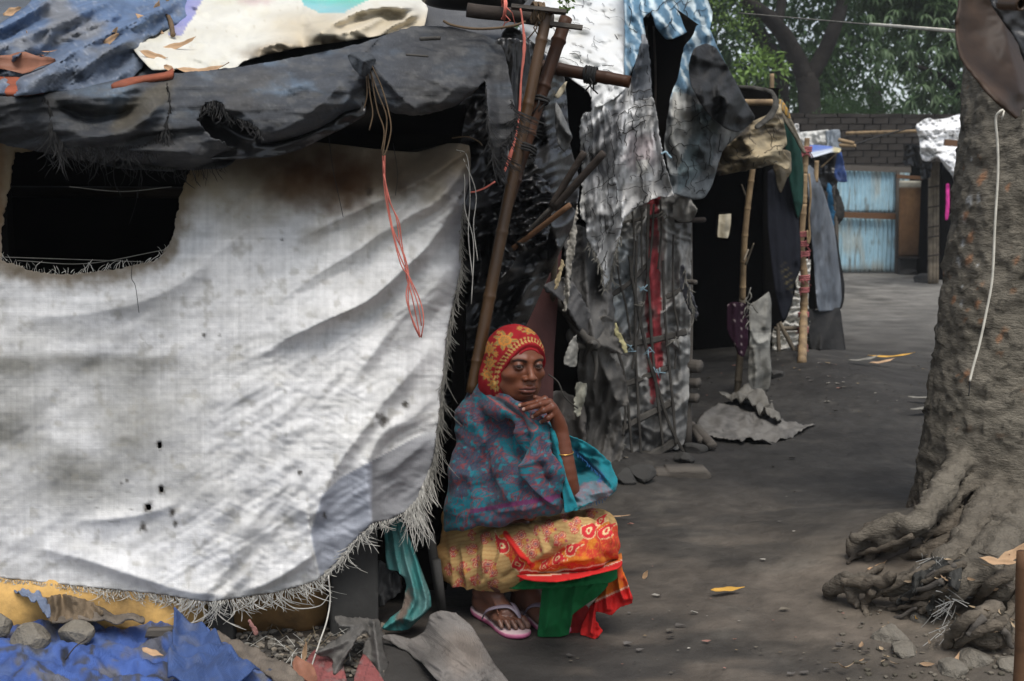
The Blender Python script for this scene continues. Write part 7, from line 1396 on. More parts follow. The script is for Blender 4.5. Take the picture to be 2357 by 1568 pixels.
# black basin on the roof corner
s = []
BS = empty('black_basin', 'round black plastic basin lying on the roof corner at the top edge', 'basin', P(1090, -10, 3.75))
prof = [(.10, .10), (.145, .01), (.150, 0.0), (.166, .0), (.170, -.012), (.160, -.02), (.150, -.015), (.140, .0), (.095, .09)]
V = []; n = 40; c0 = P(1092, -8, 3.75)
for (rr_, zz_) in prof:
    for k in range(n): a = 2*math.pi*k/n; V.append((c0[0]+rr_*math.cos(a), c0[1]+rr_*math.sin(a), c0[2]+zz_))
Fc = [(i*n+k, i*n+(k+1) % n, (i+1)*n+(k+1) % n, (i+1)*n+k) for i in range(len(prof)-1) for k in range(n)]+[tuple(range(n))]
mk('bowl', V, Fc, material('black_basin_plastic', base=(.03, .032, .035), rough=.45, spec=.5, var=.2), BS)
# brown flap hanging at the top right and its pole
FL = empty('brown_flap', 'dark brown leathery flap hanging into the top right corner', 'flap', P(2290, -60, 2.2))
sheet('leather', [(2214,-120),(2212,-10),(2203,50),(2200,85),(2210,130),(2228,160),(2262,200),(2300,240),(2342,272),(2350,262),(2362,248),(2480,300),(2520,-120)], [(2214,-120,2.25),(2200,85,2.2),(2342,272,2.15),(2480,300,2.4),(2520,-120,2.6)], material('brown_leather', base=(.062, .034, .018), rough=.6, var=.45, scale=5, bump=.3, bscale=30, dark=(.018, .013, .010), dscale=4, damt=.8, spec=.3), FL, 5,
   [([(2212,-60),(2204,60),(2230,150),(2340,265)], .02, 16, 16, .1), ([(2290,-60),(2320,100),(2357,240)], .05, 30, 40, .1)], [(.02, 120, 80, 0, 'f', 451)], thick=.004)
sheet('black_fold', [(2270,-120),(2280,0),(2310,50),(2345,100),(2360,150),(2420,200),(2500,-120)], lambda x, y: 2.1+0*x, M['plastic'], FL, 6, (), [(.02, 60, 60, 0, 'f', 452)], thick=.003)
o = pole('bamboo_end', P(2305, 8, 1.95), P(2352, 10, 1.9), .011, .011, M['bamboo_brown'], FL, 10)
# rough post at the right edge
o = pole('rough_post', P(2362, 1270, 2.45), P(2352, 1640, 2.45), .019, .021, M['wood_brown'], None, 12, hollow=False, wob=.004); tag(o, 'rough orange-brown post cut by the lower right picture edge', 'post')
# stones round the roots
for k, (x, y, r_, lb) in enumerate(((2050,1470,.062,'sandy half-buried boulder below the roots, left of the others'), (2255,1478,.035,'small pale grey stone in the roots near the split wood'), (2245,1520,.05,'grey stone in front of the big tree, right of the sandy boulder'), (2325,1530,.042,'pale rounded stone beside the rough post'), (2190,1545,.05,'low brown stone at the bottom edge under the tree'),
       (2150,1360,.03,'small stone wedged under the black rag on the roots'), (2300,1480,.03,'dark wedge stone near the rough post'), (2080,1500,.045,'flat reddish stone next to the sandy boulder'), (2120,1425,.036,'brown stone between roots below the black rag'))):
    ground_thing_rock('stone', x, y, r_, 70+k, lb, 'stone', sq=.6, lift=.1, grp='stones among the roots')
# rags and dead leaves on the roots
for k, (poly, d) in enumerate((([(2130,1290),(2160,1282),(2185,1292),(2180,1310),(2155,1312),(2130,1330),(2112,1370),(2098,1362),(2100,1325)], 3.42), ([(2195,1290),(2215,1290),(2212,1330),(2205,1365),(2190,1350),(2160,1350),(2180,1330)], 3.40), ([(2098,1355),(2110,1360),(2095,1385),(2070,1395),(2058,1392),(2075,1372)], 3.38), ([(2140,1385),(2150,1370),(2155,1410),(2142,1425),(2132,1400)], 3.32))):
    o = rag('black_rag', poly, lambda x, y: surfd(x, y)-.02, M['cloth'], None, (.045, .044, .040), 3, seed=460+k, amp=.03, thick=.003, fray=0)
    tag(o, ['long black rag draped over the upper roots', 'black rag hanging from the upper roots by the trunk foot', 'black rag lying over the long lower root', 'narrow black rag dangling under the roots'][k], 'rag', 'black rags on the roots')
mb = MB(); r = random.Random(31)
for k in range(160):
    x = 2150+r.gauss(0, 14); y = 1300+r.gauss(0, 8) if k < 70 else 1420+r.gauss(0, 28); x = x if k < 70 else 2175+r.gauss(0, 14); q = Vector(P(x, y, float(surfd(x, y))-.015)); a = r.uniform(0, 6.28); L = r.uniform(.02, .06); mb.strip([q, q+Vector((L*.5*math.cos(a), -.01, L*.4*math.sin(a)-.008)), q+Vector((L*math.cos(a), -.01, L*.8*math.sin(a)-.02))], .0022, Vector((0, 1, 0)), r.choice([(.3, .29, .26), (.2, .19, .17), (.4, .39, .36)]))
tag(mb.build('fibre_tangle', M['litter'], None, True), 'tangled grey fibres caught on the roots', 'fibres', kind='stuff')
for k, (x, y, d, L, Wd, rot, mt, lb) in enumerate(((2330,1280,3.45,.11,.034,(35,-25,10),'leaf_tan','large curled dry leaf at the foot of the trunk, upper of the pair'), (2295,1296,3.42,.10,.026,(40,10,-8),'leaf_tan','long dry leaf at the foot of the trunk, lower of the pair'), (2015,1310,3.6,.09,.02,(20,0,35),'leaf_tan','narrow tan leaf lying across the middle root'), (2110,1420,3.25,.05,.018,(30,0,60),'leaf_yellow','small yellow curled leaf below the black rags'), (2195,1530,2.9,.08,.02,(10,0,55),'leaf_tan','tan leaf between stones near the rough post'),
     (1815,1263,4.0,.001,.001,(0,0,0),'leaf_tan','')) ):
    d = float(surfd(x, y))-.03
    if lb: place_leaf('dry_leaf', P(x, y, d), L, Wd, rot, M[mt], lb, 'leaf', 'fallen leaves on the ground', .4, .5, .15, 20+k)
g_ = gpt(1675, 1368); place_leaf('dry_leaf', g_+np.array([0, 0, .012]), .105, .03, (8, -3, -3), M['leaf_yellow'], 'bright yellow-orange leaf lying alone in the middle of the lane', 'leaf', 'fallen leaves on the ground', .15, .3, .05, 30)
g_ = gpt(1486, 1332); place_leaf('dry_leaf', g_+np.array([0, 0, .012]), .035, .018, (50, -60, 0), M['leaf_tan'], 'tiny pale leaf standing on the lane right of the green petticoat', 'leaf', 'fallen leaves on the ground', .2, .3, .05, 31)
g_ = gpt(1425, 1196); place_leaf('dry_leaf', g_+np.array([0, 0, .012]), .09, .010, (5, 0, 5), M['leaf_tan'], 'thin straw-like leaf on the ground behind the woman’s knee', 'leaf', 'fallen leaves on the ground', .1, .3, .05, 32)
for k, (x, y, L) in enumerate(((2050,832,.35), (2030,845,.25), (1990,840,.3), (2140,930,.25), (2130,955,.2))):
    g_ = gpt(x, y); place_leaf('dry_leaf', g_+np.array([0, 0, .03]), L, .05, (5, 0, random.uniform(-30, 30)), M[['leaf_yellow', 'leaf_tan', 'leaf_brown'][k % 3]] if k < 2 else M['thread_grey'], ['long yellow-green leaf on the far lane, the farther of two', 'yellowing leaf on the far lane beside a longer one', 'greyish dead leaf by the foot of the black skirt cloth', 'grey dead leaf left of the big trunk, upper of two', 'grey dead leaf left of the big trunk, lower of two'][k], 'leaf', 'fallen leaves on the ground', .2, .3, .05, 40+k)

# bark flakes, dead leaves and chips caught between the roots
mb = MB(); r = random.Random(77)
for k in range(150):
    x, y = r.uniform(1900, 2380), r.uniform(1275, 1540)
    if x < 2150-(y-1275)*.9: continue
    g_ = Vector(P(x, y, float(surfd(x, y))-.008)); d_up = .004; V, Fc = leaf_mesh(r.uniform(.015, .05), r.uniform(.006, .016), .4, .4, 4, k)
    q = Matrix.Rotation(r.uniform(0, 6), 4, 'Z') @ Matrix.Rotation(r.uniform(-.7, .7), 4, 'X'); mb.add([q @ Vector(v)+g_+Vector((0, 0, d_up)) for v in V], Fc, r.choice([(.30, .20, .12), (.20, .15, .10), (.14, .12, .09), (.36, .27, .17), (.10, .085, .07)]))
tag(mb.build('leaf_litter', M['litter'], None, True), 'small dead leaves and bark flakes caught among the roots', 'leaf litter', kind='stuff')
for k, (a, b, rr_) in enumerate((((2170,1340),(2105,1362),.010), ((2265,1420),(2225,1462),.012), ((2310,1450),(2330,1490),.010), ((2060,1425),(2110,1400),.007), ((2200,1300),(2130,1330),.008))):
    A_, B_ = P(*a, float(surfd(*a))-.02), P(*b, float(surfd(*b))-.02)
    o = pole('stick', A_, B_, rr_, rr_*.6, M['wood_grey'], None, 8, hollow=False, wob=.004); tag(o, ['dead stick lying across the upper roots beside the black rag', 'split dead stick leaning low on the roots near the fibres', 'short dead stick close to the rough post', 'thin dead stick by the tip of the long low root', 'dead stick just under the trunk foot'][k], 'stick', 'dead sticks on the roots')
# ================================================================ the woman
M['skin'] = material('brown_skin', vcol=True, rough=.42, var=.14, scale=30, bump=.2, bscale=220, bdist=.0015, sss=.04, spec=.30)
M['shawl'] = material('paisley_shawl', vcol=True, rough=.9, var=.12, scale=40, bump=.25, bscale=300, bdist=.0015, sheen=.08, fine=.14, spec=.1)
M['sari'] = material('printed_cotton', vcol=True, rough=.88, var=.12, scale=25, bump=.22, bscale=220, bdist=.0015, fine=.06, spec=.1)
M['hair'] = material('black_hair', base=(.008, .007, .006), rough=.5, bump=.6, bscale=90, stretch=(1, 1, .2))
A = lambda x, y, d: P(x, y, d)
YAW, ROLL, NOD = math.radians(26), math.radians(-2.5), math.radians(3)
HC = A(1190, 829, 3.22)
fw = np.array([math.sin(YAW)*math.cos(NOD), -math.cos(YAW)*math.cos(NOD), -math.sin(NOD)]); rt = np.array([math.cos(YAW), math.sin(YAW), 0]); up = np.cross(rt, -fw); up = -np.cross(fw, rt) if up[2] < 0 else up
up = np.cross(fw, -rt) if np.cross(fw, -rt)[2] > 0 else np.cross(rt, fw)*-1
up /= np.linalg.norm(up)
rt2 = rt*math.cos(ROLL)+up*math.sin(ROLL); up2 = up*math.cos(ROLL)-rt*math.sin(ROLL); rt, up = rt2, up2
HM = np.stack([rt, fw, up], 1)               # head-local (right, forward, up) -> world
def HW(v): return np.asarray(v, float) @ HM.T + HC
# --- head, built in its own frame
hd = SDF((-.10, -.13, -.20), (.10, .125, .13), .00165)
hd.ell((0, -.010, .016), (.070, .088, .076)); hd.ell((0, .018, -.035), (.057, .066, .080), k=.03); hd.ell((0, .046, -.094), (.021, .021, .017), k=.035)
hd.cap((0, .03, -.085), (0, .03, -.085), .034, k=.03)
for s_ in (-1, 1):
    hd.ell((s_*.043, .047, -.034), (.019, .020, .015), k=.022); hd.cap((s_*.012, .078, .013), (s_*.044, .062, .014), .008, .006, k=.014)
    hd.ell((s_*.0305, .090, -.004), (.020, .0175, .0115), k=.014, op='s')
    hd.cap((s_*.045, .030, -.075), (s_*.025, .045, -.095), .012, .012, k=.025)
hd.cap((0, .076, .008), (0, .0965, -.030), .0065, .0085, k=.010); hd.ell((0, .0975, -.0375), (.0118, .0115, .0098), k=.006)
for s_ in (-1, 1):
    hd.ell((s_*.0135, .0870, -.0415), (.0082, .0105, .0076), k=.005); hd.ell((s_*.0062, .0965, -.0478), (.0034, .0045, .003), k=.002, op='s')
hd.ell((0, .068, -.072), (.028, .019, .020), k=.018)
hd.cap((0, .0895, -.052), (0, .0905, -.062), .0035, .0035, k=.006, op='s')
for s_ in (-1, 1):
    hd.chain([(0, .0875, -.0705), (s_*.008, .0868, -.0685), (s_*.023, .0765, -.0755)], [.0050, .0052, .0022], .004)
    hd.chain([(0, .0855, -.0815), (s_*.010, .0845, -.0812), (s_*.021, .0770, -.0775)], [.0062, .0058, .0022], .004)
    hd.chain([(0, .0935, -.0762), (s_*.012, .0905, -.0758), (s_*.025, .0805, -.0768)], [.0016, .0016, .0014], .002, flat=None) if False else None
    for a, b in (((0, .0930, -.0760), (s_*.013, .0905, -.0757)), ((s_*.013, .0905, -.0757), (s_*.0255, .0800, -.0768))): hd.cap(a, b, .0019, .0015, k=.0025, op='s')
    # lids round the eyeball
    hd.ell((s_*.0305, .0712, -.0045), (.0142, .0142, .0142), k=.004)
    hd.ell((s_*.0305, .0890, -.0052), (.0132, .0145, .0043), k=.0010, op='s')
hd.ell((0, .075, -.090), (.018, .010, .004), k=.008, op='s')
hd.cap((0, -.028, -.08), (-.01, -.055, -.19), .048, .052, k=.02)
Vh, Qh = hd.mesh(); Vh = lapl(Vh, Qh, 1, .35)
X, Y, Z = Vh.T; Vwarp = Vh.copy(); low_ = Z < -.004; Vwarp[:, 2] = np.where(low_, -.004+(Z+.004)*.90, Z); Vwarp[:, 0] = X*(1+.07*sm(-.01, -.07, Z))
ch = np.ones((len(Vh), 3))*np.array((.135, .043, .019)); ax_ = np.abs(X)
ch = mixc(ch, .5*sm(.02, .5, fbm(X*40, Y*40, Z*40, seed=501)), (.100, .032, .015))
front = Y > .045
brow = front*sm(.0052, .0022, np.abs(Z-np.interp(ax_, [.010, .022, .036, .050], [.0090, .0130, .0142, .0090])))*sm(.010, .014, ax_)*sm(.052, .046, ax_)
ch = mixc(ch, .9*brow, (.016, .010, .008))
d1 = np.sqrt(((ax_-.0305)/.0145)**2+((Z+.0042)/.0072)**2); ch = mixc(ch, .9*front*sm(1.15, .9, d1), (.016, .009, .007))
ch = mixc(ch, .3*front*sm(2.1, 1.2, d1), (.10, .045, .03))
d2 = np.sqrt((X/.0255)**2+((Z+.0758)/.0108)**2); lipm = front*sm(1.1, .85, d2)*(Y > .074); ch = mixc(ch, .75*lipm, (.145, .052, .040)); ch = mixc(ch, .9*front*sm(.0020, .0008, np.abs(Z+.0760))*sm(.027, .024, ax_), (.03, .012, .010))
ch = mixc(ch, .35*front*blob(X*1e3, Z*1e3, 0, -32, 9, 22, 0, .2, 502, .9), (.24, .11, .065)); ch = mixc(ch, .3*sm(.045, .06, Z), (.12, .05, .03))
bodyV = [HW(Vwarp)]; bodyQ = [Qh]; bodyC = [ch]
# --- forearm and hand under the chin
SK = np.array((.115, .036, .017))
FD = 3.125
hs_ = SDF(A(1180, 1170, 3.30)-.03, A(1345, 895, 3.0)+.03, .00165) if False else SDF(np.minimum(A(1180, 1170, 3.25), A(1345, 890, 2.98))-.02, np.maximum(A(1180, 1170, 3.25), A(1345, 890, 2.98))+.02, .00170)
hs_.chain([A(1312, 1150, 3.12), A(1305, 1100, 3.10), A(1299, 1040, 3.105), A(1289, 985, 3.115)], [.030, .0275, .0205, .0185], .01, 3)
n_back = np.array([.35, -.9, .2])
W0 = A(1288, 982, 3.115)
kn = [A(1254, 919, 3.115), A(1265, 926, 3.098), A(1273, 938, 3.090), A(1276, 952, 3.092)]
for k, q in enumerate(kn): hs_.cap(W0+(q-A(1268, 934, 3.10))*.35, q, .0145, .0098, .012)
hs_.cap(A(1284, 968, 3.112), A(1270, 942, 3.10), .018, .016, .01)
fing = [([kn[0], A(1236, 926, 3.098), A(1214, 931, 3.100), A(1197, 934, 3.108)], (.0092, .0082, .0074, .0064)),
        ([kn[1], A(1243, 931, 3.076), A(1222, 938, 3.074), A(1206, 943, 3.082)], (.0096, .0086, .0077, .0066)),
        ([kn[2], A(1251, 945, 3.070), A(1238, 952, 3.078), A(1227, 960, 3.090)], (.0094, .0086, .0077, .0066)),
        ([kn[3], A(1262, 962, 3.078), A(1252, 968, 3.092), A(1245, 972, 3.104)], (.0086, .0076, .0066, .0058))]
for pts, rad in fing:
    for i in range(3): hs_.cap(pts[i], pts[i+1], rad[i], rad[i+1], .0012)
    for i in (0, 1): hs_.ell(pts[i], (rad[i]*1.10,)*3, k=.003)
hs_.chain([A(1281, 962, 3.125), A(1262, 935, 3.15), A(1244, 922, 3.15), A(1232, 915, 3.145)], [.014, .0105, .0092, .0075], .006)
Vf, Qf = hs_.mesh(); Vf = lapl(Vf, Qf, 1, .3)
cf = np.ones((len(Vf), 3))*SK; cf = mixc(cf, .4*sm(0, .4, fbm(Vf[:, 0]*60, Vf[:, 1]*60, Vf[:, 2]*60, seed=503)), (.125, .05, .03))
for pts, rad in fing:      # pale nails on the visible side of the tips
    tip = pts[3]+(pts[3]-pts[2])/np.linalg.norm(pts[3]-pts[2])*rad[3]*.2+np.array([0, -.8, .45])*rad[3]; dd = np.linalg.norm(Vf-tip, axis=1); cf = mixc(cf, .8*sm(.0062, .0042, dd), (.42, .27, .21))
    for i in (0, 1): dd = np.linalg.norm(Vf-pts[i]-np.array([0, -.7, .4])*rad[i], axis=1); cf = mixc(cf, .35*sm(.008, .003, dd), (.075, .03, .02))
bodyV.append(Vf); bodyQ.append(Qf); bodyC.append(cf)
# --- feet and shins
def foot(Hp, Tp, knee, side):
    """side = +1 when the big toe lies on the far side of the heel-to-toe line"""
    u = Tp-Hp; u[2] = 0; Lf = np.linalg.norm(u); u /= Lf; w = np.array([-u[1], u[0], 0])*side; z = np.array([0, 0, 1.0]); o = np.array([Hp[0], Hp[1], .016])
    Q_ = lambda a, b, c: o+u*a+w*b+z*c
    lo = np.minimum(np.minimum(Hp, Tp), knee)-.09; hi = np.maximum(np.maximum(Hp, Tp), knee)+.09; lo[2] = -.01; hi[2] = min(hi[2], .30)
    s = SDF(lo, hi, .0019)
    s.ell(Q_(.028, 0, .030), (.030, .030, .030)); s.cap(Q_(.03, 0, .03), Q_(.045, 0, .085), .028, .030, .02)
    s.cap(Q_(.05, 0, .075), Q_(.15, .008, .030), .030, .022, .02); s.cap(Q_(.05, 0, .02), Q_(.16, -.022, .012), .022, .015, .02); s.cap(Q_(.06, .008, .03), Q_(.165, .026, .016), .022, .019, .02)
    s.ell(Q_(.045, .030, .072), (.012, .012, .012), k=.012); s.ell(Q_(.040, -.030, .066), (.012, .012, .012), k=.012)
    ank = Q_(.048, 0, .105); s.cap(ank, np.array(knee), .031, .048, .03)
    for k, (b, a0, a1, r) in enumerate(((.030, .168, .222, .0115), (.011, .172, .226, .0085), (-.006, .168, .218, .0080), (-.021, .160, .206, .0076), (-.035, .150, .190, .0072))):
        mid = (a0+a1)/2+.006; s.cap(Q_(a0, b*.95, .018), Q_(mid, b, .021), r, r*1.02, .005); s.cap(Q_(mid, b, .021), Q_(a1, b*1.03, .009), r, r*.88, .0012)
    for b in (.018, .002, -.013, -.028): s.cap(Q_(.09, b*.3, .072), Q_(.16, b, .036), .0032, .0026, .006)
    V, Q = s.mesh(); V = lapl(V, Q, 1, .3); c = np.ones((len(V), 3))*np.array((.115, .050, .032)); c = mixc(c, .5*sm(.0, .4, fbm(V[:, 0]*50, V[:, 1]*50, V[:, 2]*50, seed=505)), (.10, .045, .03))
    c = mixc(c, .5*sm(.05, .02, V[:, 2]), (.17, .105, .08))
    for b, a1 in ((.030, .228), (.011, .231), (-.006, .223), (-.021, .211), (-.035, .195)):
        dd = np.linalg.norm(V-Q_(a1-.004, b*1.03, .020), axis=1); c = mixc(c, .6*sm(.0075, .005, dd), (.20, .12, .09))
    for b in (.0205, .0025, -.0135, -.028):
        p = (V-o); l = np.abs(p@w-b*1.01); c = mixc(c, .6*sm(.0022, .0008, l)*((p@u) > .175-.3*abs(b-.01)), (.03, .015, .01))
    return V, Q, c, Q_, u, w
Hn, Tn = G(1100, 1402, .012), G(1222, 1472, .012)
nearV, nearQ, nearC, QN, un, wn_ = foot(Hn, Tn, A(1150, 1325, 3.20), 1)
Hf, Tf = G(1188, 1396, .012), G(1290, 1450, .012)
farV, farQ, farC, QF, uf, wf = foot(Hf, Tf, A(1240, 1320, 3.28), -1)
bodyV += [nearV, farV]; bodyQ += [nearQ, farQ]; bodyC += [nearC, farC]
# --- torso, arms and thighs under the clothes
tb = SDF((-.32, 2.9, .10), (.40, 3.75, .86), .008)
tb.cap(A(1120, 1290, 3.42), A(1160, 1020, 3.38), .10, .10, .05); tb.cap(A(1118, 975, 3.30), A(1232, 985, 3.44), .045, .045, .05); tb.cap(A(1165, 1000, 3.36), A(1178, 905, 3.29), .06, .048, .05)
tb.chain([A(1118, 975, 3.30), A(1105, 1120, 3.24), A(1220, 1180, 3.10)], [.04, .035, .024], .03); tb.chain([A(1232, 985, 3.44), A(1275, 1090, 3.3), A(1310, 1135, 3.13)], [.04, .034, .026], .03)
tb.cap(A(1120, 1290, 3.40), A(1335, 1245, 3.05), .075, .05, .05); tb.cap(A(1170, 1270, 3.5), A(1370, 1215, 3.24), .075, .048, .05)
tb.cap(A(1335, 1245, 3.05), A(1150, 1330, 3.21), .048, .040, .03); tb.cap(A(1370, 1215, 3.24), A(1240, 1325, 3.28), .046, .040, .03)
Vt, Qt = tb.mesh(); bodyV.append(Vt); bodyQ.append(Qt); bodyC.append(np.ones((len(Vt), 3))*SK)
off = 0; QQ = []
for v, q in zip(bodyV, bodyQ): QQ.append(q+off); off += len(v)
WM = mk('person', np.concatenate(bodyV), np.concatenate(QQ), M['skin'], None, col=np.concatenate(bodyC))
tag(WM, 'woman squatting in teal paisley shawl, red headscarf and orange printed sari, chin on her hand', 'person')
# eyes looking at the camera
iris = bpy.data.materials.new('eyeball'); iris.use_nodes = True
EC = np.array([0, 0, CAMZ])
for s_ in (-1, 1):
    ec = HW((s_*.0305, .0712, -.0045)); g_ = EC-ec; g_ /= np.linalg.norm(g_); import bmesh
    bm = bmesh.new(); bmesh.ops.create_uvsphere(bm, u_segments=40, v_segments=32, radius=.0122); q = np.array([v.co[:] for v in bm.verts]); Fc = [[v.index for v in f.verts] for f in bm.faces]; bm.free()
    a = np.degrees(np.arccos(np.clip((q/.0122)@g_, -1, 1))); c = np.ones((len(q), 3))*np.array((.15, .12, .10)); c = mixc(c, sm(42, 39, a), (.035, .017, .010)); c = mixc(c, sm(14, 11, a), (.003, .003, .003))
    q = q*(1+.05*sm(32, 10, a))[:, None]
    mk('eye', q+ec, Fc, M.setdefault('eye', material('moist_eye', vcol=True, rough=.12, var=0, bump=0, spec=.5)), WM, col=c)
# hair under the scarf
s = SDF((-.10, -.13, -.08), (.10, .11, .13), .0025); s.ell((0, -.012, .013), (.0722, .0890, .0765)); s.ell((.0, .095, -.032), (.064, .080, .082), k=.008, op='s'); V, Q = s.mesh(); mk('hair', HW(V), Q, M['hair'], WM)
# headscarf
s = SDF((-.13, -.17, -.17), (.13, .13, .15), .0024)
s.ell((0, -.018, .015), (.0815, .099, .0855)); s.ell((-.004, -.030, -.055), (.080, .080, .072), k=.04); s.cap((-.02, -.05, -.08), (-.02, -.07, -.12), .062, .06, k=.04)
s.ell((.004, .112, -.040), (.0630, .0960, .0895), k=.004, op='s'); s.cap((0, .06, -.12), (0, .06, -.2), .05, .06, k=.01, op='s')
V, Q = s.mesh(); Nn = vnormals(V, Q); V = lapl(V, Q, 1); Vw = HW(V); px, py = PXY(Vw)
X, Y, Z = V.T; op = np.sqrt(((X-.004)/.0630)**2+((Z+.040)/.0895)**2)
V = V+(Nn*(.0022*np.sin((op*30)+4*fbm(X*15, Y*15, Z*15, seed=510))*sm(1.7, 1.1, op)+.003*fbm(X*25, Y*25, Z*25, seed=511))[:, None]); 
V = V+Nn*(.004*sm(1.16, 1.06, op)*sm(.98, 1.04, op))[:, None]
ch = np.ones((len(V), 3))*np.array((.24, .012, .016)); ch = mixc(ch, .6*sm(0, .5, fbm(px/20, py/20, seed=512)), (.15, .008, .012))
def flower(c, px, py, cx, cy, r, sq=1.0, seed=0):
    dx, dy = (px-cx), (py-cy)/sq; a = np.arctan2(dy, dx); R = np.hypot(dx, dy)/r; R = R+.15*fbm(px/5, py/5, seed=seed)
    edge = .78+.22*np.cos(a*7+seed); m = sm(edge+.06, edge-.04, R); c = mixc(c, .95*m, (.21, .135, .045)); c = mixc(c, .75*m*((np.cos(a*14+R*3) > .45)|(np.abs(R-.45) < .07)), (.50, .17, .03)); return mixc(c, .8*m*(np.abs(R-.62) < .05), (.20, .17, .06))
for k, (cx, cy, r_, sq) in enumerate(((1162,784,28,.85), (1128,803,15,1.2), (1128,835,17,1.0), (1121,862,15,1.1), (1135,885,14,1.1), (1222,761,22,.5), (1196,756,8,.8), (1250,785,9,1.3), (1148,765,7,.8), (1262,815,6,1.6), (1142,815,6,1.5))): ch = flower(ch, px, py, cx, cy, r_, sq, k)
rim = sm(1.30, 1.26, op)*sm(1.10, 1.14, op)*(Y > -.03); ch = mixc(ch, .75*rim*(np.sin(np.arctan2(Z, X)*38)+.6*np.sin(op*60) > -.1), (.42, .30, .10))
mk('headscarf', HW(V), Q, M['sari'], WM, col=ch)

# shawl
s = SDF((-.36, 2.88, .20), (.32, 3.72, .92), .0032)
s.cap(A(1120, 1240, 3.40), A(1155, 1000, 3.37), .125, .115, .05); s.ell(A(1108, 968, 3.29), (.078, .078, .07), k=.05); s.ell(A(1232, 990, 3.42), (.065, .07, .06), k=.05)
s.cap(A(1108, 965, 3.29), A(1102, 1110, 3.25), .070, .078, .04); s.cap(A(1098, 1090, 3.26), A(1092, 1215, 3.27), .078, .092, .04)
s.cap(A(1180, 1040, 3.24), A(1225, 1130, 3.14), .072, .072, .04); s.cap(A(1105, 1185, 3.25), A(1248, 1150, 3.10), .080, .056, .04)
s.chain([A(1118, 915, 3.36), A(1125, 905, 3.29), A(1150, 918, 3.21), A(1190, 945, 3.155), A(1222, 975, 3.13), A(1240, 1010, 3.13)], [.04, .036, .027, .022, .02, .024], .02, 3)
s.chain([A(1225, 985, 3.14), A(1250, 1040, 3.12), A(1268, 1120, 3.08)], [.035, .045, .04], .03, 3)
s.ell(A(1196, 880, 3.19), (.060, .075, .055), k=.012, op='s')
s.cap(A(1100, 925, 3.31), A(1146, 930, 3.19), .044, .030, .02)
s.cap(A(1300, 1120, 3.09), A(1285, 990, 3.09), .030, .028, k=.012, op='s')
pa, pb = A(1011, 1228, 3.25), A(1305, 1182, 3.05); ray = A(1150, 1205, 3.3)-np.array([0, 0, CAMZ]); n_ = np.cross(pb-pa, ray); n_ = n_ if n_[2] < 0 else -n_
s.plane(pa, n_, .012)
V, Q = s.mesh(); V = lapl(V, Q, 2); Nn = vnormals(V, Q); px, py = PXY(V); front = sm(.05, -.25, Nn[:, 1])
shf = [([(1100,925),(1150,960),(1190,1010),(1222,1080),(1240,1160)], .018, 22, 12, .2, .2), ([(1080,960),(1120,1020),(1150,1100),(1190,1180)], .014, 26, 14, .3, .2), ([(1125,905),(1170,940),(1210,985),(1222,1030)], -.014, 8, 10, .2, .1),
  ([(1150,905),(1190,935),(1230,965)], .010, 7, 7, .2), ([(1212,990),(1205,1050),(1200,1090)], -.020, 12, 8, .3, .2), ([(1238,1060),(1250,1100),(1280,1105)], -.032, 16, 16, .2, .2), ([(1225,1040),(1220,1090),(1245,1140),(1290,1165)], .014, 8, 8, .2, .2),
  ([(1215,1100),(1240,1140),(1265,1175)], -.012, 7, 7, .2, .2), ([(1040,1010),(1050,1100),(1045,1200)], .012, 18, 18, .2, .2), ([(1070,1060),(1090,1140),(1100,1210)], .010, 16, 12, .2, .3), ([(1130,1180),(1210,1170),(1300,1150)], .010, 12, 8, .2, .2), ([(1262,1010),(1280,1060),(1296,1120)], .012, 8, 8, .2, .1), ([(1160,950),(1180,1000),(1190,1060)], -.010, 8, 8, .3, .2)]
V = V+Nn*(front*foldsum(px, py, shf)+.006*fbm(px/40, py/40, seed=521)+.010*crease(px/50, py/70, 522)+.003*crease(px/20, py/26, 523))[:, None]
def shawlc(px, py, hem=None):
    c = np.ones((len(px), 3))*np.array((.012, .105, .135)); wv = fbm(px/24, py/24, seed=523, oct=2); w2 = fbm(px/8, py/8, seed=524, oct=2)
    motif = sm(-.12, .02, fbm(px/38, py/34, seed=525)+.12); c = mixc(c, .8*motif, (.040, .042, .064))
    fl = np.abs(np.sin(px*.9+2*w2))*np.abs(np.sin(py*.8+2*w2)); c = mixc(c, .5*motif*(fl > .55), (.075, .066, .085))
    l1 = np.abs(np.sin(15*wv+.7*w2)); c = mixc(c, .85*sm(.30, .12, l1), (.13, .026, .032)); l2 = np.abs(np.sin(16*wv+2.0*w2+1.1)); c = mixc(c, .6*sm(.22, .08, l2)*motif, (.035, .02, .07))
    rp = random.Random(9)
    for k in range(46):
        cx, cy, r_, a = rp.uniform(1015, 1300), rp.uniform(930, 1215), rp.uniform(9, 16), rp.uniform(0, 360); ca, sa = math.cos(a), math.sin(a); u = ((px-cx)*ca+(py-cy)*sa)/r_; v = (-(px-cx)*sa+(py-cy)*ca)/r_-.35*u*u*(u > 0)
        R = np.sqrt((u/np.where(u > 0, 1.7, .95))**2+(v/.8)**2); c = mixc(c, .8*sm(.14, .07, np.abs(R-1)), (.17, .045, .05)); c = mixc(c, .7*sm(.12, .05, np.abs(R-.6)), (.12, .09, .13)); c = mixc(c, .6*sm(.35, .25, R), (.012, .13, .16))
    sp = vnoise(px/5.5, py/5.5, seed=526); c = mixc(c, .7*(sp > .55)*motif, (.17, .035, .035)); c = mixc(c, .8*(vnoise(px/8, py/8, seed=527) > .62), (.010, .14, .17))
    return c
c = shawlc(px, py); hemy = np.interp(px, [1011, 1105, 1200, 1305], [1226, 1213, 1196, 1180]); t = hemy-py
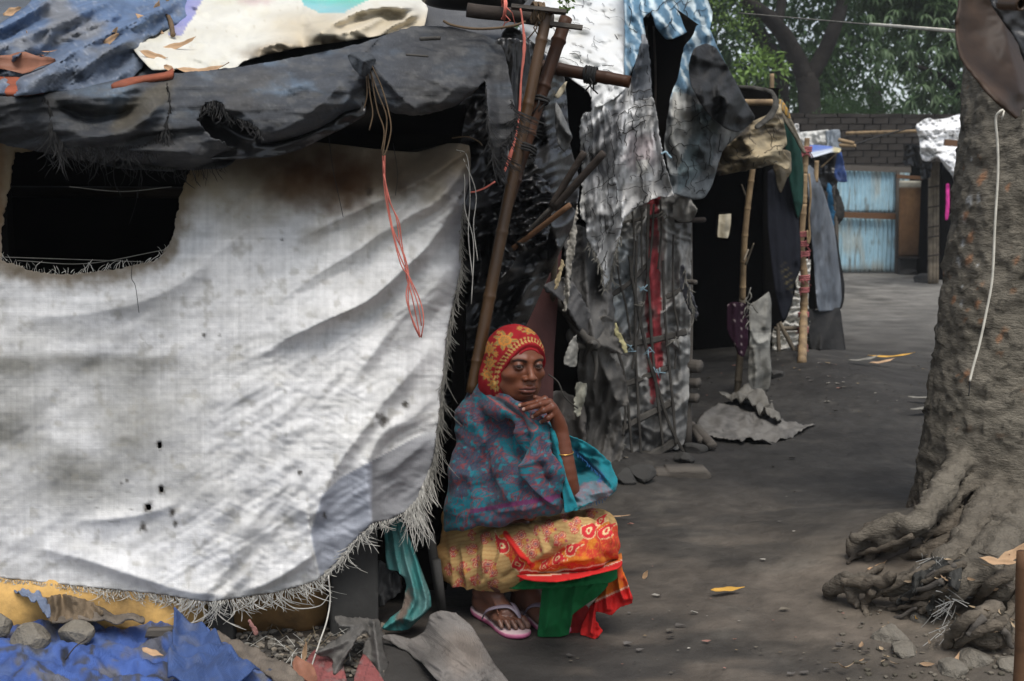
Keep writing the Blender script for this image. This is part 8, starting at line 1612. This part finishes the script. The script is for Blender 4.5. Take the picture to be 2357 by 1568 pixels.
c = mixc(c, .85*((t > 34) & (t < 44) & (px > 1085)), (.11, .018, .07)); c = mixc(c, .5*((t > -5) & (t < 32) & (px > 1085)), (.05, .08, .12)); c = mixc(c, .6*((t > 0) & (t < 32) & (px > 1085) & (np.sin(px/3.2)*np.sin(t/3.4) > .3)), (.18, .04, .05))
dd = nearseg(px, py, [(1125,905),(1150,922),(1190,950),(1228,985)])[0]; c = mixc(c, .8*sm(9, 6, dd)*sm(0, 1, py-898), (.06, .085, .10)); c = mixc(c, .8*((dd > 7) & (dd < 10)), (.30, .06, .05))
mk('shawl', V, Q, M['shawl'], WM, col=c)
teal = np.array((.012, .15, .18))
def sleevec(x, y, V):
    c = np.ones((len(x), 3))*teal; pat_ = inpoly(x, y, [(1315,1140),(1340,1112),(1385,1104),(1412,1130),(1400,1146),(1352,1160),(1326,1168)]); c = np.where(pat_[:, None], shawlc(x, y), c); c = mixc(c, .35*pat_, (.30, .25, .27))
    dd = nearseg(x, y, [(1325,1040),(1352,1065),(1388,1098),(1380,1106)])[0]; return mixc(c, .8*sm(7, 3, dd+3*fbm(x/4, y/4)), (.02, .07, .20))
sheet('shawl_sleeve', [(1300,1005),(1328,1010),(1352,1020),(1380,1042),(1406,1068),(1422,1104),(1419,1128),(1402,1142),(1378,1152),(1354,1160),(1330,1174),(1312,1172),(1300,1120),(1296,1060)], [(1300,1005,3.22),(1352,1022,3.28),(1380,1045,3.26),(1406,1070,3.23),(1422,1110,3.17),(1400,1142,3.12),(1354,1160,3.08),(1320,1172,3.06),(1325,1090,3.30),(1355,1088,3.32),(1300,1060,3.26),(1375,1108,3.17),(1340,1120,3.14)], M['shawl'], WM, 3,
   [([(1325,1036),(1355,1060),(1392,1098),(1410,1120)], .035, 12, 5, .1, .1), ([(1320,1150),(1345,1116),(1388,1106)], .03, 5, 14, .2, .1), ([(1350,1140),(1400,1130),(1420,1112)], .015, 7, 7, .2, .2)], [(.010, 24, 14, 20, 'f', 531), (.016, 34, 16, 35, 'r', 533)], sleevec, thick=.003, fray=1.2)
sheet('shawl_lapel', [(1266,985),(1276,990),(1284,1012),(1293,1050),(1303,1095),(1316,1130),(1329,1166),(1318,1176),(1300,1180),(1297,1150),(1290,1110),(1280,1070),(1270,1030)], [(1266,985,3.11),(1284,1012,3.095),(1293,1050,3.09),(1316,1130,3.05),(1329,1166,3.03),(1300,1180,3.03),(1280,1070,3.09)], M['shawl'], WM, 3, [([(1272,1000),(1290,1070),(1318,1160)], .012, 8, 6, .1)], [(.006, 14, 30, -20, 'f', 532)], lambda x, y, V: np.ones((len(x), 3))*teal*(1+.2*fbm(x/12, y/12))[:, None], thick=.003)
r = random.Random(5); mb = MB()
for (x, y) in list(along([(1312,1168),(1354,1160),(1400,1143)], 4))+list(along([(1330,1044),(1352,1065),(1384,1096)], 4)): q = Vector(A(x, y, 3.13)); mb.strip([q, q+Vector((r.uniform(-.004, .006), -.002, -r.uniform(.004, .012)))], .0013, Vector((0, 1, 0)))
mb.build('shawl_threads', material('blue_thread', base=(.03, .12, .28), rough=.9), WM, kind='stuff')

# sari
s = SDF((-.36, 2.72, .10), (.42, 3.72, .52), .0034)
s.cap(A(1104, 1296, 3.33), A(1338, 1252, 3.03), .108, .070, .04); s.cap(A(1190, 1260, 3.50), A(1374, 1214, 3.21), .085, .056, .05); s.cap(A(1345, 1262, 3.04), A(1388, 1262, 3.18), .056, .046, .05)
s.cap(A(1112, 1320, 3.29), A(1160, 1308, 3.20), .070, .055, .05); s.cap(A(1060, 1300, 3.40), A(1075, 1290, 3.34), .085, .09, .04); s.cap(A(1100, 1200, 3.40), A(1100, 1300, 3.38), .11, .10, .04)
pa, pb = A(1190, 1332, 3.1), A(1430, 1300, 3.1); ray = A(1300, 1310, 3.1)-np.array([0, 0, CAMZ]); n_ = np.cross(pb-pa, ray); n_ = n_ if n_[2] < 0 else -n_
V, Q = s.mesh(); V = lapl(V, Q, 2); Nn = vnormals(V, Q); px, py = PXY(V); front = sm(.1, -.2, Nn[:, 1])
sf = [([(1165,1228),(1190,1262),(1222,1302)], .012, 6, 12, .1, .1), ([(1110,1215),(1120,1280),(1105,1370)], .014, 12, 10, .2, .2), ([(1060,1240),(1075,1310),(1080,1375)], .012, 10, 10, .2, .2), ([(1140,1235),(1135,1290),(1100,1350)], -.010, 8, 8, .2, .2), ([(1085,1230),(1095,1290),(1085,1370)], -.009, 7, 7, .2, .2), ([(1035,1250),(1045,1310),(1050,1370)], .010, 9, 9, .2, .2),
  ([(1225,1305),(1290,1270),(1340,1225)], -.012, 8, 7, .4, .1), ([(1230,1310),(1300,1290),(1390,1280)], .012, 9, 9, .3, .1), ([(1235,1290),(1280,1255),(1305,1225)], .009, 7, 7, .3, .2), ([(1370,1195),(1385,1230),(1400,1290)], -.012, 6, 8, .1, .1), ([(1150,1340),(1200,1300),(1225,1290)], -.012, 8, 8, .2, .2), ([(1160,1240),(1150,1290),(1120,1350)], .008, 7, 7, .2, .2), ([(1390,1170),(1402,1230),(1418,1290)], .012, 7, 7, .1, .2)]
V = V+Nn*(front*foldsum(px, py, sf)+.003*fbm(px/40, py/40, seed=541)+.0035*crease((px*.5+py)/70, (px-py*.5)/30, 542)+.0012*crease(px/18, py/22, 543))[:, None]
def paisley(c, x, y, cx, cy, r, a, red=(.50, .03, .03), light=(.62, .46, .24)):
    ca, sa = math.cos(math.radians(a)), math.sin(math.radians(a)); u = ((x-cx)*ca+(y-cy)*sa)/r; v = (-(x-cx)*sa+(y-cy)*ca)/r
    b = v-.55*(u-.1)**2*(u > 0)*1.0; d = np.sqrt(np.where(u > 0, u/1.75, u/1.0)**2+(b/np.clip(1-.35*np.maximum(u, 0), .25, 1))**2)
    c = mixc(c, sm(1.16, 1.10, d), light); c = mixc(c, sm(1.03, .97, d), red); d2 = np.sqrt(((u-.1)/.75)**2+((b)/.5)**2); c = mixc(c, sm(.80, .72, d2), light); return mixc(c, sm(.42, .36, d2), red)
def medallion(c, x, y, cx, cy, r, a=0):
    ca, sa = math.cos(a), math.sin(a); u = ((x-cx)*ca+(y-cy)*sa)/r; v = (-(x-cx)*sa+(y-cy)*ca)/r
    for (ox, oy, rr) in ((0, -.45, .55), (.05, .5, .55), (-.5, .05, .35)):
        R = np.hypot(u-ox, v-oy)/rr; an = np.arctan2(v-oy, u-ox); e = .88+.12*np.cos(an*10)
        c = mixc(c, .9*sm(e+.05, e-.05, R), (.42, .045, .05)); c = mixc(c, .9*sm(.08, .04, np.abs(R-.62)), (.60, .42, .22)); c = mixc(c, .85*sm(.40, .34, R), (.46, .22, .16)); c = mixc(c, .9*sm(.16, .12, R), (.08, .04, .08))
    R = np.abs(u-.7)+np.abs(v+.1); c = mixc(c, .9*sm(.28, .22, R), (.40, .05, .06)); c = mixc(c, .9*sm(.12, .08, R), (.05, .04, .12)); R = np.hypot(u-.45, v-.1); return mixc(c, .5*sm(.4, .2, R), (.50, .20, .03))
c = np.ones((len(V), 3))*np.array((.42, .27, .11)); ang_ = np.where(px < 1190, px*.25+py*1.0, px*-.22+py*1.0)
c = mixc(c, .45*(np.sin(ang_/1.55+3*fbm(px/30, py/30, seed=543)) > .35), (.30, .16, .06)); c = mixc(c, .6*sm(1060, 1010, px), (.30, .15, .05))
for k, (x, y, r_, a) in enumerate(((1120,1240,17,.3),(1085,1262,15,.2),(1098,1292,17,.4),(1068,1310,19,.2),(1130,1308,21,-.5),(1095,1335,16,.5),(1060,1345,16,.1),(1135,1345,15,.8),(1045,1270,14,0),(1036,1310,15,.1),(1198,1242,22,.3),(1228,1262,24,.4),(1262,1215,20,.3),(1258,1240,9,0),(1290,1240,19,.5),(1325,1210,20,.3),(1235,1222,12,.2),(1362,1178,16,.2),(1300,1190,14,0),(1165,1262,0.1,0),(1110,1372,14,0),(1150,1250,0.1,0),(1085,1230,12,0))): c = medallion(c, px, py, x, y, r_, a)
# border: orange-red with paisleys, along the hem and up the overlapping edge
bt1 = np.interp(px, [1195, 1230, 1270, 1310, 1345, 1372, 1400, 1425], [1326, 1298, 1276, 1258, 1236, 1205, 1200, 1215]); bm_ = sm(-3, 3, py-bt1-5*np.sin(px/11))*(px > 1205)
sideb = inpoly(px, py, [(1150,1232),(1164,1228),(1190,1262),(1222,1300),(1200,1322),(1180,1310),(1172,1285),(1155,1270),(1140,1262),(1138,1245)]); bm_ = np.maximum(bm_, sideb*1.0)
org = np.ones_like(c)*np.array((.52, .055, .03)); org = mixc(org, .85*sm(.0, .25, fbm(px/22, py/14, seed=544)), (.52, .17, .02)); sw = np.abs(np.sin(np.hypot(((px+8*np.sin(py/9)) % 34)-17, ((py+6) % 26)-13)/2.6)); org = mixc(org, .5*(sw < .25), (.60, .25, .04)); c = c*(1-bm_[:, None])+org*bm_[:, None]
for x, y, r_, a in ((1158,1258,16,200),(1190,1302,14,250),(1355,1222,17,-70),(1312,1265,14,-60),(1283,1285,11,-40),(1393,1225,14,-80),(1382,1198,9,-80),(1255,1302,9,-30)): c = paisley(c, px, py, x, y, r_, a, (.50, .03, .035) )
ed = nearseg(px, py, [(1164,1228),(1190,1262),(1224,1302)])[0]; c = mixc(c, sm(7, 5, ed)*(px < 1232), (.50, .025, .02))
hl = np.interp(px, [1150, 1200, 1250, 1300, 1350, 1400, 1430], [1350, 1326, 1330, 1326, 1319, 1308, 1296]); hh_ = hl-py; c = mixc(c, .95*((hh_ < 13) & (px > 1196)), (.50, .02, .02)); c = mixc(c, .95*((hh_ > 11.5) & (hh_ < 15) & (px > 1196)), (.66, .46, .34))
mk('sari', V, Q, M['sari'], WM, col=c)
red_ = np.array((.50, .022, .02))
def hemc(x, y, V):
    c = np.ones((len(x), 3))*red_; t = y-np.interp(x, [1190, 1250, 1300, 1350, 1400, 1430], [1318, 1322, 1316, 1309, 1298, 1286]); c = mixc(c, (t < 3)*1.0, (.52, .15, .03)); return mixc(c, ((t > 2) & (t < 5))*.95, (.66, .46, .34))
sheet('sari_hem', [(1186,1322),(1215,1318),(1260,1318),(1310,1306),(1360,1298),(1405,1288),(1430,1272),(1432,1298),(1420,1308),(1380,1318),(1330,1330),(1280,1338),(1235,1337),(1205,1332)], [(1186,1322,3.14),(1260,1320,3.035),(1330,1318,2.985),(1380,1308,3.015),(1430,1290,3.12)], M['sari'], WM, 2.5, [([(1190,1328),(1260,1334),(1330,1324),(1425,1298)], .01, 5, 5, .1)], [(.012, 22, 40, 0, 'f', 551), (.012, 26, 40, 0, 'r', 561)], hemc, thick=.003)
def tailc(x, y, V):
    c = np.ones((len(x), 3))*np.array((.52, .13, .02)); c = mixc(c, .7*sm(0, .3, fbm(x/14, y/14, seed=552)), (.50, .05, .03)); l = (y+x*.45)-(1376+1457*.45-30); c = mixc(c, (l > 0)*1.0, red_); c = mixc(c, ((l > -3) & (l < 1))*.9, (.66, .46, .34)); return mixc(c, 1.0*(y > 1398), red_)
sheet('sari_tail', [(1405,1300),(1428,1288),(1434,1315),(1442,1340),(1457,1376),(1452,1390),(1430,1396),(1406,1416),(1392,1412),(1372,1408),(1372,1430),(1386,1450),(1384,1458),(1369,1472),(1350,1465),(1336,1460),(1338,1440),(1350,1418),(1358,1395),(1375,1375),(1390,1355)], [(1405,1300,3.12),(1434,1315,3.12),(1457,1376,3.10),(1406,1416,3.10),(1369,1470,3.08),(1336,1460,3.09),(1358,1395,3.14),(1390,1355,3.14)], M['sari'], WM, 2.5,
   [([(1420,1300),(1425,1350),(1440,1388)], .03, 8, 8, .1), ([(1400,1330),(1395,1370),(1400,1410)], .03, 8, 8, .1), ([(1372,1380),(1365,1420),(1360,1465)], .03, 7, 7, .1), ([(1440,1330),(1448,1360),(1452,1385)], .02, 6, 6, .1), ([(1380,1390),(1378,1420),(1376,1450)], .02, 5, 5, .1)], [(.012, 12, 24, 0, 'f', 553)], tailc, thick=.003)
gr = np.array((.012, .115, .035))
def greenc2(x, y, V): return np.ones((len(x), 3))*gr*(1+.15*fbm(x/20, y/30, seed=554))[:, None]
sheet('petticoat', [(1160,1345),(1195,1330),(1260,1336),(1330,1326),(1400,1308),(1420,1300),(1421,1330),(1410,1338),(1396,1342),(1370,1344),(1330,1350),(1280,1355),(1240,1356),(1200,1357),(1172,1355)], [(1160,1345,3.17),(1260,1340,3.03),(1330,1335,2.98),(1400,1320,3.02),(1420,1320,3.06),(1240,1356,3.04)], M['sari'], WM, 2.5, [([(1200,1350),(1280,1348),(1400,1330)], .008, 6, 6, .2, .2)], [(.012, 26, 40, 5, 'f', 555), (.012, 30, 40, 0, 'r', 565)], greenc2, thick=.003)
sheet('petticoat_fall', [(1250,1350),(1300,1345),(1360,1335),(1396,1335),(1398,1350),(1378,1372),(1352,1390),(1332,1404),(1316,1418),(1312,1440),(1309,1460),(1290,1466),(1265,1467),(1237,1465),(1240,1430),(1244,1390)], [(1250,1350,3.10),(1300,1345,3.06),(1396,1335,3.06),(1352,1390,3.06),(1312,1440,3.08),(1309,1460,3.075),(1237,1465,3.09),(1244,1390,3.10)], M['sari'], WM, 2.5, [([(1325,1345),(1318,1390),(1312,1450)], .025, 16, 7, .1), ([(1300,1350),(1290,1400),(1285,1460)], .012, 10, 10, .2), ([(1265,1352),(1262,1400),(1256,1462)], .012, 6, 12, .2), ([(1370,1340),(1350,1365),(1330,1395)], .012, 8, 6, .2)], [(.012, 24, 60, 0, 'f', 556), (.014, 34, 60, 10, 'r', 566)], greenc2, thick=.003)
sheet('sari_inner_fall', [(1305,1400),(1340,1390),(1355,1400),(1345,1440),(1338,1464),(1300,1466),(1295,1440)], lambda x, y: 3.13+0*x, M['sari'], WM, 3, (), [(.01, 14, 24, 0, 'f', 557)], lambda x, y, V: np.ones((len(x), 3))*np.array((.22, .015, .015)), thick=.003)
# bangle
ba = A(1299, 1041, 3.105); d_ = A(1304, 1090, 3.10)-A(1291, 995, 3.113); d_ /= np.linalg.norm(d_); ref = np.cross(d_, [0, 1, 0]); ref /= np.linalg.norm(ref); r2 = np.cross(d_, ref); tl_ = np.array([0, 0, 0])
pts = [ba+ref*.0245*math.cos(t)+r2*.0265*math.sin(t)+d_*.006*math.sin(t+.5) for t in np.linspace(0, 2*math.pi, 41)]
Vb, Fb = tube_data(pts, .0015, 8, False); mk('bangle', Vb, Fb, material('gold_bangle', base=(.62, .36, .10), rough=.3, metallic=.9, var=.1, bump=0), WM)
# sandals: worn pink sole edge, pale top, thong straps
M['sole'] = material('pink_sandal', vcol=True, rough=.6, var=.15, scale=40, bump=.15)
def sandal(Q_, side):
    prof = [(-.012, .018), (0, .028), (.03, .033), (.08, .028), (.12, .031), (.165, .042), (.205, .043), (.235, .034), (.252, .018), (.258, .0)]
    out = [(a, b) for a, b in prof]+[(a, -b*.95) for a, b in prof[::-1][1:]]; out = [tuple(q) for q in catmull([np.array(q) for q in out], 3)]; n = len(out); V = []; c = []
    def zz(a): return .006*max(0, (.05-a)/.05)+.004*max(0, (a-.22)/.03)
    for lvl, (h, sc_, cl) in enumerate(((-.016, .97, (.30, .05, .12)), (-.010, 1.0, (.50, .13, .24)), (-.003, 1.0, (.56, .20, .30)), (-.001, .97, (.55, .40, .40)))):
        for a, b in out: V.append(Q_((a-.12)*sc_+.12, b*sc_, h+zz(a))); c.append(cl)
    F_ = [(l*n+i, l*n+(i+1) % n, (l+1)*n+(i+1) % n, (l+1)*n+i) for l in range(3) for i in range(n)]; ct = len(V); V.append(Q_(.12, 0, 0)); c.append((.46, .38, .37)); F_ += [(3*n+i, 3*n+(i+1) % n, ct) for i in range(n)]; F_.append(tuple(range(n))[::-1])
    o = mk('sandal', V, F_, M['sole'], WM, col=np.array(c))
    st = material('grey_strap', base=(.16, .13, .16), rough=.35, spec=.5, var=.2) if 'strap' not in M else M['strap']; M['strap'] = st
    for b in (.036, -.040):
        pts = catmull([Q_(.205, .021, -.001), Q_(.198, .020, .030), Q_(.165, .018+(b-.018)*.25, .053), Q_(.125, b*.98, .040), Q_(.095, b*1.05, .004)], 6); mb = MB()
        n_ = len(pts); Vs = []
        for i, p in enumerate(pts):
            t = np.array(pts[min(i+1, n_-1)])-np.array(pts[max(i-1, 0)]); t /= np.linalg.norm(t)+1e-9; outw = np.array(p)-Q_(.14, 0, .0); sd_ = np.cross(t, outw); sd_ /= np.linalg.norm(sd_)+1e-9; ow = np.cross(sd_, t); w_ = .0035+.0045*math.sin(math.pi*i/(n_-1))
            Vs += [p-sd_*w_, p+ow*.002-sd_*w_*.4, p+ow*.002+sd_*w_*.4, p+sd_*w_]
        mb.add(Vs, [(4*i+k, 4*i+k+1, 4*i+k+5, 4*i+k+4) for i in range(n_-1) for k in range(3)]); so = mb.build('strap', st, o, True); m = so.modifiers.new('t', 'SOLIDIFY'); m.thickness = .0025; m.offset = 0
sandal(QN, 1); sandal(QF, -1)

# ---------------------------------------------------------------- thin haze over the lane and trees
mb = MB(); mb.box((0, 40, 7.0), (300, 180, 16.6)); hz = mb.build('haze'); hz['kind'] = 'stuff'
hm = bpy.data.materials.new('haze'); hm.use_nodes = True; nt = hm.node_tree
for n in list(nt.nodes): nt.nodes.remove(n)
vp = nt.nodes.new('ShaderNodeVolumePrincipled'); vp.inputs['Color'].default_value = (.92, .96, 1, 1); vp.inputs['Density'].default_value = .0012; vp.inputs['Anisotropy'].default_value = .2
ou = nt.nodes.new('ShaderNodeOutputMaterial'); nt.links.new(vp.outputs[0], ou.inputs['Volume']); hz.data.materials.append(hm)
